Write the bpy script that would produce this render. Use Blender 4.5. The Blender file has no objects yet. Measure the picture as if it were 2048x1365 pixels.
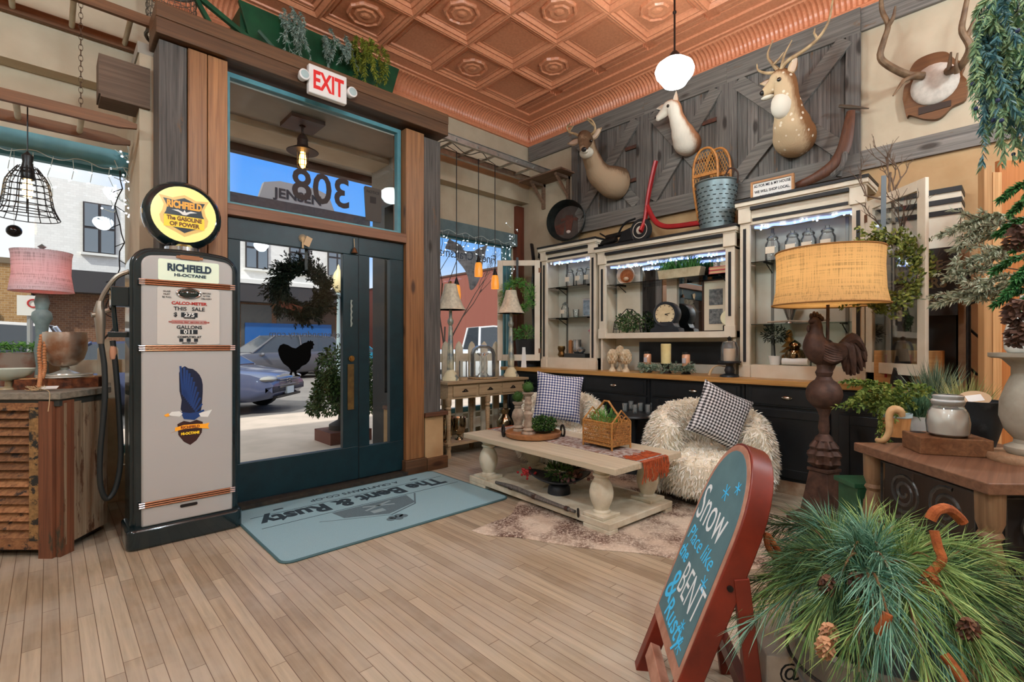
import bpy, math, random
from mathutils import Vector as V, Matrix as Mx
from math import sin, cos, pi, radians as rad
R_ = random.Random(7)
sc = bpy.context.scene
COL = sc.collection
# ---------------- camera, sky, sun, exposure ----------------
FPX, YAW, CH, HY = 978.0, rad(43.42), 1.25, 688.0
cam = bpy.data.objects.new('camera', bpy.data.cameras.new('camera'))
COL.objects.link(cam)
cam.location = (0, 0, CH)
cam.rotation_euler = (rad(90), 0, -YAW)
cam.data.sensor_width = 36
cam.data.lens = FPX * 36 / 2048
cam.data.shift_y = (HY - 682.5) / 2048
cam.data.clip_start = 0.02
cam.data.clip_end = 300
sc.camera = cam
sc.view_settings.view_transform = 'Standard'
sc.view_settings.look = 'None'
sc.view_settings.gamma = 1
sc.view_settings.use_curve_mapping = False
sc.view_settings.exposure = 0.0
sc.cycles.max_bounces = 7
sc.cycles.diffuse_bounces = 4
sc.cycles.glossy_bounces = 3
sc.cycles.transmission_bounces = 5
sc.cycles.transparent_max_bounces = 16
sc.cycles.sample_clamp_indirect = 6
sc.cycles.caustics_reflective = False
sc.cycles.caustics_refractive = False

def C(r, g, b):
    f = lambda c: (c / 255 / 12.92) if c / 255 <= .04045 else ((c / 255 + .055) / 1.055) ** 2.4
    return (f(r), f(g), f(b), 1)

w = bpy.data.worlds.new('sky'); sc.world = w; w.use_nodes = True
nt = w.node_tree; bg = nt.nodes['Background']
tc = nt.nodes.new('ShaderNodeTexCoord'); sx = nt.nodes.new('ShaderNodeSeparateXYZ')
nt.links.new(tc.outputs['Generated'], sx.inputs[0])
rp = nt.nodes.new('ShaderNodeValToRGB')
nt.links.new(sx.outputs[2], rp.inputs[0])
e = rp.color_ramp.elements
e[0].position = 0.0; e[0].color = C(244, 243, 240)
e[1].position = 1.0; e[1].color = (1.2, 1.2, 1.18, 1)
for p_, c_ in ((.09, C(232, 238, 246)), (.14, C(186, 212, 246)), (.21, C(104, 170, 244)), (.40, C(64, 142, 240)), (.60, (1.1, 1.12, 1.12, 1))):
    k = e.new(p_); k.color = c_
hz = nt.nodes.new('ShaderNodeMapRange'); hz.inputs[1].default_value = .02; hz.inputs[2].default_value = .24; hz.inputs[3].default_value = 1; hz.inputs[4].default_value = 0
nt.links.new(sx.outputs[0], hz.inputs[0])
hm_x = nt.nodes.new('ShaderNodeMix'); hm_x.data_type = 'RGBA'; hm_x.inputs[7].default_value = C(246, 247, 248)
nt.links.new(hz.outputs[0], hm_x.inputs[0]); nt.links.new(rp.outputs[0], hm_x.inputs[6])
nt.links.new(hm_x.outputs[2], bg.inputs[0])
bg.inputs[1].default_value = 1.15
sun = bpy.data.objects.new('sun', bpy.data.lights.new('sun', 'SUN')); COL.objects.link(sun)
sun.data.energy = 3.4; sun.data.angle = rad(1.5); sun.data.color = (1, .95, .88)
sun.location = (0, -10, 20)
sun.rotation_euler = V((.8, .5, -.9)).to_track_quat('-Z', 'Y').to_euler()

# ---------------- helpers ----------------
def at(px, py, X=None, Y=None, Z=None, D=None):
    """world point seen at a photo pixel on a given plane"""
    s = (px - 1024) / FPX; t = (HY - py) / FPX
    r = V((sin(YAW) + s * cos(YAW), cos(YAW) - s * sin(YAW), t))
    d = D if D is not None else X / r.x if X is not None else Y / r.y if Y is not None else (Z - CH) / t
    return V((r.x * d, r.y * d, CH + t * d))

def lerp(a, b, t): return a + (b - a) * t

class MB:
    def __init__(s): s.v = []; s.f = []; s.m = Mx.Identity(4)
    def on(s, loc=(0, 0, 0), rz=0, rx=0, ry=0, sc=1):
        s.m = Mx.Translation(V(loc)) @ Mx.Rotation(rz, 4, 'Z') @ Mx.Rotation(ry, 4, 'Y') @ Mx.Rotation(rx, 4, 'X') @ Mx.Scale(sc, 4); return s
    def mx(s, m): s.m = m; return s
    def add(s, vs, fs):
        n = len(s.v); m = s.m
        s.v += [m @ V(q) for q in vs]
        s.f += [tuple(i + n for i in f) for f in fs]; return s
    def box(s, x0, y0, z0, x1, y1, z1):
        return s.add([(x0, y0, z0), (x1, y0, z0), (x1, y1, z0), (x0, y1, z0), (x0, y0, z1), (x1, y0, z1), (x1, y1, z1), (x0, y1, z1)],
                     [(0, 3, 2, 1), (4, 5, 6, 7), (0, 1, 5, 4), (1, 2, 6, 5), (2, 3, 7, 6), (3, 0, 4, 7)])
    def bar(s, a, b, wd, th, up=(0, 0, 1)):
        """rectangular bar from a to b, wd across, th along up"""
        a, b = V(a), V(b); d = (b - a).normalized(); x = d.cross(V(up))
        if x.length < 1e-4: x = d.cross(V((0, 1, 0)))
        x.normalize(); u = x.cross(d).normalized(); x = x * wd / 2; u = u * th / 2
        return s.add([a - x - u, a + x - u, a + x + u, a - x + u, b - x - u, b + x - u, b + x + u, b - x + u],
                     [(0, 1, 2, 3), (7, 6, 5, 4), (0, 4, 5, 1), (1, 5, 6, 2), (2, 6, 7, 3), (3, 7, 4, 0)])
    def tube(s, pts, r, n=8, closed=False, flat=1.0, up=None):
        pts = [V(p) for p in pts]; N = len(pts)
        rr = r if isinstance(r, list) else [r] * N
        vs = []; prev = None
        for i, p in enumerate(pts):
            a = pts[i - 1] if (i > 0 or closed) else p
            b = pts[(i + 1) % N] if (i < N - 1 or closed) else p
            t = (b - a)
            t = t.normalized() if t.length > 1e-9 else V((0, 0, 1))
            if prev is None:
                x = t.cross(V(up) if up else (V((0, 0, 1)) if abs(t.z) < .9 else V((1, 0, 0))))
            else:
                x = prev - t * prev.dot(t)
            if x.length < 1e-6: x = t.orthogonal()
            x.normalize(); prev = x; y = t.cross(x)
            ri = rr[i]; rx, ry = (ri if isinstance(ri, tuple) else (ri, ri * flat))
            for k in range(n):
                an = 2 * pi * k / n
                vs.append(p + x * (cos(an) * rx) + y * (sin(an) * ry))
        fs = []
        for i in range(N if closed else N - 1):
            j = (i + 1) % N
            for k in range(n):
                l = (k + 1) % n
                fs.append((i * n + k, i * n + l, j * n + l, j * n + k))
        if not closed:
            fs.append(tuple(range(n - 1, -1, -1))); fs.append(tuple((N - 1) * n + k for k in range(n)))
        return s.add(vs, fs)
    def lathe(s, prof, c=(0, 0, 0), n=24, wob=0, oval=1.0):
        c = V(c); vs = []; fs = []; N = len(prof)
        for r, z in prof:
            for k in range(n):
                an = 2 * pi * k / n; q = 1 + wob * sin(an * 8)
                vs.append(c + V((r * cos(an) * q, r * sin(an) * q * oval, z)))
        for i in range(N - 1):
            for k in range(n):
                l = (k + 1) % n
                fs.append((i * n + k, i * n + l, (i + 1) * n + l, (i + 1) * n + k))
        if prof[0][0] > 1e-5: fs.append(tuple(range(n - 1, -1, -1)))
        if prof[-1][0] > 1e-5: fs.append(tuple((N - 1) * n + k for k in range(n)))
        return s.add(vs, fs)
    def cyl(s, c, r, h, n=20, r2=None): return s.lathe([(r, 0), (r if r2 is None else r2, h)], c, n)
    def sph(s, c, r, n=14, m=9):
        r = r if isinstance(r, (tuple, list)) else (r, r, r); c = V(c); vs = []; fs = []
        for i in range(m + 1):
            th = pi * i / m
            for k in range(n):
                an = 2 * pi * k / n
                vs.append(c + V((r[0] * sin(th) * cos(an), r[1] * sin(th) * sin(an), -r[2] * cos(th))))
        for i in range(m):
            for k in range(n):
                l = (k + 1) % n
                fs.append((i * n + k, i * n + l, (i + 1) * n + l, (i + 1) * n + k))
        return s.add(vs, fs)
    def ring(s, c, R, r, ax='Z', n=28, m=8, a0=0, a1=None):
        c = V(c); full = a1 is None; a1 = a0 + 2 * pi if full else a1; pts = []
        for k in range(n if full else n + 1):
            a = a0 + (a1 - a0) * k / n; p = (cos(a) * R, sin(a) * R)
            pts.append(c + (V((p[0], p[1], 0)) if ax == 'Z' else V((p[0], 0, p[1])) if ax == 'Y' else V((0, p[0], p[1]))))
        return s.tube(pts, r, m, closed=full)
    def prism(s, pts, ax, a, b):
        """outline in the plane normal to ax, extruded from a to b along ax"""
        q = {'X': lambda u, v, t: (t, u, v), 'Y': lambda u, v, t: (u, t, v), 'Z': lambda u, v, t: (u, v, t)}[ax]
        n = len(pts)
        return s.add([q(u, v, a) for u, v in pts] + [q(u, v, b) for u, v in pts],
                     [tuple(range(n - 1, -1, -1)), tuple(range(n, 2 * n))] + [(i, (i + 1) % n, n + (i + 1) % n, n + i) for i in range(n)])
    def join(s, o):
        n = len(s.v); s.v += o.v; s.f += [tuple(i + n for i in f) for f in o.f]; return s

def basis(o, x, y):
    x = V(x).normalized(); y = V(y); z = x.cross(y).normalized(); y = z.cross(x)
    return Mx(((x.x, y.x, z.x, o[0]), (x.y, y.y, z.y, o[1]), (x.z, y.z, z.z, o[2]), (0, 0, 0, 1)))

MATW = {}
def _mesh(name, mb, mat, inv, smooth, ang):
    me = bpy.data.meshes.new(name)
    me.from_pydata([inv @ q for q in mb.v], [], mb.f)
    me.materials.append(mat)
    if smooth:
        me.shade_smooth()
        if ang: me.set_sharp_from_angle(angle=rad(ang))
    me.update()
    return me

def _obj(name, mb, mat, W, smooth, ang, bevel, sub=0):
    o = bpy.data.objects.new(name, _mesh(name, mb, mat, W.inverted(), smooth, ang)); COL.objects.link(o)
    if bevel:
        b = o.modifiers.new('bevel', 'BEVEL'); b.width = bevel; b.segments = 2; b.limit_method = 'ANGLE'; b.angle_limit = rad(40)
    if sub:
        b = o.modifiers.new('sub', 'SUBSURF'); b.levels = sub; b.render_levels = sub
    return o

def T(name, label, cat, loc, group=None, rz=0):
    o = bpy.data.objects.new(name, None); COL.objects.link(o)
    o.empty_display_size = .05
    o.location = loc; o.rotation_euler = (0, 0, rz)
    o['label'] = label; o['category'] = cat
    if group: o['group'] = group
    MATW[o.name] = Mx.Translation(V(loc)) @ Mx.Rotation(rz, 4, 'Z')
    return o

def P(root, name, mb, mat, smooth=False, ang=40, bevel=0, label=None, stuff=False, sub=0):
    W = MATW[root.name]
    o = _obj(name, mb, mat, W, smooth, ang, bevel, sub); o.parent = root
    MATW[o.name] = W
    if label: o['label'] = label
    if stuff: o['kind'] = 'stuff'
    return o

def S(name, label, cat, mb, mat, smooth=False, ang=40, bevel=0, group=None, kind=None, sub=0):
    lo = [min(q[i] for q in mb.v) for i in range(3)]; hi = [max(q[i] for q in mb.v) for i in range(3)]
    W = Mx.Translation(V(((lo[0] + hi[0]) / 2, (lo[1] + hi[1]) / 2, lo[2])))
    o = _obj(name, mb, mat, W, smooth, ang, bevel, sub); o.matrix_world = W
    if label: o['label'] = label
    if cat: o['category'] = cat
    if group: o['group'] = group
    if kind: o['kind'] = kind
    MATW[o.name] = W
    return o

def ST(name, mb, mat, smooth=False, ang=40, bevel=0):
    return S(name, None, None, mb, mat, smooth, ang, bevel, kind='structure')

def dup(root, loc, rz=None, label=None, group=None, sc=None):
    r = root.copy(); COL.objects.link(r); r.location = loc
    if rz is not None: r.rotation_euler = (0, 0, rz)
    if sc: r.scale = (sc, sc, sc)
    if label: r['label'] = label
    if group: r['group'] = group
    for ch in list(root.children):
        c = ch.copy(); COL.objects.link(c); c.parent = r
        for g in list(ch.children):
            d = g.copy(); COL.objects.link(d); d.parent = c
    return r

def txt(s, size, m, wide=1.0, bold=0.0, ext=.0008, align='CENTER'):
    """lettering as a mesh: baseline centre at m's origin, x right, y up"""
    cu = bpy.data.curves.new('t', 'FONT'); cu.body = s; cu.size = size; cu.align_x = align
    cu.extrude = ext; cu.offset = bold; cu.resolution_u = 3
    o = bpy.data.objects.new('t', cu); COL.objects.link(o)
    dg = bpy.context.evaluated_depsgraph_get(); dg.update()
    me = bpy.data.meshes.new_from_object(o.evaluated_get(dg))
    mb = MB(); mb.m = m @ Mx.Diagonal((wide, 1, 1, 1))
    mb.add([q.co[:] for q in me.vertices], [tuple(p.vertices) for p in me.polygons])
    bpy.data.objects.remove(o); bpy.data.curves.remove(cu); bpy.data.meshes.remove(me)
    mb.m = Mx.Identity(4)
    return mb

# ---------------- materials ----------------
MC = {}
def N_(nt, t, **k):
    n = nt.nodes.new('ShaderNode' + t)
    for a, b in k.items(): setattr(n, a, b)
    return n

def base(name, col, rough=.5, metal=0, spec=.5, coat=0, trans=0, emit=None, es=1, ior=1.45, sss=0):
    m = bpy.data.materials.new(name); m.use_nodes = True
    b = m.node_tree.nodes['Principled BSDF']; I = b.inputs
    I['Base Color'].default_value = col; I['Roughness'].default_value = rough; I['Metallic'].default_value = metal
    I['Specular IOR Level'].default_value = spec; I['Coat Weight'].default_value = coat
    I['Transmission Weight'].default_value = trans; I['IOR'].default_value = ior
    if emit: I['Emission Color'].default_value = emit; I['Emission Strength'].default_value = es
    return m, m.node_tree, b

def coords(nt, scale=(1, 1, 1), rot=(0, 0, 0)):
    tc = N_(nt, 'TexCoord'); mp = N_(nt, 'Mapping')
    mp.inputs['Scale'].default_value = scale; mp.inputs['Rotation'].default_value = rot
    nt.links.new(tc.outputs['Object'], mp.inputs[0]); return mp.outputs[0]

def ramp(nt, src, stops):
    r = N_(nt, 'ValToRGB'); e = r.color_ramp.elements
    e[0].position, e[0].color = stops[0]; e[1].position, e[1].color = stops[-1]
    for p, c in stops[1:-1]:
        k = e.new(p); k.color = c
    nt.links.new(src, r.inputs[0]); return r.outputs[0]

def mixc(nt, a, b, fac, mode='MIX'):
    m = N_(nt, 'Mix', data_type='RGBA', blend_type=mode)
    for s, v in ((m.inputs[6], a), (m.inputs[7], b), (m.inputs[0], fac)):
        if isinstance(v, (tuple, float, int)): s.default_value = v
        else: nt.links.new(v, s)
    return m.outputs[2]

def noise(nt, vec, scale, detail=4, rough=.55, dist=0):
    n = N_(nt, 'TexNoise'); n.inputs['Scale'].default_value = scale; n.inputs['Detail'].default_value = detail
    n.inputs['Roughness'].default_value = rough; n.inputs['Distortion'].default_value = dist
    if vec is not None: nt.links.new(vec, n.inputs['Vector'])
    return n.outputs['Fac']

def bumpit(nt, b, h, s=.3, d=.01):
    n = N_(nt, 'Bump'); n.inputs['Strength'].default_value = s; n.inputs['Distance'].default_value = d
    nt.links.new(h, n.inputs['Height']); nt.links.new(n.outputs[0], b.inputs['Normal'])

def mat(name, col, col2=None, ns=8, rough=.5, metal=0, bump=0, lo=.35, hi=.65, **k):
    """plain or mottled paint / metal / stone"""
    if name in MC: return MC[name]
    m, nt, b = base(name, col, rough, metal, **k)
    if col2 or bump:
        v = coords(nt); f = noise(nt, v, ns, 6)
        if col2: nt.links.new(ramp(nt, f, [(lo, col), (hi, col2)]), b.inputs['Base Color'])
        if bump: bumpit(nt, b, f, bump)
    MC[name] = m; return m

def wood(name, c1, c2, ax='X', rough=.55, fine=55, vary=.35, bump=.15, wear=None, wl=.58, knots=None):
    """grain stretched along ax, each loose board a little lighter or darker, optional worn paint"""
    if name in MC: return MC[name]
    m, nt, b = base(name, c1, rough)
    sx = {'X': (1.6, fine, fine), 'Y': (fine, 1.6, fine), 'Z': (fine, fine, 1.6)}[ax]
    v = coords(nt, sx); f = noise(nt, v, 1, 5, .6, .6)
    c = ramp(nt, f, [(.28, c1), (.72, c2)])
    g = N_(nt, 'NewGeometry'); mr = N_(nt, 'MapRange'); mr.inputs[3].default_value = 1 - vary; mr.inputs[4].default_value = 1 + vary * .5
    nt.links.new(g.outputs['Random Per Island'], mr.inputs[0])
    c = mixc(nt, c, mr.outputs[0], 1.0, 'MULTIPLY')
    if wear:
        f2 = noise(nt, coords(nt, {'X': (.25, 1, 1), 'Y': (1, .25, 1), 'Z': (1, 1, .25)}[ax]), 14, 8, .7)
        c = mixc(nt, c, wear, ramp(nt, f2, [(wl, (0, 0, 0, 1)), (wl + .06, (1, 1, 1, 1))]))
    if knots:
        vo = N_(nt, 'TexVoronoi'); vo.inputs['Scale'].default_value = 1; nt.links.new(coords(nt, {'X': (2.2, 6, 6), 'Y': (6, 2.2, 6), 'Z': (6, 6, 2.2)}[ax]), vo.inputs['Vector'])
        c = mixc(nt, c, knots, ramp(nt, vo.outputs['Distance'], [(.10, (.85, .85, .85, 1)), (.19, (0, 0, 0, 1))]))
    nt.links.new(c, b.inputs['Base Color'])
    bumpit(nt, b, f, bump, .004)
    MC[name] = m; return m

def leafm(name, c1, c2, rough=.6, c3=None):
    if name in MC: return MC[name]
    m, nt, b = base(name, c1, rough, spec=.25)
    g = N_(nt, 'NewGeometry')
    st = [(0, c1), (1, c2)] if c3 is None else [(0, c1), (.6, c2), (1, c3)]
    nt.links.new(ramp(nt, g.outputs['Random Per Island'], st), b.inputs['Base Color'])
    MC[name] = m; return m

def glassm(name, tint=(.93, .98, .97, 1), refl=1.0, rough=0.0, milk=0):
    """thin clear pane: straight see-through plus mirror reflection by angle"""
    if name in MC: return MC[name]
    m = bpy.data.materials.new(name); m.use_nodes = True; nt = m.node_tree; nt.nodes.clear()
    o = N_(nt, 'OutputMaterial'); mi = N_(nt, 'MixShader'); t = N_(nt, 'BsdfTransparent'); g = N_(nt, 'BsdfGlossy')
    t.inputs[0].default_value = tint; g.inputs['Roughness'].default_value = rough
    lw = N_(nt, 'Fresnel'); lw.inputs[0].default_value = 1.35
    mm = N_(nt, 'Math', operation='MULTIPLY'); mm.inputs[1].default_value = refl
    nt.links.new(lw.outputs[0], mm.inputs[0]); nt.links.new(mm.outputs[0], mi.inputs[0])
    if milk:  # white diffuse share stands in for bright highlights on the glass
        m2 = N_(nt, 'MixShader'); df = N_(nt, 'BsdfDiffuse'); df.inputs[0].default_value = (.9, .95, .95, 1); m2.inputs[0].default_value = milk
        nt.links.new(t.outputs[0], m2.inputs[1]); nt.links.new(df.outputs[0], m2.inputs[2]); t = m2
    nt.links.new(t.outputs[0], mi.inputs[1]); nt.links.new(g.outputs[0], mi.inputs[2]); nt.links.new(mi.outputs[0], o.inputs[0])
    MC[name] = m; return m

def emitm(name, col, s):
    if name in MC: return MC[name]
    m, nt, b = base(name, (0, 0, 0, 1), .5, emit=col, es=s); MC[name] = m; return m

def shade_fabric(name, col, weave=180, glow=.5):
    """lamp-shade cloth that lets lamp light through"""
    if name in MC: return MC[name]
    m = bpy.data.materials.new(name); m.use_nodes = True; nt = m.node_tree; nt.nodes.clear()
    o = N_(nt, 'OutputMaterial'); mi = N_(nt, 'MixShader'); t = N_(nt, 'BsdfTranslucent'); d = N_(nt, 'BsdfDiffuse')
    v1 = noise(nt, coords(nt, (weave, weave, 3)), 1, 3); v2 = noise(nt, coords(nt, (3, 3, weave)), 1, 3)
    ad = N_(nt, 'Math', operation='ADD'); nt.links.new(v1, ad.inputs[0]); nt.links.new(v2, ad.inputs[1])
    dk = tuple(c * .55 for c in col[:3]) + (1,)
    c = ramp(nt, ad.outputs[0], [(.75, dk), (1.0, col)])
    nt.links.new(c, t.inputs[0]); nt.links.new(c, d.inputs[0]); mi.inputs[0].default_value = glow
    nt.links.new(d.outputs[0], mi.inputs[1]); nt.links.new(t.outputs[0], mi.inputs[2]); nt.links.new(mi.outputs[0], o.inputs[0])
    MC[name] = m; return m

def gingham(name, dark, s=62):
    if name in MC: return MC[name]
    m, nt, b = base(name, dark, .85)
    tc = N_(nt, 'TexCoord'); sp = N_(nt, 'SeparateXYZ'); nt.links.new(tc.outputs['Object'], sp.inputs[0])
    outs = []
    for i in (0, 1):
        mu = N_(nt, 'Math', operation='MULTIPLY'); mu.inputs[1].default_value = s; nt.links.new(sp.outputs[i], mu.inputs[0])
        fr = N_(nt, 'Math', operation='FRACT'); nt.links.new(mu.outputs[0], fr.inputs[0])
        gt = N_(nt, 'Math', operation='GREATER_THAN'); gt.inputs[1].default_value = .5; nt.links.new(fr.outputs[0], gt.inputs[0]); outs.append(gt.outputs[0])
    ad = N_(nt, 'Math', operation='ADD'); nt.links.new(outs[0], ad.inputs[0]); nt.links.new(outs[1], ad.inputs[1])
    hf = N_(nt, 'Math', operation='MULTIPLY'); hf.inputs[1].default_value = .5; nt.links.new(ad.outputs[0], hf.inputs[0])
    mid = tuple(lerp(a, .75, .4) for a in dark[:3]) + (1,)
    nt.links.new(ramp(nt, hf.outputs[0], [(0, C(235, 235, 238)), (.5, mid), (1, dark)]), b.inputs['Base Color'])
    MC[name] = m; return m

def brickm(name, c1, c2, mortar, sc=4.5, ax='Y'):
    if name in MC: return MC[name]
    m, nt, b = base(name, c1, .85)
    rot = (rad(90), 0, 0) if ax == 'Y' else (rad(90), 0, rad(90))
    br = N_(nt, 'TexBrick'); nt.links.new(coords(nt, (1, 1, 1), (rad(-90), 0, 0) if ax == 'Y' else (rad(-90), rad(0), rad(-90))), br.inputs[0])
    br.inputs['Color1'].default_value = c1; br.inputs['Color2'].default_value = c2; br.inputs['Mortar'].default_value = mortar
    br.inputs['Scale'].default_value = sc; br.inputs['Mortar Size'].default_value = .012
    nt.links.new(br.outputs[0], b.inputs['Base Color'])
    MC[name] = m; return m

# foliage builders
def leafclump(mb, c, r, n, ln, wd, rnd, out=.7, droop=0.0):
    c = V(c); r = r if isinstance(r, tuple) else (r, r, r)
    for _ in range(n):
        d = V((rnd.gauss(0, 1), rnd.gauss(0, 1), rnd.gauss(0, 1))).normalized()
        q = rnd.random() ** .4
        p = c + V((d.x * r[0] * q, d.y * r[1] * q, d.z * r[2] * q))
        u = (d * out + V((rnd.uniform(-1, 1), rnd.uniform(-1, 1), rnd.uniform(-1, 1))) * .6 + V((0, 0, -droop))).normalized()
        leaf(mb, p, u, ln * rnd.uniform(.6, 1.2), wd * rnd.uniform(.7, 1.2), rnd)

def leaf(mb, p, u, ln, wd, rnd):
    x = u.cross(V((rnd.uniform(-1, 1), rnd.uniform(-1, 1), rnd.uniform(-1, 1))))
    if x.length < 1e-4: x = u.orthogonal()
    x = x.normalized() * wd / 2
    n = len(mb.v); mid = p + u * ln * .5
    mb.v += [p, mid + x, p + u * ln, mid - x]; mb.f.append((n, n + 1, n + 2, n + 3))

def needle(mb, p, u, ln, wd, rnd, bend=0.0):
    x = u.cross(V((rnd.uniform(-1, 1), rnd.uniform(-1, 1), rnd.uniform(-1, 1))))
    if x.length < 1e-4: x = u.orthogonal()
    x = x.normalized() * wd / 2; n = len(mb.v)
    m_ = p + u * ln * .55 + V((0, 0, -bend * ln * .15)); t_ = p + u * ln + V((0, 0, -bend * ln * .5))
    mb.v += [p - x * .6, p + x * .6, m_ + x, m_ - x, t_]
    mb.f += [(n, n + 1, n + 2, n + 3), (n + 3, n + 2, n + 4)]

def curve(pts, n=24):
    """Catmull-Rom through pts"""
    pts = [V(p) for p in pts]; q = [pts[0] * 2 - pts[1]] + pts + [pts[-1] * 2 - pts[-2]]; out = []
    m = len(pts) - 1
    for i in range(n + 1):
        t = i / n * m; k = min(int(t), m - 1); t -= k
        a, b, c, d = q[k:k + 4]
        out.append(.5 * ((2 * b) + (c - a) * t + (2 * a - 5 * b + 4 * c - d) * t * t + (3 * b - a - 3 * c + d) * t ** 3))
    return out

def branch(mbN, mbS, pts, n, ln, wd, rnd, fwd=.7, r=.004, bend=.2, start=.0):
    """a twig along pts with n needles sweeping forward"""
    q = curve(pts, 16)
    if mbS is not None: mbS.tube(q, [lerp(r, r * .4, i / 16) for i in range(17)], 5)
    for _ in range(n):
        t = start + (1 - start) * rnd.random(); k = min(int(t * 16), 15); p = q[k].lerp(q[k + 1], t * 16 - k)
        d = (q[k + 1] - q[k]).normalized()
        x = d.orthogonal().normalized(); y = d.cross(x); a = rnd.uniform(0, 2 * pi)
        u = (d * (fwd + .5 * (t > .92)) + (x * cos(a) + y * sin(a)) * rnd.uniform(.5, .9)).normalized()
        needle(mbN, p, u, ln * rnd.uniform(.7, 1.1), wd, rnd, bend)

def bulb_pts(R, z0, z1): pass
# ---------------- shared materials ----------------
cream = mat('cream_plaster', C(196, 181, 156), C(186, 170, 145), 5, .85, bump=.05)
tan_p = mat('tan_plaster', C(190, 158, 116), C(176, 141, 99), 4, .85, bump=.05)
teal = mat('teal_paint', C(9, 36, 44), C(12, 44, 52), 12, .35)
teal_m = mat('blue_frame_paint', C(92, 150, 160), C(78, 136, 148), 10, .4)
pine = wood('pine_board', C(118, 78, 48), C(176, 124, 78), 'Z', .45, knots=C(58, 34, 22))
pine_x = wood('pine_beam', C(74, 51, 34), C(114, 80, 52), 'X', .5, knots=C(52, 32, 22))
greyw = wood('grey_barn_board', C(62, 60, 58), C(126, 120, 114), 'Z', .8, vary=.5, wear=C(112, 86, 64), wl=.62, knots=C(40, 34, 30))
greyw_y = wood('grey_barn_batten', C(88, 85, 81), C(146, 140, 132), 'Y', .8, wear=C(116, 92, 70), wl=.62, knots=C(56, 48, 42))
black = mat('black_paint', C(20, 20, 22), rough=.4)
iron = mat('dark_iron', C(36, 34, 34), C(52, 46, 42), 30, .5, .7)
chrome = mat('chrome', C(200, 200, 205), rough=.15, metal=1)
white_p = mat('white_paint', C(228, 226, 220), rough=.4)
clear = glassm('clear_glass')
pane_m = glassm('window_glass', (.97, .99, .99, 1), .6)
jar_m = glassm('jar_glass', (.98, 1, .995, 1), 1.9, .03, .10)

# floor: narrow maple strips running towards the street
def floor_mat():
    m, nt, b = base('maple_strips', C(180, 140, 100), .38, spec=.35)
    tc = N_(nt, 'TexCoord'); sp = N_(nt, 'SeparateXYZ'); nt.links.new(tc.outputs['Object'], sp.inputs[0])
    def M(op, a, c=None):
        n = N_(nt, 'Math', operation=op)
        for i, q in enumerate((a, c)):
            if q is None: continue
            if isinstance(q, (int, float)): n.inputs[i].default_value = q
            else: nt.links.new(q, n.inputs[i])
        return n.outputs[0]
    xw = M('DIVIDE', sp.outputs[0], .0585); row = M('FLOOR', xw); fx = M('FRACT', xw)
    wn = N_(nt, 'TexWhiteNoise', noise_dimensions='1D'); nt.links.new(row, wn.inputs['W'])
    yy = M('DIVIDE', M('ADD', sp.outputs[1], M('MULTIPLY', wn.outputs[0], 3.7)), .95)
    brd = M('FLOOR', yy); fy = M('FRACT', yy)
    w2 = N_(nt, 'TexWhiteNoise', noise_dimensions='2D'); cb = N_(nt, 'CombineXYZ'); nt.links.new(row, cb.inputs[0]); nt.links.new(brd, cb.inputs[1]); nt.links.new(cb.outputs[0], w2.inputs['Vector'])
    tone = ramp(nt, w2.outputs[0], [(0, C(152, 135, 111)), (.5, C(172, 155, 129)), (1, C(188, 173, 147))])
    g = noise(nt, coords(nt, (40, 2.2, 1)), 1, 5, .6, .4)
    tone = mixc(nt, tone, ramp(nt, g, [(.3, (.72, .72, .72, 1)), (.7, (1.1, 1.1, 1.1, 1))]), 1.0, 'MULTIPLY')
    worn = noise(nt, coords(nt), 1.1, 5, .65)
    tone = mixc(nt, tone, C(183, 176, 162), M('MULTIPLY', ramp(nt, worn, [(.42, (0, 0, 0, 1)), (.62, (1, 1, 1, 1))]), .55))
    gap = M('MAXIMUM', M('LESS_THAN', fx, .045), M('LESS_THAN', fy, .003))
    nt.links.new(mixc(nt, tone, C(84, 58, 40), M('MULTIPLY', gap, .85)), b.inputs['Base Color'])
    rr = M('ADD', M('MULTIPLY', worn, .35), .26); nt.links.new(rr, b.inputs['Roughness'])
    bumpit(nt, b, M('SUBTRACT', M('MULTIPLY', g, .15), gap), .25, .003)
    return m
ST('floor', MB().box(-5, -6, -.06, 4.95, 5.2, 0), floor_mat())

# ---------------- walls ----------------
ST('wall_right', MB().box(4.95, -6, 0, 5.15, 5.25, 4.42), cream)
ST('wall_panel_right', MB().box(4.946, -6, 0, 4.95, 3.98, 2.80), tan_p)
ST('wall_left', MB().box(-5.2, -6, 0, -5, 5.2, 4.42), cream)
ST('wall_back', MB().box(-5, -6.2, 0, 4.95, -6, 4.42), cream)
ST('wall_front', MB().box(-5, 4.88, 3.24, 4.95, 5.25, 4.42).box(-5, 5.03, 2.74, .58, 5.25, 3.24).box(2.95, 5.03, 2.74, 4.95, 5.25, 3.24)
   .box(-5, 4.95, 0, .5, 5.25, .36).box(2.95, 4.95, 0, 4.95, 5.25, .36).box(4.78, 5.05, .36, 4.95, 5.25, 2.74), cream)
ST('wall_upper', MB().box(-7, 5.0, 4.42, 7, 5.25, 4.7).box(-7, -6, 4.46, 7, 5.0, 4.6), mat('stucco', C(176, 168, 156), rough=.9))  # unseen parapet and roof slab, added and sized to shape the sun's shadow
rb = wood('red_brown_post', C(96, 50, 36), C(134, 72, 50), 'Z', .6)
ST('trim_1', MB().box(4.80, 4.97, .36, 4.94, 5.05, 3.2), rb)
gb = mat('grey_blue_header', C(104, 122, 124), C(90, 108, 112), 9, .6)
ST('trim_2', MB().box(-5, 4.96, 2.64, .56, 5.03, 2.78), teal_m)
ST('trim_3', MB().box(2.97, 4.96, 2.62, 4.8, 5.03, 2.79), gb)

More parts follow.
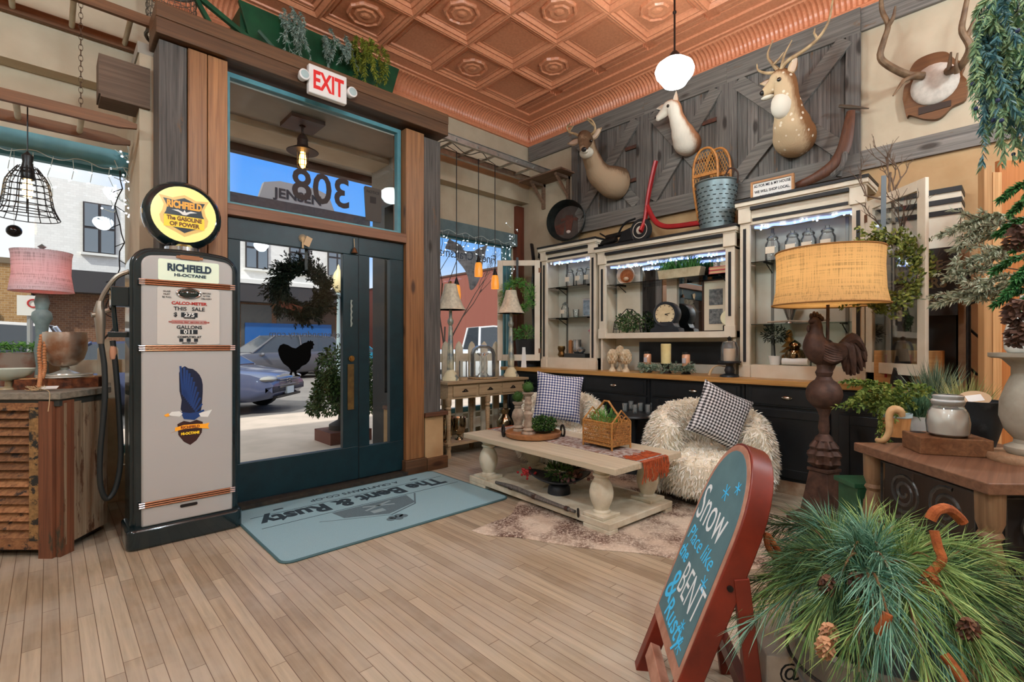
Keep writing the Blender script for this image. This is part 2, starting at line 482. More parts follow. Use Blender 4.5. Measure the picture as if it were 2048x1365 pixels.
def window(name, x0, x1, z0, z1, y, fr=.05, bars=()):
    f = MB().box(x0, y - .03, z1 - fr, x1, y + .03, z1).box(x0, y - .03, z0, x1, y + .03, z0 + fr)
    for x in (x0, x1 - fr): f.box(x, y - .03, z0 + fr, x + fr, y + .03, z1 - fr)
    for x in bars: f.box(x - .02, y - .03, z0 + fr, x + .02, y + .03, z1 - fr)
    o = ST(name, f, teal_m)
    P(o, 'pane', MB().box(x0 + fr, y - .003, z0 + fr, x1 - fr, y + .003, z1 - fr), pane_m)
    return o
window('window_1', -3.2, .56, .36, 2.68, 5.1, .06)
wr = window('window_2', 2.97, 4.80, .36, 2.66, 5.1, .06, (4.66,))
script = mat('window_lettering', C(70, 78, 92), rough=.6)
P(wr, 'lettering', txt("Finest Craftsman's Goods", .17, basis((3.72, 5.092, 2.36), (-1, 0, 0), (0, 0, 1)), .9), script, label='grey lettering on the glass, reversed from inside')

# ---------------- vestibule ----------------
ST('trim_4', MB().box(.54, 4.05, 0, .70, 4.3, 3.32), greyw, bevel=.004)
ST('trim_5', MB().box(.705, 4.035, 0, .82, 4.28, 3.32).box(.825, 4.035, 0, .95, 4.28, 3.32), pine, bevel=.004)
ST('trim_6', MB().box(2.46, 4.06, .14, 2.66, 4.3, 3.3), pine, bevel=.004)
ST('trim_7', MB().box(2.665, 4.07, .56, 2.86, 4.32, 3.28), greyw, bevel=.004)
ST('trim_8', MB().box(2.44, 4.035, 0, 2.68, 4.3, .14).box(2.685, 4.035, 0, 2.93, 4.34, .12), pine_x, bevel=.006)
ST('trim_9', MB().box(.515, 3.99, 3.33, 2.9, 4.3, 3.44).box(.515, 3.985, 3.44, 2.9, 4.3, 3.54), pine_x, bevel=.006)
ST('wall_stone', MB().box(2.685, 4.08, .12, 2.9, 4.9, .53), tan_p)
ST('trim_10', MB().box(2.67, 4.045, .53, 2.94, 4.9, .57), wood('cap_wood', C(88, 54, 36), C(120, 78, 54), 'X'), bevel=.004)
stuc = mat('entry_stucco', C(150, 146, 136), C(138, 134, 124), 60, .9, bump=.2)
ST('ceiling_entry', MB().box(.45, 4.3, 3.3, 3.0, 5.6, 3.38), mat('entry_board', C(168, 162, 150), C(158, 152, 140), 3, .8))
ST('trim_11', MB().box(.3, 5.55, 3.22, 3.2, 5.64, 3.42), mat('dark_fascia', C(52, 48, 46), rough=.6))
ST('wall_entry', MB().box(2.74, 5.0, 2.95, 2.97, 5.28, 3.3).box(2.74, 4.32, 2.95, 2.95, 5.0, 3.3), stuc)
dkf = mat('dark_frame_paint', C(22, 26, 28), rough=.5)
ST('trim_12', MB().box(2.74, 4.98, 0, 2.96, 5.26, 2.95).box(2.74, 4.32, 2.78, 2.95, 4.98, 2.95).box(2.74, 4.32, 0, 2.80, 4.98, .7), dkf)
ST('wall_return', MB().box(.46, 4.3, 0, .56, 5.2, 3.3), cream)
ST('floor_entry', MB().box(.5, 4.27, -.03, 2.8, 5.2, .012), mat('entry_concrete', C(176, 162, 148), C(160, 148, 136), 6, .9))

# transom over the door
tw = window('window_3', .955, 2.45, 2.29, 3.30, 4.17, .035)
P(tw, 'house_number', txt('308', .36, basis((1.70, 4.162, 2.455), (-1, 0, 0), (0, 0, 1)), .95, .006), mat('number_vinyl', C(40, 26, 24), rough=.6), label='black house number on the glass, reversed from inside')
ss = MB().prism([(2.16 + .085 * sx * (1 if abs(k) else .8), 2.53 + .155 * sz) for k, (sx, sz) in enumerate([(-1, -.9), (-.9, -1), (.9, -1), (1, -.9), (1, .9), (.9, 1), (-.9, 1), (-1, .9)])], 'Y', 4.140, 4.152)
sg = S('notice_sign', 'dark rounded notice hanging against the glass over the door, right of the house number', 'sign', ss, mat('notice_brown', C(66, 60, 54), rough=.6))
P(sg, 'lettering', txt('NOTICE', .035, basis((2.16, 4.1385, 2.63), (1, 0, 0), (0, 0, 1))).join(MB().box(2.13, 4.1385, 2.54, 2.19, 4.139, 2.60)), mat('notice_ink', C(36, 32, 30), rough=.7))
ST('trim_13', MB().box(.95, 4.05, 2.205, 2.46, 4.24, 2.29), wood('transom_sill', C(120, 80, 56), C(158, 112, 84), 'X'), bevel=.004)

# door and side light
dY0, dY1 = 4.10, 4.155
dm = MB().box(.965, dY0, .05, 2.0, dY1, .34).box(.965, dY0, 2.037, 2.0, dY1, 2.2).box(.965, dY0, .34, 1.05, dY1, 2.037).box(1.857, dY0, .34, 2.0, dY1, 2.037)
door = ST('door_1', dm, teal, bevel=.004)
P(door, 'pane', MB().box(1.05, 4.125, .34, 1.857, 4.131, 2.037), pane_m)
P(door, 'push_plate', MB().box(1.895, 4.092, .67, 1.955, 4.1, 1.07), mat('worn_brass', C(132, 108, 66), C(96, 80, 56), 14, .4, .8), label='worn brass push plate', bevel=.002)
P(door, 'lock', MB().on((1.93, 4.1, 1.12), rx=rad(90)).cyl((0, 0, 0), .026, .014, 18).cyl((0, 0, .014), .014, .008, 14), mat('brass', C(160, 124, 70), rough=.3, metal=1), smooth=True)
P(door, 'bead_strand', MB().tube([(1.925 + .006 * (i % 2), 4.092, 1.40 + .026 * i) for i in range(10)], [.006, .010] * 5, 6), mat('strand_grey', C(140, 148, 140), rough=.4))
P(door, 'hinge_shadow_gap', MB().box(1.998, 4.098, .05, 2.003, 4.12, 2.2), black)
# hen silhouette sticker
hen = [(262, 345), (275, 315), (300, 303), (330, 312), (360, 330), (385, 335), (410, 318), (440, 298), (462, 292), (470, 280), (478, 288), (486, 278), (494, 287), (502, 284), (505, 300), (514, 310), (503, 318), (505, 336), (492, 340), (488, 352), (490, 385), (478, 420), (455, 445), (425, 458), (410, 478), (388, 490), (392, 512), (416, 522), (412, 529), (380, 527), (371, 498), (360, 496), (358, 521), (340, 515), (352, 490), (335, 465), (300, 440), (280, 410), (268, 380)]
hp_ = [at(480 + u * 220 / 758, 600 + v * 260 / 896, Y=4.12) for u, v in hen]
hm = MB().prism([(q.x, q.z) for q in hp_], 'Y', 4.1185, 4.1215)
P(door, 'hen_sticker', hm, mat('sticker_black', C(3, 3, 3), rough=.9, spec=.1), label='black hen silhouette stuck on the door glass')
P(door, 'lettering', txt('thebentandrusty.com', .075, basis((1.58, 4.123, 1.305), (-1, 0, 0), (0, 0, 1))), script)
sl = ST('window_4', MB().box(2.005, dY0, .05, 2.455, dY1, .33).box(2.005, dY0, 2.042, 2.455, dY1, 2.2).box(2.005, dY0, .33, 2.105, dY1, 2.042).box(2.311, dY0, .33, 2.455, dY1, 2.042), teal, bevel=.004)
P(sl, 'pane', MB().box(2.105, 4.125, .33, 2.311, 4.131, 2.042), pane_m)
ST('trim_14', MB().box(.95, 4.02, 0, 2.455, 4.2, .04), mat('threshold', C(30, 30, 28), C(58, 50, 40), 20, .6))

# ---------------- ceiling ----------------
cop = mat('copper_tin', C(224, 148, 110), C(210, 134, 96), 40, .33, bump=.06, spec=.6)
ZC = 4.28
cm = MB()
TX, X0, Y0 = .63, 3.69, 3.885   # grid crossing
def sq(a, c, z): return [(c[0] - a, c[1] - a, z), (c[0] + a, c[1] - a, z), (c[0] + a, c[1] + a, z), (c[0] - a, c[1] + a, z)]
def steps(c, prof):
    for (a, z), (a2, z2) in zip(prof, prof[1:]):
        cm.add(sq(a, c, z) + sq(a2, c, z2), [(0, 1, 5, 4), (1, 2, 6, 5), (2, 3, 7, 6), (3, 0, 4, 7)])
h = TX / 2
for i in range(-9, 1):
    for j in range(-12, 2):
        c = (X0 + (i + .5) * TX, Y0 + (j - .5) * TX)
        if c[0] > 4.35 or c[1] > 4.5: continue
        if (i + j) % 2:
            pr = [(h, ZC - .025), (h - .012, ZC - .03), (h - .03, ZC - .015), (h - .045, ZC + .0), (h - .06, ZC - .006), (h - .08, ZC + .014), (h - .10, ZC + .02), (h - .105, ZC + .012), (h - .115, ZC + .024)]
        else:
            pr = [(h, ZC - .025), (h - .012, ZC - .03), (h - .03, ZC - .012), (h - .05, ZC - .018), (h - .075, ZC + .012), (h - .085, ZC + .004), (h - .095, ZC + .012)]
        steps(c, pr)
        a, z = pr[-1]; cm.add(sq(a, c, z), [(0, 1, 2, 3)])
        if not (i + j) % 2:
            cm.lathe([(.165, ZC + .011), (.155, ZC - .012), (.14, ZC - .014), (.13, ZC + .002), (.10, ZC - .004), (.085, ZC - .016), (.05, ZC - .012), (.025, ZC - .024), (.0, ZC - .026)], (c[0], c[1], 0), 24, .045)
# ribbed border panels next to the cornice
XB, YB = X0 + TX, Y0 + TX
for j in range(-12, 2):
    y0 = Y0 + (j - 1) * TX; y1 = min(y0 + TX, YB)
    for k in range(4):
        x = XB + .005 + k * .04
        cm.box(x, y0 + .06, ZC - .012 - .006 * (k % 2), x + .026, y1 - .06, ZC + .02)
for i in range(-9, 1):
    x0 = X0 + i * TX
    for k in range(2): cm.box(x0 + .06, Y0 + TX - .45 + .62 + k * .04 - .17, ZC - .014, x0 + TX - .06, Y0 + TX + k * .04 + .026, ZC + .02) if 0 else None
cm.box(-5, -6, ZC + .015, 4.95, 4.88, ZC + .08)
ST('ceiling', cm, cop, smooth=False)
# cornice: ribbed cove
def cornice(name, fn, L, n):
    prof = []
    for k in range(9):
        a = pi / 2 * k / 8; prof.append((.02 + .15 * (1 - cos(a)), 4.09 + .13 * sin(a)))
    top = [(.19, 4.225), (.20, 4.235), (.235, 4.235), (.24, 4.25), (.36, 4.255), (.365, 4.275), (.46, 4.28), (.47, 4.31)]
    bot = [(.0, 4.03), (.028, 4.03), (.03, 4.06), (.018, 4.07), (.018, 4.088)]
    P_ = bot + prof + top; N = len(P_); mb = MB(); vs = []; fs = []
    for i in range(n + 1):
        s = L * i / n; rib = .007 * (1 if i % 2 else -1)
        for q, (d, z) in enumerate(P_):
            if 5 <= q < 14: d += rib; z -= rib * .6
            vs.append(fn(s, d, z))
    for i in range(n):
        for q in range(N - 1): fs.append((i * N + q, i * N + q + 1, (i + 1) * N + q + 1, (i + 1) * N + q))
    return ST(name, mb.add(vs, fs), cop)
cornice('trim_15', lambda s, d, z: (4.95 - d, 4.88 - d - max(0, s - 0), z) if 0 else (4.95 - d, min(4.88 - d, 4.88 - s), z), 8.0, 400)
cornice('trim_16', lambda s, d, z: (min(4.95 - d, 4.95 - s), 4.88 - d, z), 7.0, 350)

# ---------------- street ----------------
ST('sidewalk', MB().box(-30, 5.2, -.12, 40, 9.2, -.01), mat('sidewalk_concrete', C(212, 194, 178), C(196, 180, 164), 3, .9))
ST('street', MB().box(-60, 9.2, -.3, 60, 60, -.12), mat('asphalt', C(140, 134, 128), C(124, 118, 114), 2, .9))

def building(name, label, x0, x1, y, zt, m, wins, parts):
    t = T(name, label, 'building', ((x0 + x1) / 2, y, -.12))
    P(t, 'wall', MB().box(x0, y, -.12, x1, y + 8, zt), m)
    for (a, b, c, d) in wins:
        f = MB().box(a, y - .12, c, b, y + .02, d)
        wf = P(t, 'window', f, mat('dark_sash', C(52, 46, 48), rough=.5))
        g = MB(); mx, mz = (a + b) / 2, (c + d) / 2; e_ = .06
        for (p, q, r, s) in ((a, mx, c, mz), (mx, b, c, mz), (a, mx, mz, d), (mx, b, mz, d)): g.box(p + e_, y - .16, r + e_, q - e_, y - .12, s - e_)
        P(wf, 'pane', g, mat('far_window_pane', C(116, 126, 136), rough=.1))
        P(wf, 'sill', MB().box(a - .08, y - .25, c - .12, b + .08, y, c), white_p)
    for nm, mb, mm in parts: P(t, nm, mb, mm)
    return t
wb = brickm('white_brick', C(238, 236, 232), C(228, 226, 222), C(220, 218, 214), 2.2)
WX = [1.2, 3.0, 5.9, 8.45, 10.95, 13.4]
Yw = 32
gf = MB()
for k in range(6): gf.box(4.2 + k * 2.0, Yw - .12, .3, 5.9 + k * 2.0, Yw, 3.6)
building('white_brick_building', 'two storey white painted brick building across the street with black sash windows', -.5, 15.6, Yw, 9.2, wb,
         [(x, x + 1.25, 5.75, 8.25) for x in WX],
         [('fascia', MB().box(-.5, Yw - 1.0, 3.7, 15.6, Yw, 4.75), mat('dark_canopy', C(58, 56, 58), rough=.6)),
          ('snow_ledge', MB().box(6.5, Yw - 1.05, 4.75, 15.6, Yw, 4.98), white_p),
          ('brick_base', MB().box(-.5, Yw - .06, -.12, 15.6, Yw, 3.7), brickm('brown_brick', C(128, 88, 60), C(104, 70, 50), C(150, 130, 110), 2.4)),
          ('shop_window', gf, mat('shop_glass', C(74, 72, 68), rough=.15)),
          ('blue_sheet', MB().box(8.4, Yw - .2, 1.2, 13.6, Yw - .13, 2.5), mat('blue_sheet', C(30, 92, 160), rough=.6)),
          ('cornice', MB().box(4.5, Yw - .9, 9.35, 16.0, Yw, 9.9).box(4.5, Yw - .5, 8.7, 15.8, Yw, 9.35), mat('slate_cornice', C(30, 29, 34), C(50, 48, 52), 6, .7)),
          ('pediment', MB().prism([(9.0, 9.9), (13.6, 9.9), (13.2, 10.9), (12.4, 11.15), (10.2, 11.15), (9.3, 10.9)], 'Y', Yw - .7, Yw - .3), mat('pediment_grey', C(128, 126, 128), rough=.7)),
          ('pediment_lettering', txt('JENSEN', .8, basis((11.3, Yw - .71, 10.15), (1, 0, 0), (0, 0, 1)), 1.1, .02, .02), black)])
building('tan_brick_building', 'low tan brick shop across the street with a dark shop window, left end', -16, -.6, 31, 5.0,
         brickm('tan_brick', C(178, 138, 88), C(154, 114, 70), C(190, 170, 140), 2.4), [], [
          ('parapet', MB().box(-16, 30.9, 4.8, -.6, 31, 5.05), mat('coping', C(120, 104, 84), rough=.8)),
          ('shop_window', MB().box(-6, 30.9, .6, -1.6, 31, 2.6), mat('shop_glass', C(74, 72, 68), rough=.15)),
          ('awning', MB().box(-6.2, 30.4, 1.9, -1.4, 31, 2.1), mat('awning_green', C(74, 100, 82), rough=.7))])
building('red_brick_building', 'long red brick building side wall seen through the right display window', 18, 26, 9, 5.4, brickm('red_brick_front', C(170, 70, 50), C(150, 60, 44), C(176, 120, 104), 2.6), [], [
    ('side_wall', MB().box(17.96, 9, -.12, 18, 40, 5.4), brickm('red_brick_side', C(150, 58, 44), C(130, 48, 36), C(150, 90, 78), 2.6, 'X')),
    ('coping', MB().box(17.9, 9, 5.4, 18.3, 40, 5.5), mat('coping_dark', C(96, 70, 60), rough=.8)),
    ('rear_mass', MB().box(18, 17, -.12, 26, 40, 5.4), brickm('red_brick_front', C(170, 70, 50), C(150, 60, 44), C(176, 120, 104), 2.6))])

def car(name, label, loc, rz, paint, L=4.7, W=1.8, H=1.45, kind='sedan', extra=None):
    t = T(name, label, 'car', loc, None, rz)
    W0 = MATW[t.name]; hw = W / 2
    if kind == 'sedan': st = [(-.5, .55, .72), (-.46, .3, .95), (-.33, .22, 1.0), (-.15, .2, .98), (.15, .2, .95), (.30, .22, .92), (.42, .25, .82), (.475, .3, .72), (.5, .42, .62)]; gr = [(-.36, .98), (-.2, H - .03), (.02, H), (.12, H - .04), (.27, .94)]
    elif kind == 'suv': st = [(-.5, .5, .85), (-.47, .3, 1.08), (-.3, .25, 1.1), (.15, .25, 1.08), (.32, .25, 1.05), (.44, .28, .95), (.48, .32, .82), (.5, .45, .7)]; gr = [(-.49, 1.06), (-.42, H - .06), (-.2, H), (.08, H - .04), (.27, 1.06)]
    else: st = [(-.5, .55, 1.1), (-.48, .4, 1.2), (.15, .35, 1.2), (.3, .35, 1.18), (.46, .4, 1.08), (.5, .5, .9)]; gr = [(-.08, 1.18), (-.06, H - .04), (.02, H), (.14, H - .05), (.25, 1.18)]
    def hull(secs):
        mb = MB(); mb.m = W0; vs = []; fs = []; n = len(secs[0])
        for s_ in secs: vs += s_
        for i in range(len(secs) - 1):
            for k in range(n): fs.append((i * n + k, i * n + (k + 1) % n, (i + 1) * n + (k + 1) % n, (i + 1) * n + k))
        fs += [tuple(range(n - 1, -1, -1)), tuple((len(secs) - 1) * n + k for k in range(n))]
        return mb.add(vs, fs)
    S_ = []
    for (x, zb, zt) in st:
        q = hw * (1 - 1.9 * max(0, abs(x) - .36) ** 1.0 * .75); x *= L
        S_.append([(x, -q * .88, zb), (x, -q, zb + .12), (x, -q, zt - .2), (x, -q * .95, zt - .05), (x, -q * .6, zt), (x, q * .6, zt), (x, q * .95, zt - .05), (x, q, zt - .2), (x, q, zb + .12), (x, q * .88, zb)])
    P(t, 'body', hull(S_), paint, smooth=True, ang=50)
    gw = lambda z: hw * (.93 - .22 * max(0, z - .9) / .6)
    G = [[(x * L, -gw(z), .9 if z > 1 else z - .05), (x * L, -gw(z), z), (x * L, gw(z), z), (x * L, gw(z), .9 if z > 1 else z - .05)] for x, z in gr]
    G = [[(x * L, -hw * .93, .85), (x * L, -gw(z), z), (x * L, gw(z), z), (x * L, hw * .93, .85)] for x, z in gr]
    P(t, 'windows', hull(G), mat('car_glass', C(58, 64, 72), rough=.08, spec=.7), smooth=False)
    rf = MB(); rf.m = W0
    for (x, z), (x2, z2) in zip(gr[1:-1], gr[2:-1]): rf.add([(x * L, -gw(z) - .01, z + .012), (x * L, gw(z) + .01, z + .012), (x2 * L, gw(z2) + .01, z2 + .012), (x2 * L, -gw(z2) - .01, z2 + .012), (x * L, -gw(z) - .01, z - .05), (x * L, gw(z) + .01, z - .05), (x2 * L, gw(z2) + .01, z2 - .05), (x2 * L, -gw(z2) - .01, z2 - .05)], [(0, 1, 2, 3), (0, 3, 7, 4), (1, 5, 6, 2), (0, 4, 5, 1), (3, 2, 6, 7)])
    for sgn in (-1, 1):
        for (x, z), (x2, z2) in ((gr[0], gr[1]), (gr[-1], gr[-2])):
            rf.tube([(x * L, sgn * gw(z), z - .04), (x2 * L, sgn * gw(z2), z2)], .035, 6)
        xm = (gr[1][0] * .4 + gr[-2][0] * .6) * L; rf.tube([(xm, sgn * hw * .93, .9), (xm, sgn * gw(H), H - .03)], .03, 6)
    P(t, 'roof', rf, paint)
    tyre, hubm = mat('tyre', C(24, 24, 25), rough=.8), mat('wheel_alloy', C(176, 178, 184), rough=.3, metal=.8)
    for x in (-.29 * L, .31 * L):
        for sgn in (-1, 1):
            mb = MB(); mb.m = W0 @ Mx.Translation((x, sgn * (hw - .1), .33)) @ Mx.Rotation(rad(90), 4, 'X')
            wh = P(t, 'wheel', mb.lathe([(.2, -.11), (.32, -.1), (.335, 0), (.32, .1), (.2, .11)], (0, 0, 0), 24), tyre, smooth=True)
            mb = MB(); mb.m = W0 @ Mx.Translation((x, sgn * hw, .33)) @ Mx.Rotation(rad(90), 4, 'X')
            for k in range(7):
                a = 2 * pi * k / 7; mb.bar((0, 0, 0), (.2 * cos(a), .2 * sin(a), 0), .05, .03)
            P(wh, 'hub', mb.ring((0, 0, 0), .2, .02, 'Z', 20, 6).cyl((0, 0, -.02), .05, .05, 12), hubm)
    fx = .5 * L
    for sgn in (-1, 1):
        mb = MB(); mb.m = W0
        P(t, 'headlight', mb.sph((fx - .16, sgn * hw * .62, .68), (.15, .24, .06), 14, 8), mat('headlight_lens', C(150, 148, 142), rough=.1, spec=.8), smooth=True)
        mb = MB(); mb.m = W0
        P(t, 'tail_light', mb.sph((-fx + .1, sgn * hw * .75, .88), (.1, .14, .12), 12, 7), mat('tail_red', C(150, 30, 28), rough=.2), smooth=True)
        mb = MB(); mb.m = W0
        P(t, 'mirror', mb.sph((gr[-1][0] * L - .3, sgn * (hw + .06), .98), (.07, .12, .07), 10, 6), paint, smooth=True)
    mb = MB(); mb.m = W0
    mb.box(fx - .06, -.46, .50, fx + .02, .46, .535).box(fx - .06, -.44, .71, fx + .0, .44, .745)
    for k in range(3): mb.box(fx - .05, -.45, .56 + .045 * k, fx + .012, .45, .58 + .045 * k)
    gp = P(t, 'grille', mb, chrome)
    if extra == 'H':
        mb = MB(); mb.m = W0
        mb.bar((fx + .03, -.035, .565), (fx + .03, -.05, .675), .02, .02, (1, 0, 0)).bar((fx + .03, .035, .565), (fx + .03, .05, .675), .02, .02, (1, 0, 0)).box(fx + .02, -.045, .61, fx + .04, .045, .63)
        P(gp, 'emblem', mb, chrome)
    mb = MB(); mb.m = W0
    P(t, 'license_plate', mb.box(fx - .02, -.16, .36, fx + .03, .16, .5), mat('plate_white', C(186, 196, 202), rough=.4))
    mb = MB(); mb.m = W0
    P(t, 'lower_intake', mb.box(fx - .08, -.55, .30, fx + .005, .55, .345), black)
    return t
car('sedan', 'dark blue sedan parked nose in beside the sidewalk, seen through the door', (1.78, 12.14, -.12), rad(-42), mat('sedan_blue', C(74, 82, 112), rough=.25, spec=.6, coat=.6), 4.9, 1.85, 1.42, 'sedan', 'H')
car('suv', 'dark grey sport utility car parked across the street behind the blue sedan', (6.55, 20.4, -.12), rad(188), mat('suv_grey', C(92, 92, 100), rough=.25, coat=.6), 4.9, 1.85, 1.72, 'suv')
car('hatchback', 'bright teal hatchback parked across the street beyond the door', (10.2, 22.9, -.12), rad(182), mat('teal_car', C(24, 128, 160), rough=.25, coat=.6), 4.3, 1.75, 1.5, 'sedan')
car('suv', 'white sport utility car parked outside the left display window', (-2.0, 11.0, -.12), rad(174), mat('car_white', C(232, 232, 234), rough=.25, coat=.6), 4.8, 1.85, 1.72, 'suv')
car('pickup', 'white pickup truck parked outside the right display window', (9.6, 11.4, -.12), rad(-20), mat('car_white', C(232, 232, 234), rough=.25, coat=.6), 5.4, 1.95, 1.9, 'pickup')
q = at(60, 612, Y=9.0)
t = T('street_sign', 'small white parking sign on a thin post outside the left window', 'sign', (q.x, 9.0, -.01))
P(t, 'post', MB().tube([(q.x, 9.0, -.01), (q.x, 9.0, q.z + .14)], .03, 8), mat('post_galv', C(150, 152, 152), rough=.5, metal=.5)); P(t, 'plate', MB().box(q.x - .12, 8.95, q.z - .13, q.x + .12, 8.965, q.z + .13), white_p); P(t, 'emblem', MB().ring((q.x + .03, 8.945, q.z + .03), .05, .01, 'Y', 20, 5), mat('sign_red', C(180, 40, 40), rough=.5))
# street lamp
p = at(677, 700, Y=18.6)
t = T('street_lamp', 'tall street lamp with a cream acorn globe, beyond the door glass', 'lamp', (p.x, 18.6, -.12))
P(t, 'pole', MB().lathe([(.16, 0), (.16, .3), (.09, .5), (.06, 3.2), (.1, 3.3), (.05, 3.4)], (p.x, 18.6, -.12), 14), mat('pole_grey', C(150, 168, 170), rough=.5), smooth=True)
P(t, 'globe', MB().lathe([(.1, 3.38), (.24, 3.6), (.26, 3.85), (.16, 4.15), (.06, 4.3), (.05, 4.4), (0, 4.5)], (p.x, 18.6, -.12), 14), mat('globe_cream', C(226, 208, 158), rough=.4), smooth=True)
# urn with juniper on the sidewalk
p = at(690, 880, Z=-.01)
t = T('planter_urn', 'dark urn of trailing evergreens standing on the sidewalk outside the door', 'planter', (p.x, p.y, -.01))
P(t, 'urn', MB().lathe([(.2, 0), (.2, .06), (.09, .12), (.08, .2), (.2, .35), (.24, .55), (.27, .6), (.24, .6)], (p.x, p.y, .14), 20), mat('urn_dark', C(50, 44, 42), rough=.7), smooth=True)
P(t, 'plinth', MB().box(p.x - .3, p.y - .25, -.01, p.x + .25, p.y + .25, .14), mat('plinth', C(110, 66, 54), rough=.8))
g = MB()
leafclump(g, (p.x, p.y, .95), (.38, .34, .3), 1500, .07, .03, R_, .5, .3)
for k in range(14):
    a = rad(150 + 14 * k); q = V((p.x + .28 * cos(a), p.y + .28 * sin(a), .85))
    for i in range(6): leafclump(g, q + V((.05 * i * cos(a) * .5, .05 * i * sin(a) * .5, -.085 * i)), .07, 45, .06, .025, R_, .5, .5)
P(t, 'foliage', g, leafm('juniper', C(38, 62, 34), C(84, 112, 58)), stuff=True)
# bare street tree seen in the right window
p = at(883, 700, D=10)
tm = MB()
def twig(mb, p, d, ln, r, dep, rnd, spread=.6):
    e_ = p + d * ln; mid = p + d * ln * .5 + V((rnd.uniform(-1, 1), rnd.uniform(-1, 1), rnd.uniform(-.3, .6))) * ln * .07
    mb.tube([p, mid, e_], [r, r * .85, r * .65], 5)
    if dep:
        for _ in range(rnd.choice((2, 2, 3))):
            nd = (d + V((rnd.uniform(-1, 1), rnd.uniform(-1, 1), rnd.uniform(-.5, .8))) * spread).normalized()
            twig(mb, lerp(mid, e_, rnd.uniform(.3, 1)), nd, ln * rnd.uniform(.55, .85), r * .6, dep - 1, rnd, spread)
twig(tm, V((p.x, p.y, -.1)), V((.05, 0, 1)), 1.7, .028, 5, random.Random(4))
S('street_tree', 'small bare street tree outside the right display window', 'tree', tm, mat('bark_dark', C(60, 46, 40), rough=.9), smooth=True)
# entry lantern
p = V((1.70, 4.61, 3.3))
t = T('entry_lantern', 'caged lantern with a wide dark shade hanging from the entry ceiling outside the transom', 'lamp', p)
P(t, 'mounting_board', MB().box(p.x - .15, p.y - .15, 3.262, p.x + .15, p.y + .15, 3.3), wood('board_dark', C(58, 40, 28), C(84, 58, 40), 'X'))
P(t, 'stem', MB().lathe([(.05, 0), (.035, .04), (.012, .06), (.012, .13), (.03, .13)], (p.x, p.y, 3.132), 12), iron, smooth=True)
P(t, 'shade', MB().lathe([(.135, 3.02), (.14, 3.025), (.05, 3.075), (.045, 3.13), (.0, 3.135)], (p.x, p.y, 0), 24), iron, smooth=True)
P(t, 'bulb', MB().lathe([(0, 2.87), (.02, 2.88), (.032, 2.92), (.03, 2.96), (.02, 3.03), (.0, 3.035)], (p.x, p.y, 0), 14), emitm('amber_bulb', (1, .45, .1, 1), 12), smooth=True)
cg = MB()
for z in (2.99, 2.94, 2.89): cg.ring((p.x, p.y, z), .05, .003, 'Z', 18, 5)
for k in range(8):
    a = 2 * pi * k / 8; cg.tube([(p.x + .05 * cos(a), p.y + .05 * sin(a), 3.04), (p.x + .05 * cos(a), p.y + .05 * sin(a), 2.88), (p.x + .02 * cos(a), p.y + .02 * sin(a), 2.84)], .003, 4)
P(t, 'cage', cg, iron)
# ---------------- gas pump ----------------
def rrect(x0, x1, z0, z1, r, n=5, bottom=True):
    pts = []
    for cx, cz, a in ((x1 - r, z1 - r, 0), (x0 + r, z1 - r, 90)):
        for k in range(n + 1): q = rad(a + 90 * k / n); pts.append((cx + r * cos(q), cz + r * sin(q)))
    if bottom:
        for cx, cz, a in ((x0 + r, z0 + r, 180), (x1 - r, z0 + r, 270)):
            for k in range(n + 1): q = rad(a + 90 * k / n); pts.append((cx + r * cos(q), cz + r * sin(q)))
    else: pts += [(x0, z0), (x1, z0)]
    return pts
t = T('gas_pump', 'white and black antique gas pump with round yellow globe left of the door', 'gas pump', (.655, 3.87, 0))
pk = mat('pump_black', C(18, 34, 38), rough=.18, coat=.5); pw = mat('pump_white', C(178, 177, 174), rough=.22, coat=.4)
def arch(x0, x1, z0, z1, r, up):
    pts = rrect(x0, x1, z0, z1, r, 6, False); xc = (x0 + x1) / 2; w_ = (x1 - x0) / 2
    top = [(lerp(x1 - r, x0 + r, k / 8), 0) for k in range(1, 8)]
    q = pts[:7] + [(x, z1) for x, _ in top] + pts[7:]
    return [(x, z + (up * (1 - ((x - xc) / w_) ** 2) if z > z1 - r * 1.01 else 0)) for x, z in q]
P(t, 'housing', MB().prism(arch(.355, .95, .1, 1.835, .10, .025), 'Y', 3.765, 4.02), pk, smooth=True, ang=35, bevel=.012)
P(t, 'side_rim', MB().prism(arch(.372, .935, .1, 1.818, .09, .025), 'Y', 3.738, 3.77), pk, smooth=True, ang=35, bevel=.01)
P(t, 'base', MB().prism(rrect(.332, .962, 3.685, 4.03, .05), 'Z', 0, .125), pk, smooth=True, ang=35, bevel=.014)
P(t, 'front_panel', MB().prism(arch(.408, .905, .125, 1.79, .05, .02), 'Y', 3.715, 3.745), pw, smooth=True, ang=35, bevel=.01)
cpb = mat('copper_band', C(146, 98, 70), rough=.3, metal=.8)
for z in (1.63, 1.222, .26):
    bnd = MB(); en = (MB(), MB())
    for k in (-1, 0, 1):
        bnd.tube([(.425, 3.711, z + k * .013), (.888, 3.711, z + k * .013)], .006, 8)
        for q, (a, b) in zip(en, ((.395, .425), (.888, .918))): q.tube([(a, 3.713, z + k * .013), (b, 3.711, z + k * .013)], .0065, 8)
    o = P(t, 'band', bnd, cpb, smooth=True)
    for q in en: P(o, 'end_cap', q, chrome, smooth=True)
P(t, 'crown_badge', MB().box(.585, 3.708, 1.795, .73, 3.716, 1.811).box(.605, 3.706, 1.79, .71, 3.716, 1.816), cpb)
ink = mat('print_ink', C(24, 30, 36), rough=.6); redink = mat('red_ink', C(176, 44, 34), rough=.6)
TX_ = lambda x, z, y=3.7085: basis((x, y, z), (1, 0, 0), (0, 0, 1))
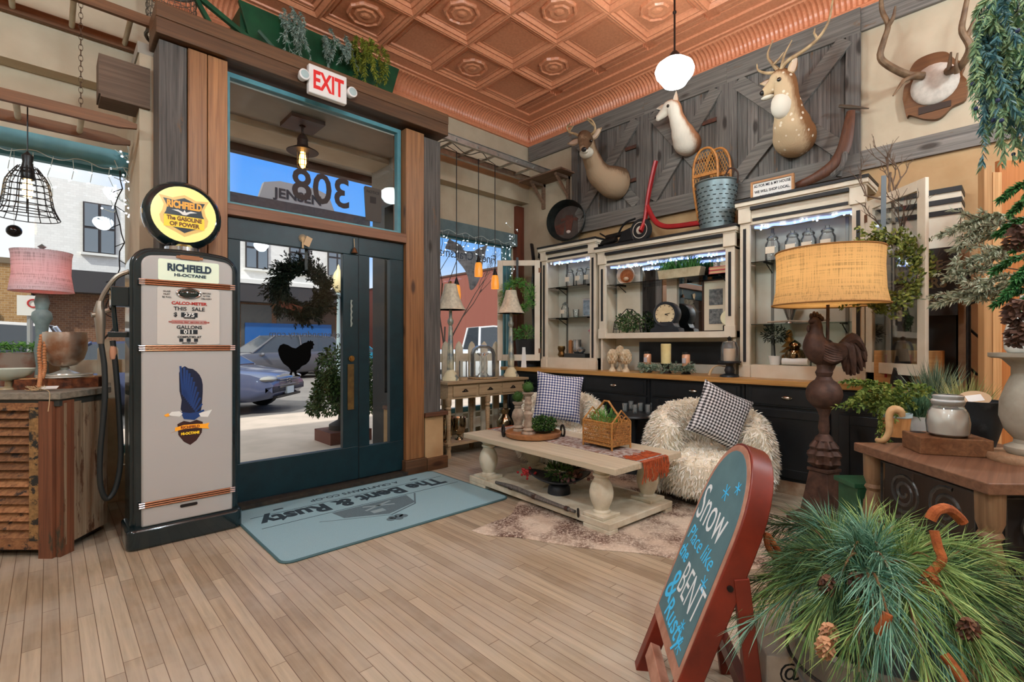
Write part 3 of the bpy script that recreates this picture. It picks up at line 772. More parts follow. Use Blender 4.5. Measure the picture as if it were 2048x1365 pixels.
o = P(t, 'brand_panel', MB().prism(rrect(.49, .822, 1.648, 1.782, .012), 'Y', 3.711, 3.716), mat('panel_glow', C(226, 238, 214), rough=.15, emit=C(214, 232, 200), es=.12))
P(o, 'lettering', txt('RICHFIELD', .062, TX_(.657, 1.712), .82, .003).join(txt('HI-OCTANE', .026, TX_(.66, 1.678), 1.25, .001)), mat('navy_ink', C(14, 44, 62), rough=.5))
o = P(t, 'dial_face', MB().prism(rrect(.485, .825, 1.243, 1.608, .016), 'Y', 3.711, 3.716), mat('dial_grey', C(206, 202, 194), rough=.12, coat=.6))
L = MB()
for s_, sz, z, wd in (('THIS   SALE', .034, 1.462, 1), ('GALLONS', .03, 1.346, 1.05), ('COMPUTED AT', .017, 1.288, 1.1), ('TAX INCLUDED', .009, 1.412, 1), ('CENTS PER GALLON', .009, 1.252, 1)): P(o, 'lettering', txt(s_, sz, TX_(.655, z), wd, .0006), ink)
P(o, 'lettering', txt('$', .036, TX_(.58, 1.424), 1, .001), ink)
for q, zz in (((.55, 'GLASS'), 1.575), ((.55, 'MUST'), 1.557), ((.55, 'BE FULL'), 1.539), ((.765, 'BEFORE'), 1.575), ((.765, 'AFTER'), 1.557), ((.765, 'DELIVERY'), 1.539)): P(o, 'lettering', txt(q[1], .014, TX_(q[0] - .015, zz)), ink)
P(o, 'counter_window', MB().box(.61, 3.7095, 1.42, .70, 3.711, 1.45), ink); P(o, 'counter_window', MB().box(.605, 3.7095, 1.312, .70, 3.711, 1.34), ink)
for k in range(3): P(o, 'counter_window', MB().box(.60 + k * .04, 3.7095, 1.262, .622 + k * .04, 3.711, 1.284), ink)
P(o, 'red_lettering', txt('CALCO-METER', .026, TX_(.655, 1.5), 1.1, .001), redink)
L = (txt('RECORDING FIRST RECORD IN PRICE', .011, TX_(.655, 1.385), 1.2, .0004)).box(.56, 3.7095, 1.378, .75, 3.711, 1.381).box(.56, 3.7095, 1.396, .75, 3.711, 1.399)
P(o, 'red_lettering', L, redink)
wh_ = mat('digit_white', C(232, 232, 226), rough=.5)
P(o, 'digits', txt('275', .034, TX_(.655, 1.424, 3.708), 1.1, .001), wh_); P(o, 'digits', txt('011', .034, TX_(.652, 1.315, 3.708), 1.1, .001), wh_)
eye = MB().mx(Mx.Translation((.652, 3.712, 1.572)) @ Mx.Diagonal((1, 1, .52, 1)))
o = P(t, 'sight_glass', eye.sph((0, 0, 0), (.055, .02, .05), 20, 10), mat('dark_sight_glass', C(24, 40, 38), rough=.08, coat=1), smooth=True)
eye = MB().mx(Mx.Translation((.652, 3.711, 1.572)) @ Mx.Diagonal((1, 1, .52, 1)))
P(o, 'rim', eye.ring((0, 0, 0), .062, .009, 'Y', 28, 8), chrome, smooth=True)
P(t, 'lock_slot', MB().prism(rrect(.605, .70, .205, .224, .008), 'Y', 3.7105, 3.716), black)
# globe sign
gc = V((.645, 3.88, 2.098)); gm = Mx.Translation(gc) @ Mx.Rotation(rad(90), 4, 'X')
gl = P(t, 'globe', MB().mx(gm).lathe([(.0, -.075), (.12, -.075), (.2, -.06), (.222, -.03), (.222, .03), (.2, .06), (.185, .072), (.178, .066), (0, .066)], (0, 0, 0), 40), pk, smooth=True)
P(gl, 'collar', MB().lathe([(.10, 1.85), (.10, 1.885), (.085, 1.9)], (.645, 3.88, 0), 24), chrome, smooth=True)
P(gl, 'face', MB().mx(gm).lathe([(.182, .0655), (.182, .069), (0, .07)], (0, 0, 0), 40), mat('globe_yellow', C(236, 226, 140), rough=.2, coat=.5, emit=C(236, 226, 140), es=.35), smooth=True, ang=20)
def GP(pts, y0, y1): return MB().prism([(gc.x + u, gc.z + v) for u, v in pts], 'Y', gc.y - y1, gc.y - y0)
shl = [(0, -.145), (.05, -.118), (.10, -.095), (.128, -.06), (.135, -.02), (.12, .01), (.112, .05), (.125, .082), (.138, .108), (.10, .105), (.065, .1), (.04, .112), (0, .128), (-.04, .112), (-.065, .1), (-.10, .105), (-.138, .108), (-.125, .082), (-.112, .05), (-.12, .01), (-.135, -.02), (-.128, -.06), (-.10, -.095), (-.05, -.118)]
P(gl, 'shield_outline', GP([(u * 1.0, v) for u, v in shl], .068, .0712), mat('shield_cream', C(236, 196, 110), rough=.3))
P(gl, 'shield', GP([(u * .84, v * .84) for u, v in shl], .069, .0722), mat('shield_navy', C(20, 32, 40), rough=.3))
GT = lambda u, v, d=.074: basis((gc.x + u, gc.y - d, gc.z + v), (1, 0, 0), (0, 0, 1))
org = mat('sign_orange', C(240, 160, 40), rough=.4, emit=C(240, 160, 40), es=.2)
P(gl, 'name', txt('RICHFIELD', .062, GT(0, .038), .66, .003), org)
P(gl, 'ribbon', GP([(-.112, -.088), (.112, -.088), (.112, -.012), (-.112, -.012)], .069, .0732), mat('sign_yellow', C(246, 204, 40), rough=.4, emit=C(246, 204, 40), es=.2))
P(gl, 'slogan', txt('The GASOLINE', .036, GT(0, -.043, .075), .82, .0015).join(txt('OF POWER', .036, GT(0, -.08, .075), .9, .0015)), mat('slogan_brown', C(112, 70, 10), rough=.5))
P(gl, 'eagle', GP([(-.07, .022), (-.03, .012), (-.01, -.004), (.01, -.004), (.03, .012), (.07, .022), (.035, .026), (.008, .014), (0, .03), (-.008, .014), (-.035, .026)], .070, .0735), wh_)
# eagle decal
ex, ez, EK = .66, .855, 1.16
def EP(pts, y, k=1.0): return MB().prism([(ex + EK * u, ez + EK * v) for u, v in pts], 'Y', 3.7145 - y, 3.715)
dk_b = mat('eagle_blue', C(28, 62, 120), rough=.4); dk_n = mat('eagle_navy', C(20, 28, 56), rough=.4)
dec = P(t, 'eagle_emblem', EP([(-.052, .18), (-.045, .205), (-.025, .217), (-.01, .205), (.012, .2), (.03, .185), (.045, .165), (.055, .14), (.06, .11), (.06, .07), (.058, .03), (.055, -.01), (.05, -.04), (.02, -.06), (-.03, -.05), (-.045, -.02), (-.04, .03), (-.05, .08)], .0005), dk_n, label='blue eagle with raised wing over an orange ribbon and dark shield')
fe = MB()
for k in range(11):
    a = k / 10; root = (lerp(-.035, .03, a), lerp(.06, -.05, a)); tip = (lerp(-.046, .066, a ** .8), lerp(.218, -.035, a ** 1.5))
    fe.bar((ex + EK * root[0], 3.7134, ez + EK * root[1]), (ex + EK * tip[0], 3.7134, ez + EK * tip[1]), .0115, .0015, (0, 1, 0))
P(dec, 'feathers', fe, dk_b)
P(dec, 'body', EP([(-.045, -.035), (.0, -.045), (.05, -.04), (.055, -.06), (.02, -.085), (-.03, -.075)], .0012), dk_b)
P(dec, 'head', EP([(-.10, -.045), (-.085, -.03), (-.05, -.03), (-.035, -.045), (-.05, -.06), (-.085, -.052)], .0016).join(EP([(.04, -.05), (.105, -.035), (.085, -.075), (.05, -.07)], .0014)), wh_)
P(dec, 'beak', EP([(-.12, -.045), (-.10, -.035), (-.095, -.052), (-.11, -.055)], .0018), org)
P(dec, 'shield', EP([(-.06, -.10), (-.03, -.085), (0, -.095), (.03, -.085), (.06, -.10), (.055, -.16), (.03, -.2), (0, -.222), (-.03, -.2), (-.055, -.16)], .001), mat('shield_brown', C(56, 30, 30), rough=.4))
P(dec, 'ribbon', EP([(-.092, -.145), (-.07, -.138), (-.07, -.118), (-.03, -.108), (.03, -.108), (.07, -.112), (.092, -.108), (.085, -.128), (.092, -.142), (.07, -.138), (.03, -.13), (-.03, -.13), (-.07, -.138)], .0022), org)
P(dec, 'lettering', txt('RICHFIELD', .023, basis((ex, 3.7115, ez - .148), (1, 0, 0), (0, 0, 1)), .95, .0008), mat('letter_red', C(120, 30, 20), rough=.5))
P(dec, 'lower_lettering', txt('HI-OCTANE', .022, basis((ex, 3.713, ez - .188), (1, 0, 0), (0, 0, 1)), .85, .001), mat('sign_yellow', C(246, 204, 40)))
# nozzle and hose on the pump's left side
noz = mat('nozzle_alloy', C(150, 140, 126), rough=.35, metal=.7)
nz = P(t, 'nozzle', MB().tube(curve([(.36, 3.84, 1.70), (.30, 3.86, 1.66), (.25, 3.88, 1.57), (.225, 3.89, 1.50)], 10), .014, 8).tube([(.225, 3.89, 1.51), (.222, 3.89, 1.45), (.226, 3.89, 1.36), (.228, 3.89, 1.25)], [.017, .03, .026, .018], 10)
       .tube([(.222, 3.89, 1.43), (.185, 3.885, 1.425)], [.02, .016], 10).tube([(.225, 3.89, 1.44), (.27, 3.89, 1.46)], .016, 8), noz, smooth=True)
P(nz, 'trigger', MB().tube(curve([(.25, 3.89, 1.47), (.29, 3.89, 1.45), (.295, 3.89, 1.36), (.25, 3.89, 1.29), (.235, 3.89, 1.27)], 12), .006, 6), iron, smooth=True)
P(t, 'nozzle_boot', MB().box(.27, 3.80, 1.48, .36, 3.92, 1.60).box(.26, 3.85, 1.29, .36, 3.90, 1.325).tube([(.30, 3.87, 1.31), (.28, 3.87, 1.56)], .014, 8), pk, bevel=.012)
hs = mat('hose_rubber', C(30, 34, 34), rough=.55)
P(t, 'hose', MB().tube(curve([(.23, 3.89, 1.25), (.245, 3.88, 1.1), (.245, 3.87, .9), (.225, 3.87, .6), (.225, 3.87, .4), (.255, 3.88, .30), (.30, 3.89, .36), (.325, 3.9, .55), (.315, 3.9, .85), (.30, 3.9, 1.1), (.285, 3.9, 1.27)], 60), .015, 10), hs, smooth=True)
P(t, 'grip', MB().lathe([(.0, -.05), (.016, -.045), (.02, 0), (.014, .04), (.0, .05)], (.288, 3.9, 1.2), 12), mat('tan_grip', C(190, 136, 104), rough=.6), smooth=True)

# ---------------- corner cabinet made of old shutters ----------------
t = T('shutter_cabinet', 'corner cabinet built from peeling wooden shutters left of the gas pump', 'cabinet', (-.2, 4.35, 0))
rd = (.7263, -.6874); L0 = V((-.62, 4.525, 0)); P0 = V((.04, 3.9, 0))
shw = wood('peeling_shutter', C(110, 70, 44), C(170, 122, 80), 'X', .8, vary=.5, wear=C(54, 44, 38), wl=.56)
shv = wood('peeling_board', C(120, 96, 72), C(168, 148, 122), 'Z', .85, vary=.3, wear=C(96, 62, 40), wl=.56)
stl = wood('red_stile', C(92, 54, 36), C(132, 84, 56), 'Z', .7, wear=C(60, 58, 44), wl=.6)
P(t, 'carcass', MB().prism([(-.60, 4.53), (.04, 3.93), (.245, 4.215), (.27, 4.6), (-.60, 4.6)], 'Z', .03, .93), mat('cabinet_dark', C(40, 32, 28), rough=.8))
fm = basis(L0, (rd[0], rd[1], 0), (0, 0, 1)); W_ = (P0 - L0).length
sl_ = MB().mx(fm)
for k in range(15):
    z = .12 + k * .05
    sl_.add([(W_ - .62, z, .0), (W_ - .16, z, .0), (W_ - .16, z + .045, -.028), (W_ - .62, z + .045, -.028), (W_ - .62, z - .008, .006), (W_ - .16, z - .008, .006), (W_ - .16, z + .037, -.022), (W_ - .62, z + .037, -.022)], [(4, 5, 6, 7), (0, 3, 2, 1), (0, 1, 5, 4), (2, 3, 7, 6), (1, 2, 6, 5), (3, 0, 4, 7)])
P(t, 'slats', sl_, shw)
P(t, 'top_rail', MB().mx(fm).box(0, .86, -.03, W_ - .1, .905, .012), shw)
P(t, 'bottom_rail', MB().mx(fm).box(0, .05, -.03, W_ - .06, .11, .012), shw)
P(t, 'stile', MB().mx(fm).box(W_ - .16, .1, -.03, W_ - .10, .88, .014), wood('peel_stile', C(110, 84, 50), C(170, 130, 80), 'Y', .8, wear=C(40, 40, 36), wl=.52))
P(t, 'corner_post', MB().mx(fm).box(W_ - .10, .0, -.05, W_ - .02, .915, .02).box(W_ - .02, 0, -.09, W_ + .01, .915, .0), stl)
q0 = V((.055, 3.915, 0)); q1 = V((.27, 4.215, 0)); d_ = (q1 - q0).normalized()
sp_ = MB()
for k in range(5):
    a = q0 + d_ * (.374 * k / 5); b = q0 + d_ * (.374 * (k + .97) / 5)
    sp_.bar((a.x, a.y, .48), (b.x, b.y, .48), .024, .84)
P(t, 'side_boards', sp_, shv)
P(t, 'top', MB().prism([(-.66, 4.5), (.045, 3.865), (.30, 4.20), (.33, 4.65), (-.66, 4.65)], 'Z', .925, .965), wood('cabinet_top', C(120, 112, 98), C(162, 154, 138), 'X', .6), bevel=.004)
P(t, 'apron', MB().prism([(-.63, 4.515), (.043, 3.885), (.285, 4.205), (.30, 4.62), (-.63, 4.62)], 'Z', .885, .925), mat('apron_grey', C(52, 54, 50), rough=.7))

# things standing on the cabinet
t = T('bark_slab', 'thick bark edged wooden slab lying on the shutter cabinet under the urn', 'wood slab', (.06, 4.33, .965))
bk = MB(); n = 40; ou = []; rr_ = random.Random(3)
for k in range(n):
    a = 2 * pi * k / n; q = 1 + rr_.uniform(-.10, .10) + (.06 if k % 3 else -.05); ou.append((.065 + .21 * q * cos(a), 4.33 + .12 * q * sin(a)))
P(t, 'bark', MB().prism(ou, 'Z', .965, 1.028), mat('bark_brown', C(128, 72, 40), C(60, 34, 24), 25, .9, bump=.8))
P(t, 'face', MB().prism([(lerp(.065, u, .9), lerp(4.33, v, .9)) for u, v in ou], 'Z', 1.028, 1.034), wood('cut_wood', C(170, 120, 76), C(206, 160, 110), 'X', .7))
t = T('tray', 'round pale tray on the bark slab beneath the urn', 'tray', (.075, 4.33, 1.034))
P(t, 'disc', MB().cyl((.075, 4.33, 1.034), .14, .012, 30), mat('tray_white', C(206, 204, 192), rough=.4), smooth=True)
P(t, 'rim', MB().ring((.075, 4.33, 1.047), .137, .006, 'Z', 30, 6), mat('tray_rim', C(180, 176, 160), rough=.4), smooth=True)
u_ = T('goblet_urn', 'hammered metal goblet urn with rust brown body on the tray', 'urn', (.075, 4.33, 1.049))
hm_ = mat('hammered_metal', C(150, 106, 78), C(188, 176, 160), 7, .35, .65, bump=.5, lo=.35, hi=.6)
P(u_, 'bowl', MB().lathe([(.02, 1.10), (.06, 1.11), (.095, 1.15), (.112, 1.21), (.114, 1.27), (.108, 1.325), (.103, 1.325), (.108, 1.27), (.10, 1.2), (.05, 1.13), (0, 1.12)], (.075, 4.33, 0), 28), hm_, smooth=True)
P(u_, 'foot', MB().lathe([(.078, 1.049), (.075, 1.056), (.03, 1.075), (.018, 1.085), (.026, 1.093), (.02, 1.10)], (.075, 4.33, 0), 24), mat('foot_pale', C(200, 200, 190), rough=.3, metal=.4), smooth=True)
bs = MB(); bp = curve([(-.035, 4.33, 1.30), (-.045, 4.27, 1.2), (-.04, 4.25, 1.1), (-.04, 4.16, 1.04), (-.045, 4.12, .99)], 22)
for k, q in enumerate(bp): bs.sph(q, .0125, 8, 6)
for k, q in enumerate(curve([(-.012, 4.30, 1.318), (-.022, 4.26, 1.2), (-.02, 4.24, 1.1), (-.03, 4.17, 1.04)], 18)): bs.sph(q, .0115, 8, 6)
S('bead_string', 'string of round wooden beads draped over the goblet urn', 'beads', bs, mat('bead_wood', C(190, 130, 84), C(172, 112, 70), 30, .55), smooth=True)
tg = T('twine_tag', 'white paper tag tied with frayed twine on the cabinet edge', 'tag', (-.03, 4.08, .965))
P(tg, 'paper', MB().mx(basis((.0, 4.06, .985), (.9, -.3, 0), (.3, .9, .35))).box(-.04, -.02, 0, .04, .02, .002), white_p)
tb = MB()
for k in range(30): q = V((-.06, 4.07, .972)); tb.tube([q + V((R_.uniform(-.03, .03), R_.uniform(-.03, .03), 0)), q + V((R_.uniform(-.05, .05), R_.uniform(-.05, .05), R_.uniform(0, .03)))], .002, 4)
tb.tube(curve([(-.03, 4.04, .98), (.0, 3.915, .97), (.0, 3.885, .91), (-.005, 3.88, .86)], 12), .002, 4)
P(tg, 'twine', tb, mat('jute', C(196, 168, 128), rough=.9))
cb_ = at(18, 800, D=3.05)
t = T('compote', 'low milk glass compote bowl with scalloped rim at the left end of the cabinet', 'bowl', (cb_.x, cb_.y, .965))
P(t, 'bowl', MB().lathe([(.02, 1.02), (.06, 1.03), (.10, 1.055), (.125, 1.095), (.12, 1.095), (.09, 1.06), (0, 1.04)], (cb_.x, cb_.y, 0), 32, .03), mat('milk_glass', C(206, 218, 204), rough=.25), smooth=True)
P(t, 'stem', MB().lathe([(.055, .966), (.05, .975), (.02, .985), (.018, 1.02)], (cb_.x, cb_.y, 0), 20), mat('compote_stem', C(170, 150, 116), rough=.35), smooth=True)
pb = at(50, 742, D=3.35)
t = T('rusty_planter', 'square rusty metal planter of greens behind the compote', 'planter', (pb.x - .05, pb.y, .965))
P(t, 'box', MB().box(pb.x - .17, pb.y - .06, .965, pb.x + .12, pb.y + .1, 1.19), mat('rusty_tin', C(150, 136, 122), C(130, 72, 44), 7, .6, .4, lo=.4, hi=.6), bevel=.004)
g = MB()
for k in range(40): a = V((pb.x + R_.uniform(-.3, .1), pb.y + R_.uniform(-.08, .08), 1.19)); branch(g, None, [a, a + V((R_.uniform(-.06, .06), R_.uniform(-.08, .0), .05)), a + V((R_.uniform(-.1, .1), R_.uniform(-.14, .0), R_.uniform(.0, .07)))], 22, .035, .006, R_, .8)
P(t, 'greens', g, leafm('fresh_green', C(58, 120, 52), C(124, 176, 84)), stuff=True)
lp = at(84, 540, D=3.3)
t = T('table_lamp', 'column table lamp whose grey shade glows red, in front of the left window', 'lamp', (lp.x, lp.y, .965))
blue_w = mat('blue_grey_stone', C(136, 158, 156), C(112, 132, 134), 14, .6, bump=.2)
P(t, 'column', MB().lathe([(.07, .966), (.07, 1.0), (.04, 1.02), (.03, 1.1), (.04, 1.2), (.03, 1.3), (.035, 1.38), (.055, 1.42), (.05, 1.46), (.03, 1.48), (.04, 1.53), (.03, 1.58)], (lp.x, lp.y, 0), 18), blue_w, smooth=True)
P(t, 'shade', MB().lathe([(.166, 1.60), (.163, 1.61), (.148, 1.72), (.152, 1.84), (.158, 1.87)], (lp.x, lp.y, 0), 32), shade_fabric('grey_shade', C(200, 202, 210), 220, .24), smooth=True)
P(t, 'bulb', MB().sph((lp.x, lp.y, 1.72), (.028, .028, .04), 12, 8), emitm('red_bulb', (1, .07, .03, 1), 40), smooth=True)
P(t, 'finial', MB().lathe([(.012, 1.87), (.02, 1.885), (.008, 1.89), (.024, 1.905), (.0, 1.925)], (lp.x, lp.y, 0), 12), mat('pewter', C(150, 156, 156), rough=.3, metal=.8), smooth=True)
P(t, 'harp', MB().ring((lp.x, lp.y, 1.73), .12, .003, 'Y', 24, 5), mat('brass', C(160, 124, 70)))

# ---------------- picket fences in the windows ----------------
picket_m = mat('peeling_picket', C(222, 214, 192), C(206, 194, 168), 10, .8)
def fence(name, label, x0, x1, y, gap, wd, zt, r1, r0):
    t = T(name, label, 'fence', ((x0 + x1) / 2, y, 0)); x = x0
    P(t, 'rail', MB().box(x0 - .08, y + .02, r1[0], x1, y + .06, r1[1]), picket_m)
    P(t, 'rail', MB().box(x0 - .08, y + .02, r0[0], x1, y + .06, r0[1]), picket_m)
    while x < x1:
        P(t, 'picket', MB().prism([(x - wd / 2, .06), (x + wd / 2, .06), (x + wd / 2, zt - .08), (x + wd * .3, zt - .03), (x, zt), (x - wd * .3, zt - .03), (x - wd / 2, zt - .08)], 'Y', y, y + .02), picket_m)
        x += gap
fence('picket_fence', 'white picket fence standing in the right display window behind the console table', 3.04, 4.36, 4.78, .2, .105, 1.28, (1.03, 1.13), (.2, .32))
fence('picket_fence', 'wide white picket fence in the left display window behind the shutter cabinet', -1.6, .5, 4.75, .32, .12, 1.29, (1.03, 1.13), (.2, .32))

# ---------------- ladders, chain and hanging lights at left ----------------
wl_ = wood('ladder_wood', C(92, 60, 38), C(134, 92, 60), 'X', .6); wrng = mat('ladder_rung_white', C(206, 200, 178), C(190, 182, 158), 9, .6)
def ladder(label, x0, x1, ya, yb, z, tip, off):
    t = T('wooden_ladder', label, 'ladder', ((x0 + x1) / 2, (ya + yb) / 2, z), 'wooden ladders hung overhead')
    for y in (ya, yb):
        P(t, 'rail', MB().prism([(x0, z - .035), (x1 - .1, z - .035), (x1, z - .035 + tip), (x1, z + .035 - tip), (x1 - .1, z + .035), (x0, z + .035)], 'Y', y - .016, y + .016), wl_)
    x = x0 + off
    while x < x1 - .1:
        P(t, 'rung', MB().tube([(x, ya - .01, z), (x, yb + .01, z)], .017, 10), wrng, smooth=True); x += .305
    return t
ladder('upper wooden ladder with white rungs lying flat from the door beam over the left window', -1.3, .72, 4.38, 4.84, 3.58, .0, .2)
ladder('lower wooden ladder hanging by a chain from the upper one at left', -1.6, .44, 4.24, 4.62, 2.75, .02, .23)
ch = MB(); xx, yy = .155, 4.4
for k in range(22):
    z = 3.54 - k * .036
    m = Mx.Translation((xx, yy + .06 * 0, z)) @ Mx.Rotation(rad(90 if k % 2 else 0), 4, 'Z') @ Mx.Diagonal((.5, 1, 1, 1))
    ch.mx(m).ring((0, 0, 0), .022, .003, 'Y', 12, 5)
S('hanging_chain', 'rusty chain with a wooden tag holding the lower ladder under the upper one', 'chain', ch, mat('rusty_chain', C(88, 66, 50), rough=.7, metal=.5), smooth=True)
S('wooden_block', 'short wooden beam end jutting from the wall left of the door post', 'beam', MB().box(.24, 4.28, 2.93, .52, 4.5, 3.2).box(.25, 4.27, 2.91, .52, 4.5, 2.93), wood('block_wood', C(84, 66, 52), C(116, 94, 76), 'X', .7))
cx, cy = -.10, 4.36
t = T('cage_pendant', 'black wire bell cage pendant with a glowing bulb hanging from the lower ladder', 'lamp', (cx, cy, 2.05))
cgp = [(.085 - .04, 2.37), (.06, 2.35), (.10, 2.28), (.112, 2.2), (.125, 2.12), (.155, 2.05)]
cg = MB()
for z_, r_ in ((2.05, .155), (2.085, .138), (2.12, .125), (2.16, .118), (2.2, .112), (2.24, .107), (2.28, .10), (2.32, .08), (2.35, .06)): cg.ring((cx, cy, z_), r_, .0032, 'Z', 28, 5)
for k in range(16):
    a = 2 * pi * k / 16; cg.tube(curve([(cx + r_ * cos(a), cy + r_ * sin(a), z_) for r_, z_ in cgp], 12), .0028, 4)
P(t, 'cage', cg, black)
P(t, 'socket', MB().lathe([(.0, 2.29), (.032, 2.29), (.034, 2.35), (.024, 2.4), (.03, 2.44), (.01, 2.46), (.004, 2.47)], (cx, cy, 0), 14), black, smooth=True)
P(t, 'cord', MB().tube([(cx, cy, 2.46), (cx, cy, 2.76)], .004, 6), black)
P(t, 'bulb', MB().lathe([(0, 2.17), (.02, 2.18), (.026, 2.22), (.022, 2.27), (.015, 2.29)], (cx, cy, 0), 12), emitm('filament_bulb', (1, .62, .25, 1), 14), smooth=True)
q = at(28, 462, D=3.5)
t = T('black_ornament', 'flat round black ornament hanging on a thread below the wire cage lamp', 'ornament', (q.x, q.y, q.z - .05))
P(t, 'ball', MB().sph(q, .043, 18, 12), mat('gloss_black', C(10, 8, 10), rough=.15), smooth=True)
P(t, 'thread', MB().tube([q + V((0, 0, .04)), q + V((0, 0, .58))], .0012, 4), white_p)
# icicle light strings
def icicles(name, label, x0, x1, y, z, n, rnd, bunch):
    t = T(name, label, 'string lights', ((x0 + x1) / 2, y, z - .3)); wv = MB(); bl = MB()
    pts = [(lerp(x0, x1, k / 24), y, z + .02 * sin(k * 1.7)) for k in range(25)]
    wv.tube(curve(pts, 60), .003, 4)
    for k in range(n):
        x = lerp(x0, x1, (k + .5) / n); p = V((x, y, z)); ln = rnd.choice((2, 3, 4))
        for i in range(ln):
            q = p + V((rnd.uniform(-.03, .03), rnd.uniform(-.01, .01), -.075)); wv.tube([p, q], .0022, 4)
            d = V((rnd.uniform(-1, 1), rnd.uniform(-.4, .4), rnd.uniform(-1, .2))).normalized(); bl.tube([q, q + d * .022], .005, 5); p = q
    for k in range(bunch):
        p = V((x1 + rnd.uniform(-.14, .0), y + rnd.uniform(-.03, .02), z + rnd.uniform(-.35, .25)))
        q = p + V((rnd.uniform(-.09, .07), 0, rnd.uniform(-.12, .05))); wv.tube(curve([p, (p + q) / 2 + V((.03, 0, -.03)), q], 6), .003, 4); bl.sph(q, .008, 6, 5)
    P(t, 'wire', wv, mat('icicle_wire', C(196, 206, 200), rough=.5)); P(t, 'bulbs', bl, mat('icicle_bulb', C(236, 240, 246), rough=.2, emit=(.8, .9, 1, 1), es=2.0), stuff=True)
icicles('icicle_lights', 'white icicle string lights along the top of the left window', -1.2, .5, 4.9, 2.62, 16, random.Random(5), 26)
icicles('icicle_lights', 'white icicle string lights along the top of the right window', 3.0, 4.7, 4.92, 2.64, 16, random.Random(6), 14)
q = MB(); p0 = V((.40, 4.86, 2.6))
for k in range(16):
    p1 = p0 + V((R_.uniform(-.03, .03), 0, -.07)); q.tube([p0, p1], .004, 4)
    if k % 2: q.tube([p1, p1 + V((R_.choice((-1, 1)) * .06, 0, -.04))], .003, 4)
    p0 = p1
S('dark_wire_strand', 'dark strand of unlit string lights hanging beside the left window post', 'string lights', q, black)

# ---------------- on top of the door beam ----------------
grn = mat('barrow_green', C(16, 78, 44), C(10, 60, 34), 7, .5)
t = T('seeder_box', 'old green wooden box planter lying on top of the door beam', 'planter', (1.75, 4.55, 3.4))
bx = MB()
bx.prism([(1.17, 3.56), (2.52, 3.56), (2.66, 4.12), (1.12, 4.12)], 'Y', 4.55, 4.60).prism([(1.17, 3.56), (2.52, 3.56), (2.66, 3.96), (1.12, 3.9)], 'Y', 4.75, 4.8)
P(t, 'front_board', MB().prism([(1.2, 3.78), (2.52, 3.78), (2.60, 4.06), (1.12, 4.06)], 'Y', 4.42, 4.46), grn, bevel=.006)
P(t, 'back_board', MB().box(1.2, 4.72, 3.56, 2.5, 4.76, 4.0), grn)
P(t, 'end_board', MB().box(1.14, 4.46, 3.56, 1.18, 4.76, 4.03), grn); P(t, 'end_board', MB().box(2.5, 4.46, 3.56, 2.54, 4.76, 4.03), grn)
P(t, 'floor', MB().box(1.18, 4.44, 3.54, 2.52, 4.76, 3.58), mat('barrow_dark', C(10, 40, 28), rough=.6))
P(t, 'skid', MB().tube(curve([(1.25, 4.35, 3.82), (1.35, 4.32, 3.72), (1.5, 4.3, 3.6), (1.75, 4.3, 3.555)], 14), (.022, .014), 6), mat('barrow_grey', C(74, 100, 84), rough=.6), smooth=True)
P(t, 'skid', MB().tube(curve([(2.25, 4.3, 3.555), (2.5, 4.3, 3.57), (2.68, 4.33, 3.6)], 10), (.022, .014), 6), mat('barrow_grey', C(74, 100, 84)), smooth=True)
P(t, 'handle', MB().bar((.75, 4.42, 3.98), (1.3, 4.42, 3.72), .035, .035), grn); P(t, 'handle', MB().bar((.82, 4.42, 3.92), (1.05, 4.42, 3.55), .035, .03), grn)
bsk = T('wire_basket', 'grey wire mesh basket wheel standing on the left end of the door beam', 'basket', (.68, 4.45, 3.54))
ms = MB()
for k in range(9): ms.ring((.68, 4.5, 3.58 + k * .05), .16, .003, 'Z', 26, 4)
for k in range(26): a = 2 * pi * k / 26; ms.tube([(.68 + .16 * cos(a), 4.5 + .16 * sin(a), 3.55), (.68 + .16 * cos(a + .6), 4.5 + .16 * sin(a + .6), 3.99)], .002, 4)
P(bsk, 'mesh', ms, mat('mesh_grey', C(112, 104, 92), rough=.6, metal=.4)); P(bsk, 'rim', MB().ring((.68, 4.5, 3.99), .165, .014, 'Z', 26, 6).ring((.68, 4.5, 3.555), .16, .012, 'Z', 26, 6), mat('rim_grey', C(96, 92, 84), rough=.6), smooth=True)
def hang(name, label, px, py0, py1, D, m, ln, wd, n, dx=.1, rnd=R_):
    a = at(px, py0, D=D); b = at(px, py1, D=D); g = MB()
    for k in range(16):
        p = a + V((rnd.uniform(-dx, dx), rnd.uniform(-dx, dx) * .6, rnd.uniform(-.04, .04))); L_ = (a.z - b.z) * rnd.uniform(.45, 1.0)
        branch(g, g, [p, p + V((rnd.uniform(-.03, .03), -.05, -L_ * .4)), p + V((rnd.uniform(-.08, .08), -.06, -L_))], n, ln, wd, rnd, .5, .002, .3)
    return S(name, label, 'greenery', g, m, kind=None)
frost = leafm('frosted_sprig', C(104, 124, 112), C(158, 172, 160))
hang('eucalyptus_sprig', 'frosted grey green sprig hanging over the left end of the green box', 582, 28, 128, 4.15, frost, .03, .007, 90, .14)
hang('eucalyptus_sprig', 'frosted grey green sprig hanging over the green box just left of the fern', 676, 78, 148, 4.42, frost, .03, .007, 90, .14)
hang('trailing_fern', 'yellow green trailing fern hanging over the right end of the green box', 735, 88, 200, 4.6, leafm('olive_fern', C(88, 104, 34), C(150, 150, 56)), .04, .008, 120, .16)
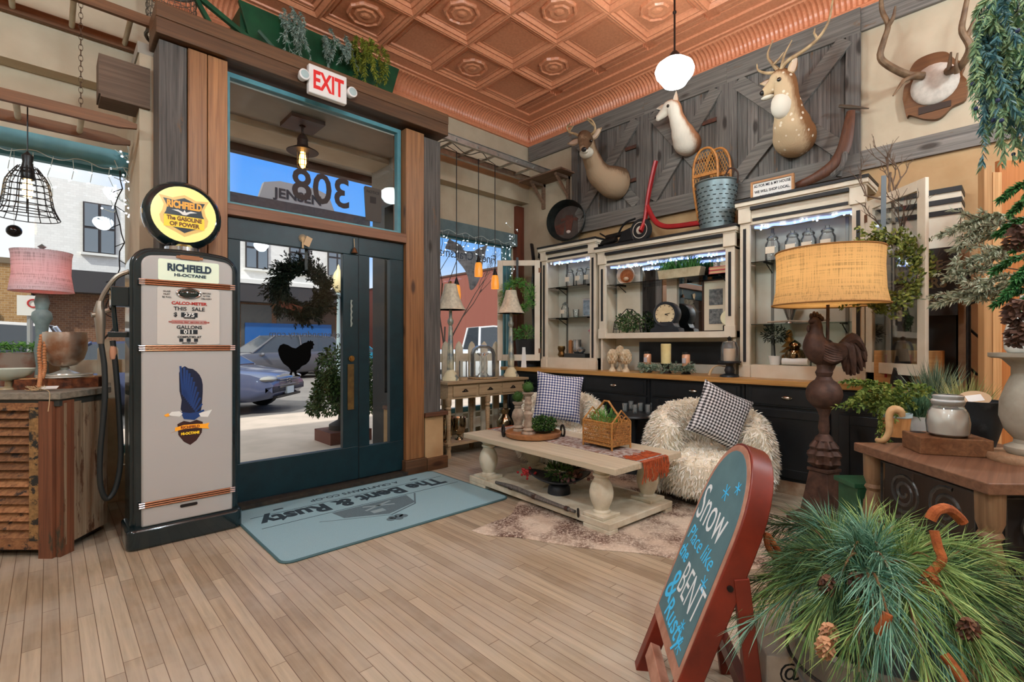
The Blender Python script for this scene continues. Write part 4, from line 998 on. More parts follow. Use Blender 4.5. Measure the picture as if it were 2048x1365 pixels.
# exit sign
t = T('exit_sign', 'white EXIT sign with red letters and two small emergency lamps on the door beam', 'exit sign', (1.76, 3.96, 3.36))
ec = at(654, 170, Y=3.95)
xs0, xs1 = at(616, 140, Y=3.95).x, at(692, 200, Y=3.95).x
zt_, zb_ = ec.z + .115, ec.z - .115
P(t, 'housing', MB().box(xs0, 3.93, zb_, xs1, 3.985, zt_), mat('sign_white', C(230, 226, 222), rough=.35), bevel=.01)
P(t, 'letters', txt('EXIT', .20, basis(((xs0 + xs1) / 2, 3.9285, ec.z - .068), (1, 0, 0), (0, 0, 1)), .62, .006), emitm('exit_red', C(232, 40, 36), .9))
for x in (xs0 - .04, xs1 + .04):
    m = Mx.Translation((x, 3.95, ec.z + .0)) @ Mx.Rotation(rad(90), 4, 'X')
    o = P(t, 'emergency_lamp', MB().mx(m).lathe([(.0, -.03), (.03, -.03), (.042, .02), (.042, .04), (.03, .045)], (0, 0, 0), 18), mat('sign_white', C(230, 226, 222)), smooth=True)
    P(o, 'lens', MB().mx(m).lathe([(.032, .046), (0, .05)], (0, 0, 0), 16), mat('lamp_lens', C(170, 190, 190), rough=.1), smooth=True)

# ---------------- wreath, tag and mat at the door ----------------
wc = at(604, 580, Y=4.26); 
t = T('door_wreath', 'large dark evergreen wreath hanging outside the glass door', 'wreath', (wc.x, 4.24, wc.z - .3))
g = MB(); rnd = random.Random(11); R0 = .185
for k in range(520):
    a = rnd.uniform(0, 2 * pi); r = R0 + rnd.uniform(-.06, .05)
    p = V((wc.x + r * cos(a), 4.24 + rnd.uniform(-.03, .04), wc.z + r * sin(a)))
    o_ = V((cos(a), 0, sin(a))); tg_ = V((-sin(a), 0, cos(a)))
    d = (o_ * rnd.uniform(-.5, .9) + tg_ * rnd.uniform(.2, 1.1) + V((0, rnd.uniform(-.4, .4), 0))).normalized()
    branch(g, None, [p, p + d * .05, p + d * .105 + o_ * .01], 26, .032, .008, rnd, .8)
P(t, 'greenery', g, leafm('dark_fir', C(8, 13, 8), C(22, 32, 16)), stuff=True)
P(t, 'frame', MB().ring((wc.x, 4.25, wc.z), R0, .02, 'Y', 30, 8), mat('wreath_frame', C(24, 22, 16), rough=.9))
P(t, 'hanger', MB().box(wc.x - .012, 4.165, wc.z + .16, wc.x + .012, 4.168, 2.205), black)
P(t, 'ribbon_bar', MB().bar((wc.x - .20, 4.22, wc.z - .13), (wc.x - .02, 4.22, wc.z - .175), .03, .05), mat('rust_ribbon', C(110, 46, 22), rough=.6))
q = at(606, 482, Y=4.085)
t = T('door_tag', 'kraft paper tag tied with frayed twine to the top of the door', 'tag', (q.x, 4.09, q.z - .05))
P(t, 'paper', MB().mx(basis((q.x + .04, 4.085, q.z), (.9, 0, -.35), (.35, 0, .9))).box(-.025, -.04, 0, .025, .04, .002), mat('kraft', C(196, 168, 132), rough=.8))
g = MB()
for k in range(18): a = rad(20 * k); g.tube([(q.x, 4.09, q.z + .02), (q.x + .035 * cos(a), 4.085, q.z + .02 + .035 * sin(a))], .002, 4)
P(t, 'twine', g.tube([(q.x, 4.09, q.z + .03), (q.x, 4.09, q.z - .06)], .008, 5), mat('jute', C(196, 168, 128)))
q = at(709, 500, Y=4.08)
t = T('door_bell', 'small brass bell hanging on a cord at the top of the door frame', 'bell', (q.x, 4.08, q.z - .03))
P(t, 'bell', MB().lathe([(.03, 0), (.02, .02), (.016, .04), (0, .055)], (q.x, 4.08, q.z - .03), 14), mat('bell_bronze', C(120, 84, 56), rough=.4, metal=.7), smooth=True)
P(t, 'cord', MB().tube([(q.x, 4.08, q.z + .02), (q.x, 4.09, q.z + .1)], .003, 5), mat('jute', C(196, 168, 128)))
# mat
mx0, mx1, my0, my1 = .955, 2.70, 2.885, 4.0
t = T('door_mat', 'blue grey door mat with dark shop lettering lying inside the door', 'mat', ((mx0 + mx1) / 2, (my0 + my1) / 2, 0))
P(t, 'carpet', MB().prism(rrect(mx0, mx1, my0, my1, .06), 'Z', .0, .012), mat('mat_blue', C(152, 188, 198), C(134, 170, 180), 260, .95, bump=.5))
P(t, 'border', MB().tube([(u, v, .007) for u, v in rrect(mx0, mx1, my0, my1, .06)], .008, 6, closed=True), mat('mat_edge', C(70, 104, 110), rough=.7))
mi_ = mat('mat_ink', C(36, 54, 64), rough=.95)
MT = lambda x, y: basis((x, y, .0125), (-1, 0, 0), (0, -1, 0))
xm = (mx0 + mx1) / 2
L = txt('The Bent & Rusty', .245, MT(xm - .0, 3.745), .86, .010, .0006)
L.box(1.03, 3.515, .012, 2.66, 3.520, .0132).box(1.03, 3.775, .012, 2.66, 3.780, .0132)
L.join(txt("A CRAFTMAN'S CO-OP", .075, MT(xm + .05, 3.905), 1.0, .001, .0006)).box(xm - .62, 3.845, .012, xm - .55, 3.865, .0132).box(xm + .55, 3.845, .012, xm + .62, 3.865, .0132)
P(t, 'lettering', L, mi_)
B = MB().prism([(1.50, 3.5), (2.12, 3.5), (2.08, 3.30), (1.80, 3.20), (1.52, 3.34)], 'Z', .012, .0128)
B.bar((2.20, 3.5, .0128), (2.06, 3.27, .0128), .014, .001).bar((2.06, 3.27, .0128), (1.80, 3.17, .0128), .014, .001).bar((1.80, 3.17, .0128), (1.36, 3.38, .0128), .006, .001)
for d in ((-.05, -.03), (0, -.06), (.05, -.03), (-.02, .01), (.03, .015)): B.mx(Mx.Translation((1.80 + d[0], 3.11 + d[1] * .7, .0125))).cyl((0, 0, 0), .032, .0008, 12)
B.m = Mx.Identity(4)
P(t, 'barn_drawing', B, mat('mat_ink_light', C(84, 104, 112), C(96, 118, 126), 120, .95))
P(t, 'barn_doors', MB().box(1.72, 3.28, .0129, 1.82, 3.34, .0135).bar((1.70, 3.37, .0133), (1.95, 3.46, .0133), .022, .0006).bar((1.72, 3.46, .0133), (1.94, 3.37, .0133), .022, .0006), mat('mat_line', C(138, 160, 166), rough=.95))
# ---------------- barn board panels on the right wall ----------------
XW = 4.95
def yat(px, X=4.92): return at(px, 400, X=X).y
seams = [yat(1146), yat(1291), yat(1456), yat(1722)]
lab = ['weathered barn door panel with crossed braces behind the left deer head', 'weathered barn door panel with crossed braces behind the pale antelope head', 'weathered barn door panel with crossed braces behind the spotted axis deer head']
rnd = random.Random(21)
for k in range(3):
    ya, yb = seams[k + 1], seams[k]
    t = T('barn_door_panel', lab[k], 'wall panel', (4.93, (ya + yb) / 2, 2.66), 'barn door panels')
    b = MB(); y = ya; z0, z1 = 2.66, 4.05
    while y < yb - .02:
        wd = rnd.uniform(.10, .16); e_ = min(y + wd, yb); b.box(4.915, y + .002, z0, 4.935, e_ - .002, z1); y = e_
    P(t, 'boards', b, greyw)
    P(t, 'top_rail', MB().box(4.89, ya, 3.84, 4.915, yb, z1), greyw_y, bevel=.002); P(t, 'bottom_rail', MB().box(4.89, ya, z0, 4.915, yb, 2.84), greyw_y, bevel=.002)
    P(t, 'stile', MB().box(4.89, ya, 2.84, 4.915, ya + .1, 3.84), greyw); P(t, 'stile', MB().box(4.89, yb - .1, 2.84, 4.915, yb, 3.84), greyw)
    P(t, 'brace', MB().bar((4.90, ya + .1, 2.86), (4.90, yb - .1, 3.82), .13, .022, (1, 0, 0)), greyw_y, bevel=.002)
    P(t, 'brace', MB().bar((4.893, yb - .1, 2.86), (4.893, ya + .1, 3.82), .13, .03, (1, 0, 0)), greyw_y, bevel=.002)
    if k < 2: P(t, 'rust_strap', MB().box(4.885, ya + .1, 3.12, 4.90, ya + .32, 3.16).box(4.885, ya + .1, 3.5, 4.90, ya + .25, 3.54), mat('rust_strap', C(96, 56, 42), C(70, 50, 42), 20, .8))
S('barn_board', 'grey barn board running under the cornice into the front corner', 'board', MB().box(4.92, seams[0], 3.82, 4.948, 4.86, 4.03), greyw_y)
S('barn_board', 'long dark barn board band below the antler plaque', 'board', MB().box(4.92, -2, 2.70, 4.948, seams[3], 2.86), greyw_y)
S('barn_board', 'dark barn board under the cornice above the antler plaque', 'board', MB().box(4.92, -2, 3.86, 4.948, seams[3], 4.05), greyw_y)

# ---------------- mounted animal heads ----------------
def A(px, py, X): return at(px, py, X=X)
def body(path, n=16):
    """one continuous neck and head surface along (point, across, along) stations"""
    pts = [p for p, _ in path]; q = curve(pts, (len(path) - 1) * 5); rr = []
    for i in range(len(q)):
        t_ = i / 5; k = min(int(t_), len(path) - 2); f = t_ - k; f = f * f * (3 - 2 * f)
        a, b = path[k][1], path[k + 1][1]; rr.append((lerp(a[0], b[0], f), lerp(a[1], b[1], f)))
    mb = MB(); prev = None
    return mb.tube(q, rr, n, up=(0, 1, 0))
def fur(name, back, chest, chest_dir, extra=None):
    """coat colour: paler where the body faces chest_dir"""
    m, nt, b = base(name, back, .85, spec=.2)
    g = N_(nt, 'NewGeometry'); d = N_(nt, 'VectorMath', operation='DOT_PRODUCT'); nt.links.new(g.outputs['Normal'], d.inputs[0]); d.inputs[1].default_value = chest_dir
    f = noise(nt, coords(nt, (60, 60, 14)), 1, 4)
    ad = N_(nt, 'Math', operation='MULTIPLY_ADD'); nt.links.new(f, ad.inputs[0]); ad.inputs[1].default_value = .5; nt.links.new(d.outputs['Value'], ad.inputs[2])
    c = ramp(nt, ad.outputs[0], [(.38, back), (.75, chest)])
    nt.links.new(c, b.inputs['Base Color']); bumpit(nt, b, f, .4, .01); MC[name] = m
    if extra:
        v = N_(nt, 'TexVoronoi'); v.inputs['Scale'].default_value = 17; nt.links.new(coords(nt), v.inputs['Vector'])
        nt.links.new(mixc(nt, c, C(236, 226, 206), ramp(nt, v.outputs['Distance'], [(.16, (.75, .75, .75, 1)), (.22, (0, 0, 0, 1))])), b.inputs['Base Color'])
    return m
eye_m = mat('eye_dark', C(14, 10, 8), rough=.08, coat=1); nose_m = mat('nose_black', C(26, 22, 22), rough=.4); ant_m = mat('antler_bone', C(190, 164, 124), C(138, 108, 76), 14, .55)
def ear(p, d, ln, wd, root, m, inner):
    d = V(d).normalized(); x = d.cross(V((-.7, -.6, .2))).normalized(); y = d.cross(x)
    q = [p + d * (ln * k / 6) for k in range(7)]; r = [(wd * w_, .010) for w_ in (.35, .8, 1, .95, .75, .45, .08)]
    mb = MB(); mb.tube(q, r, 8, up=(x.cross(d)))
    o = P(root, 'ear', mb, m, smooth=True)
    c = V((-.75, -.62, 0)) * .009
    mb = MB(); mb.tube([k + c for k in q[1:6]], [(a[0] * .65, .004) for a in r[1:6]], 8, up=(x.cross(d))); P(o, 'inner_ear', mb, inner, smooth=True)
# whitetail buck at left
t = T('deer_head', 'brown whitetail deer head with short curved antlers facing the shop, leftmost mount', 'deer head', A(1235, 350, 4.9))
m = fur('whitetail_coat', C(100, 76, 56), C(158, 134, 108), (-.7, -.3, -.6))
bd = body([(A(1240, 368, 4.90), (.19, .19)), (A(1224, 364, 4.78), (.19, .18)), (A(1200, 350, 4.66), (.145, .155)), (A(1187, 326, 4.56), (.105, .12)), (A(1178, 300, 4.48), (.085, .10)), (A(1172, 278, 4.42), (.082, .10)), (A(1170, 280, 4.32), (.075, .09)), (A(1168, 290, 4.22), (.052, .062)), (A(1167, 298, 4.14), (.040, .044)), (A(1167, 300, 4.10), (.02, .024))])
hd = P(t, 'body', bd, m, smooth=True, ang=0, sub=1)
th = A(1173, 306, 4.40)
P(t, 'white_throat', MB().sph(th, (.07, .085, .06), 14, 10), mat('white_fur', C(214, 206, 190), rough=.9), smooth=True)
P(t, 'nose', MB().sph(A(1168, 299, 4.095), (.025, .034, .025), 12, 8), nose_m, smooth=True)
P(t, 'white_muzzle', MB().sph(A(1169, 303, 4.125), (.04, .042, .022), 12, 8), mat('white_fur', C(226, 220, 206)), smooth=True)
for px in (1159, 1182): P(t, 'eye', MB().sph(A(px, 282, 4.29), .017, 10, 8), eye_m, smooth=True)
inn = mat('ear_inner', C(206, 180, 156), rough=.9)
ear(A(1160, 281, 4.42), (-.1, .85, .02), .17, .05, t, m, inn); ear(A(1181, 278, 4.42), (.05, -.75, .42), .17, .05, t, m, inn)
a = MB()
for px0, pts in ((1162, [(1150, 268), (1138, 264), (1134, 254), (1141, 246)]), (1178, [(1188, 264), (1190, 253), (1184, 241), (1174, 236)])):
    q = [A(px0, 274, 4.40)] + [A(u, v, 4.38 - .02 * i) for i, (u, v) in enumerate(pts)]
    a.tube(curve(q, 14), [lerp(.017, .006, i / 14) for i in range(15)], 8)
    for (u, v), (u2, v2) in (((pts[1][0], pts[1][1]), (pts[1][0] + (9 if px0 < 1170 else -14), pts[1][1] - 12)), ((pts[2][0], pts[2][1]), (pts[2][0] + (12 if px0 < 1170 else -16), pts[2][1] - 2))):
        a.tube([A(u, v, 4.36), A((u + u2) / 2, (v + v2) / 2, 4.34), A(u2, v2, 4.34)], [.011, .009, .003], 6)
P(t, 'antlers', a, ant_m, smooth=True)
# pale antelope doe
t = T('antelope_head', 'pale hornless antelope head with white chest looking left, middle mount', 'antelope head', A(1375, 290, 4.9))
m = fur('antelope_coat', C(176, 126, 92), C(222, 212, 196), (-.75, .15, -.5))
bd = body([(A(1379, 290, 4.90), (.125, .13)), (A(1373, 284, 4.80), (.13, .14)), (A(1366, 268, 4.72), (.105, .12)), (A(1358, 249, 4.66), (.074, .09)), (A(1352, 232, 4.63), (.062, .075)), (A(1347, 216, 4.62), (.066, .08)), (A(1338, 216, 4.62), (.06, .075)), (A(1328, 226, 4.62), (.042, .052)), (A(1317, 236, 4.62), (.030, .036)), (A(1312, 239, 4.62), (.014, .018))])
P(t, 'body', bd, m, smooth=True, ang=0, sub=1)
P(t, 'nose', MB().sph(A(1312, 236, 4.61), (.016, .014, .014), 10, 7), nose_m, smooth=True)
P(t, 'eye', MB().sph(A(1336, 212, 4.555), .016, 10, 8), eye_m, smooth=True)
ear(A(1351, 211, 4.60), (-.05, -.08, 1), .14, .026, t, m, inn); ear(A(1330, 212, 4.68), (-.1, .8, -.05), .09, .03, t, m, inn)
# axis deer
t = T('axis_deer_head', 'spotted axis deer head with long sweeping antlers looking left, rightmost mount', 'deer head', A(1590, 275, 4.9))
m = fur('axis_coat', C(128, 90, 58), C(196, 170, 136), (-.6, .35, -.6), True)
bd = body([(A(1591, 280, 4.90), (.165, .17)), (A(1588, 272, 4.78), (.17, .175)), (A(1583, 250, 4.68), (.14, .15)), (A(1577, 222, 4.60), (.10, .115)), (A(1573, 192, 4.55), (.08, .095)), (A(1570, 166, 4.53), (.076, .09)), (A(1560, 158, 4.53), (.074, .09)), (A(1546, 172, 4.53), (.054, .064)), (A(1532, 184, 4.53), (.040, .046)), (A(1525, 189, 4.53), (.02, .024))])
P(t, 'body', bd, m, smooth=True, ang=0, sub=1)
P(t, 'white_bib', MB().sph(A(1573, 210, 4.57) + V((-.026, .022, 0)), (.088, .092, .12), 18, 12), mat('white_fur', C(226, 220, 206)), smooth=True)
P(t, 'nose', MB().sph(A(1525, 186, 4.51), (.022, .024, .022), 10, 7), nose_m, smooth=True)
P(t, 'lower_jaw', MB().sph(A(1535, 195, 4.52), (.03, .055, .018), 12, 7), mat('white_fur', C(226, 220, 206)), smooth=True)
P(t, 'eye', MB().sph(A(1558, 159, 4.452), .018, 10, 8), eye_m, smooth=True)
ear(A(1580, 150, 4.50), (-.02, -.32, .85), .15, .036, t, m, inn); ear(A(1545, 162, 4.60), (-.1, .9, .05), .10, .035, t, m, inn)
a = MB()
a.tube(curve([A(1562, 140, 4.50), A(1575, 122, 4.48), A(1612, 98, 4.46), A(1640, 72, 4.44), A(1658, 40, 4.42), A(1666, -4, 4.40)], 24), [lerp(.019, .006, i / 24) for i in range(25)], 8)
a.tube(curve([A(1562, 142, 4.50), A(1568, 112, 4.46), A(1584, 80, 4.44)], 10), [lerp(.014, .004, i / 10) for i in range(11)], 7)
a.tube([A(1634, 76, 4.44), A(1628, 66, 4.42), A(1630, 56, 4.42)], [.011, .008, .003], 6)
a.tube(curve([A(1556, 140, 4.54), A(1545, 128, 4.52), A(1535, 110, 4.50), A(1546, 80, 4.48)], 14), [lerp(.018, .005, i / 14) for i in range(15)], 8)
a.tube(curve([A(1550, 146, 4.52), A(1530, 146, 4.48), A(1516, 140, 4.46), A(1514, 128, 4.46)], 10), [lerp(.015, .004, i / 10) for i in range(11)], 7)
a.tube([A(1546, 130, 4.52), A(1558, 118, 4.49), A(1568, 104, 4.48)], [.013, .01, .004], 6)
P(t, 'antlers', a, ant_m, smooth=True)
# antlers on a shield plaque
t = T('antler_plaque', 'wooden shield plaque with pale skull cap and big dark antlers, right of the barn panels', 'antler plaque', A(1870, 240, 4.93))
out = [(1806, 200), (1810, 175), (1822, 165), (1818, 150), (1832, 125), (1862, 110), (1892, 106), (1910, 120), (1930, 130), (1925, 150), (1935, 165), (1932, 200), (1905, 215), (1880, 238), (1850, 240), (1820, 232), (1814, 236)]
q = curve([A(u, v, 4.93) for u, v in out + out[:1]], 85)[:-1]
P(t, 'board', MB().prism([(p.y, p.z) for p in q], 'X', 4.905, 4.948), wood('plaque_oak', C(106, 66, 36), C(140, 92, 52), 'Y', .45), bevel=.006)
q = A(1869, 168, 4.90); P(t, 'skull_cap', MB().sph(q, (.04, .145, .155), 20, 12), mat('hide_white', C(206, 196, 184), C(188, 178, 166), 30, .8), smooth=True)
q = [A(u, v, 4.90) for u, v in ((1837, 216), (1902, 200), (1902, 212), (1837, 230))]
P(t, 'name_plate', MB().prism([(p.y, p.z) for p in q], 'X', 4.898, 4.906), mat('plate_dark', C(52, 36, 26), rough=.5))
dka = mat('antler_dark', C(92, 70, 50), C(128, 102, 76), 16, .6)
def hornset(pts, r0, r1): return MB().tube(curve([A(u, v, x) for u, v, x in pts], 22), [lerp(r0, r1, i / 22) for i in range(23)], 9)
l = hornset([(1846, 152, 4.86), (1815, 150, 4.78), (1775, 130, 4.7), (1760, 112, 4.66), (1768, 80, 4.64), (1776, 50, 4.62), (1764, 22, 4.6), (1762, -6, 4.58)], .03, .014)
l.join(hornset([(1776, 52, 4.62), (1786, 36, 4.6), (1791, 12, 4.58)], .02, .006)).join(hornset([(1832, 150, 4.8), (1808, 162, 4.74), (1796, 178, 4.7), (1786, 192, 4.68)], .02, .005))
P(t, 'antler', l, dka, smooth=True)
r_ = hornset([(1896, 142, 4.86), (1920, 134, 4.76), (1940, 96, 4.68), (1924, 62, 4.64), (1928, 30, 4.62), (1935, -6, 4.6)], .03, .014)
r_.join(hornset([(1930, 80, 4.66), (1945, 50, 4.64), (1955, 10, 4.62)], .02, .008)).join(hornset([(1914, 146, 4.76), (1912, 130, 4.72), (1915, 106, 4.7)], .018, .005)).join(hornset([(1898, 140, 4.8), (1900, 122, 4.78), (1902, 104, 4.76)], .018, .006))
P(t, 'antler', r_, dka, smooth=True)

# ---------------- shelf, ladder and cord pendants by the right window ----------------
t = T('wall_shelf', 'small wooden bracket shelf holding the aluminium ladder end by the corner', 'shelf', (4.95, 4.38, 3.2))
bw = wood('shelf_brown', C(110, 84, 66), C(150, 122, 102), 'Y', .7)
P(t, 'board', MB().box(4.62, 4.0, 3.435, 4.95, 4.76, 3.455), bw)
for y in (4.14, 4.58): P(t, 'bracket', MB().box(4.91, y - .02, 3.1, 4.95, y + .02, 3.435).box(4.68, y - .02, 3.4, 4.95, y + .02, 3.435).bar((4.70, y, 3.41), (4.93, y, 3.17), .03, .03), bw)
t = T('aluminium_ladder', 'aluminium ladder lying flat overhead from the door beam to the corner shelf', 'ladder', (3.85, 4.5, 3.5))
alu = mat('aluminium', C(190, 188, 182), C(170, 168, 162), 20, .35, .6)
for y in (4.33, 4.70): P(t, 'rail', MB().box(2.78, y - .012, 3.46, 4.93, y + .012, 3.53).box(2.78, y - .03, 3.525, 4.93, y + .012, 3.53).box(2.78, y - .03, 3.458, 4.93, y + .012, 3.463), alu)
for k in range(7):
    x = 2.95 + k * .305
    P(t, 'rung', MB().tube([(x, 4.30, 3.495), (x, 4.72, 3.495)], .016, 10), alu, smooth=True)
P(t, 'rung_plugs', MB().join(MB()) if 0 else MB().box(2.945, 4.29, 3.49, 2.955, 4.30, 3.5), black)
cords = [(913, 512), (957, 540), (990, 565)]
for k, (px, py) in enumerate(cords):
    Yc = 4.52; q = at(px, py, Y=Yc)
    t = T('cord_pendant', ('amber glass pendant lamp nearest the window post, behind the left chipped lamp', 'amber glass pendant lamp hanging higher in the right window', 'amber glass pendant lamp hanging lower beside the open cabinet door')[k], 'lamp', (q.x, Yc, q.z - .09), 'amber pendants')
    zz = q.z if k else q.z - .42
    P(t, 'glass', MB().lathe([(.03, zz + .09), (.042, zz + .06), (.05, zz - .02), (.048, zz - .08), (.046, zz - .08), (.047, zz - .02), (.04, zz + .055)], (q.x, Yc, 0), 20), mat('amber_glass', C(214, 150, 60), rough=.25, emit=C(255, 150, 50), es=.55), smooth=True)
    P(t, 'bulb', MB().sph((q.x, Yc, zz), .022, 10, 8), emitm('warm_bulb', (1, .6, .25, 1), 20), smooth=True)
    P(t, 'socket', MB().lathe([(.034, zz + .085), (.03, zz + .1), (.014, zz + .15), (.006, zz + .17)], (q.x, Yc, 0), 14), black, smooth=True)
    P(t, 'cord', MB().tube([(q.x, Yc, zz + .16), (q.x, Yc, 3.46), (2.95 + .305 * round((q.x - 2.95) / .305), Yc, 3.49)], .005, 6), black)
S('cord_loops', 'loose black cord looped between the rungs of the aluminium ladder', 'cord', MB().tube(curve([(2.95, 4.55, 3.48), (3.1, 4.5, 3.47), (3.3, 4.52, 3.55), (3.55, 4.52, 3.47), (3.75, 4.5, 3.54), (3.86, 4.52, 3.5)], 30), .005, 5), black)
bn = MB(); NU, NV = 26, 14; vs = []
for v in range(NV + 1):
    for u in range(NU + 1):
        q = u / NU; w__ = v / NV; top = 2.70 - .14 * sin(pi * q) ** 1.5; ln = .14 + .42 * math.exp(-((q - .66) / .22) ** 2)
        vs.append((lerp(3.98, 4.66, q) + .03 * w__ * (q - .5), 5.45 + .035 * sin(q * 19 + w__ * 2) + .05 * w__, top - w__ * ln))
bn.add(vs, [(v * (NU + 1) + u, v * (NU + 1) + u + 1, (v + 1) * (NU + 1) + u + 1, (v + 1) * (NU + 1) + u) for v in range(NV) for u in range(NU)])
bn.tube([(4.0, 5.45, 2.69), (4.0, 5.262, 2.8)], .005, 5).tube([(4.64, 5.45, 2.69), (4.64, 5.262, 2.8)], .005, 5)
o = S('grey_banner', 'grey cloth banner swagged outside at the top of the right window', 'banner', bn, shade_fabric('banner_cloth', C(196, 192, 194), 60, .5), smooth=True, ang=0)
sd = o.modifiers.new('thick', 'SOLIDIFY'); sd.thickness = .006

# ---------------- things on top of the cabinets ----------------
q = at(1131, 441, X=4.74); N3 = V((-.93, -.30, .2)).normalized()
t = T('wash_tub', 'round dark wash tub with a cow portrait inside, leaning on the left cabinet', 'tub', (q.x, q.y, 2.5))
bm_ = basis(q, V((0, -1, 0)) - N3 * N3.dot(V((0, -1, 0))), (0, 0, 1))
if bm_.to_3x3().col[2].dot(N3) < 0: bm_ = bm_ @ Mx.Rotation(pi, 4, 'Y')
tbm = mat('tub_black', C(34, 40, 38), C(52, 54, 50), 12, .45, .5)
P(t, 'shell', MB().mx(bm_).lathe([(.22, -.14), (.25, 0), (.262, .01), (.255, .016), (.245, 0), (.212, -.125), (0, -.125)], (0, 0, 0), 36), tbm, smooth=True)
pt_ = mat('cow_brown', C(92, 46, 30), C(66, 34, 24), 14, .6); 
P(t, 'painting', MB().mx(bm_).cyl((0, 0, -.124), .21, .004, 36), mat('painting_ground', C(56, 38, 30), C(74, 66, 60), 4, .6))
cw = MB().mx(bm_ @ Mx.Translation((.0, -.02, -.118)))
cw.prism([(-.05, .11), (.05, .11), (.055, .03), (.04, -.06), (.035, -.10), (-.035, -.10), (-.04, -.06), (-.055, .03)], 'Z', 0, .004).prism([(-.05, .08), (-.12, .07), (-.11, .03), (-.05, .05)], 'Z', 0, .004).prism([(.05, .08), (.12, .07), (.11, .03), (.05, .05)], 'Z', 0, .004).prism([(-.20, -.02), (-.06, .02), (-.07, -.14), (-.16, -.13)], 'Z', -.002, .002)
P(t, 'cow_portrait', cw, pt_); P(t, 'cow_nose', MB().mx(bm_ @ Mx.Translation((.0, -.12, -.113))).sph((0, 0, 0), (.03, .02, .004), 12, 6), mat('cow_nose', C(200, 180, 170), rough=.5), smooth=True)
t = T('bent_runners', 'pair of black bent wooden runners leaning in the corner left of the cabinet', 'runners', (4.78, 4.62, .945))
for dx, d2 in ((0, 0), (.05, -.1)): P(t, 'runner', MB().tube(curve([(4.72 + dx, 4.52, .95), (4.74 + dx, 4.6 + d2, 1.9), (4.76 + dx, 4.60 + d2, 2.25), (4.80 + dx, 4.66 + d2, 2.5), (4.82 + dx, 4.7 + d2, 2.62 + d2 * 2)], 24), (.018, .03), 8), mat('runner_black', C(26, 24, 26), rough=.4), smooth=True)
# red scooter
RX = 4.72
sc_ = lambda u, v, dx=0: at(u, v, X=RX + dx)
t = T('scooter', 'old red scooter with one white hubbed wheel lying on the middle cabinet top', 'scooter', (RX, at(1300, 460, X=RX).y, 2.36))
rdp = mat('scooter_red', C(164, 30, 32), C(140, 26, 28), 8, .4)
P(t, 'fork', MB().tube(curve([sc_(1312, 322), sc_(1305, 350), sc_(1296, 395), sc_(1290, 440), sc_(1281, 463, -.06)], 16), (.022, .03), 8).tube([sc_(1290, 425), sc_(1286, 463, .06)], .014, 6), rdp, smooth=True)
P(t, 'deck', MB().tube(curve([sc_(1294, 412), sc_(1308, 440), sc_(1325, 452), sc_(1350, 453), sc_(1402, 446)], 16), (.028, .024), 8), rdp, smooth=True)
c_ = sc_(1282, 463); c_.z = 2.36 + .135
wm = Mx.Translation(c_) @ Mx.Rotation(rad(90), 4, 'Y')
w_ = P(t, 'wheel', MB().mx(wm).lathe([(.09, -.025), (.125, -.022), (.135, 0), (.125, .022), (.09, .025)], (0, 0, 0), 28), mat('tyre', C(24, 24, 25)), smooth=True)
P(w_, 'hub', MB().mx(wm).lathe([(0, -.03), (.04, -.03), (.05, -.02), (.09, -.026), (.09, .026), (.05, .02), (0, .03)], (0, 0, 0), 24), mat('hub_cream', C(206, 196, 180), rough=.4), smooth=True)
q = sc_(1245, 460, .05)
t = T('iron_machine', 'black cast iron machine with levers behind the scooter wheel on the cabinet top', 'machine', (q.x, q.y, 2.36))
P(t, 'bed', MB().box(q.x - .1, q.y - .22, 2.36, q.x + .12, q.y + .2, 2.40).prism([(q.y - .2, 2.4), (q.y + .02, 2.4), (q.y - .05, 2.52), (q.y - .16, 2.55)], 'X', q.x - .08, q.x + .1), black, bevel=.01)
P(t, 'roller', MB().tube([(q.x, q.y - .22, 2.52), (q.x, q.y + .22, 2.50)], .03, 12).tube([(q.x - .05, q.y + .05, 2.45), (q.x - .05, q.y + .3, 2.42)], .035, 12), iron, smooth=True)
P(t, 'lever', MB().tube(curve([(q.x, q.y + .1, 2.45), (q.x - .05, q.y - .05, 2.6), (q.x - .05, q.y - .2, 2.64)], 8), .012, 6).tube([(q.x, q.y + .12, 2.44), (q.x - .02, q.y + .3, 2.56)], .01, 6), black, smooth=True)
# olive bucket and snowshoes
q = at(1433, 458, X=4.76); q.z = 2.356
t = T('olive_bucket', 'tall galvanised bucket with rows of slots standing on the cabinet top', 'bucket', q)
gal = mat('galvanised_blue', C(134, 150, 152), C(114, 130, 134), 10, .45, .5)
P(t, 'shell', MB().lathe([(.15, 2.357), (.152, 2.37), (.172, 2.60), (.19, 2.81), (.205, 2.82), (.195, 2.83), (.185, 2.81), (.15, 2.42), (0, 2.42)], (q.x, q.y, 0), 32), gal, smooth=True)
sl_ = MB()
for r in range(9):
    z = 2.42 + r * .042; R1 = .155 + (z - 2.37) * .085
    for k in range(20):
        a = 2 * pi * (k + .5 * (r % 2)) / 20; n_ = V((cos(a), sin(a), 0)); p = V((q.x, q.y, z)) + n_ * R1; tx = V((-sin(a), cos(a), 0)) * .014
        sl_.bar(p - tx, p + tx, .006, .006)
P(t, 'slots', sl_, mat('slot_dark', C(40, 46, 48), rough=.9), stuff=True)
P(t, 'handle', MB().tube(curve([(q.x, q.y - .2, 2.78), (q.x - .02, q.y - .21, 2.88), (q.x - .03, q.y - .14, 2.93), (q.x - .03, q.y - .08, 2.84)], 12), .008, 6), mat('rust_dark', C(64, 44, 36), rough=.8), smooth=True)
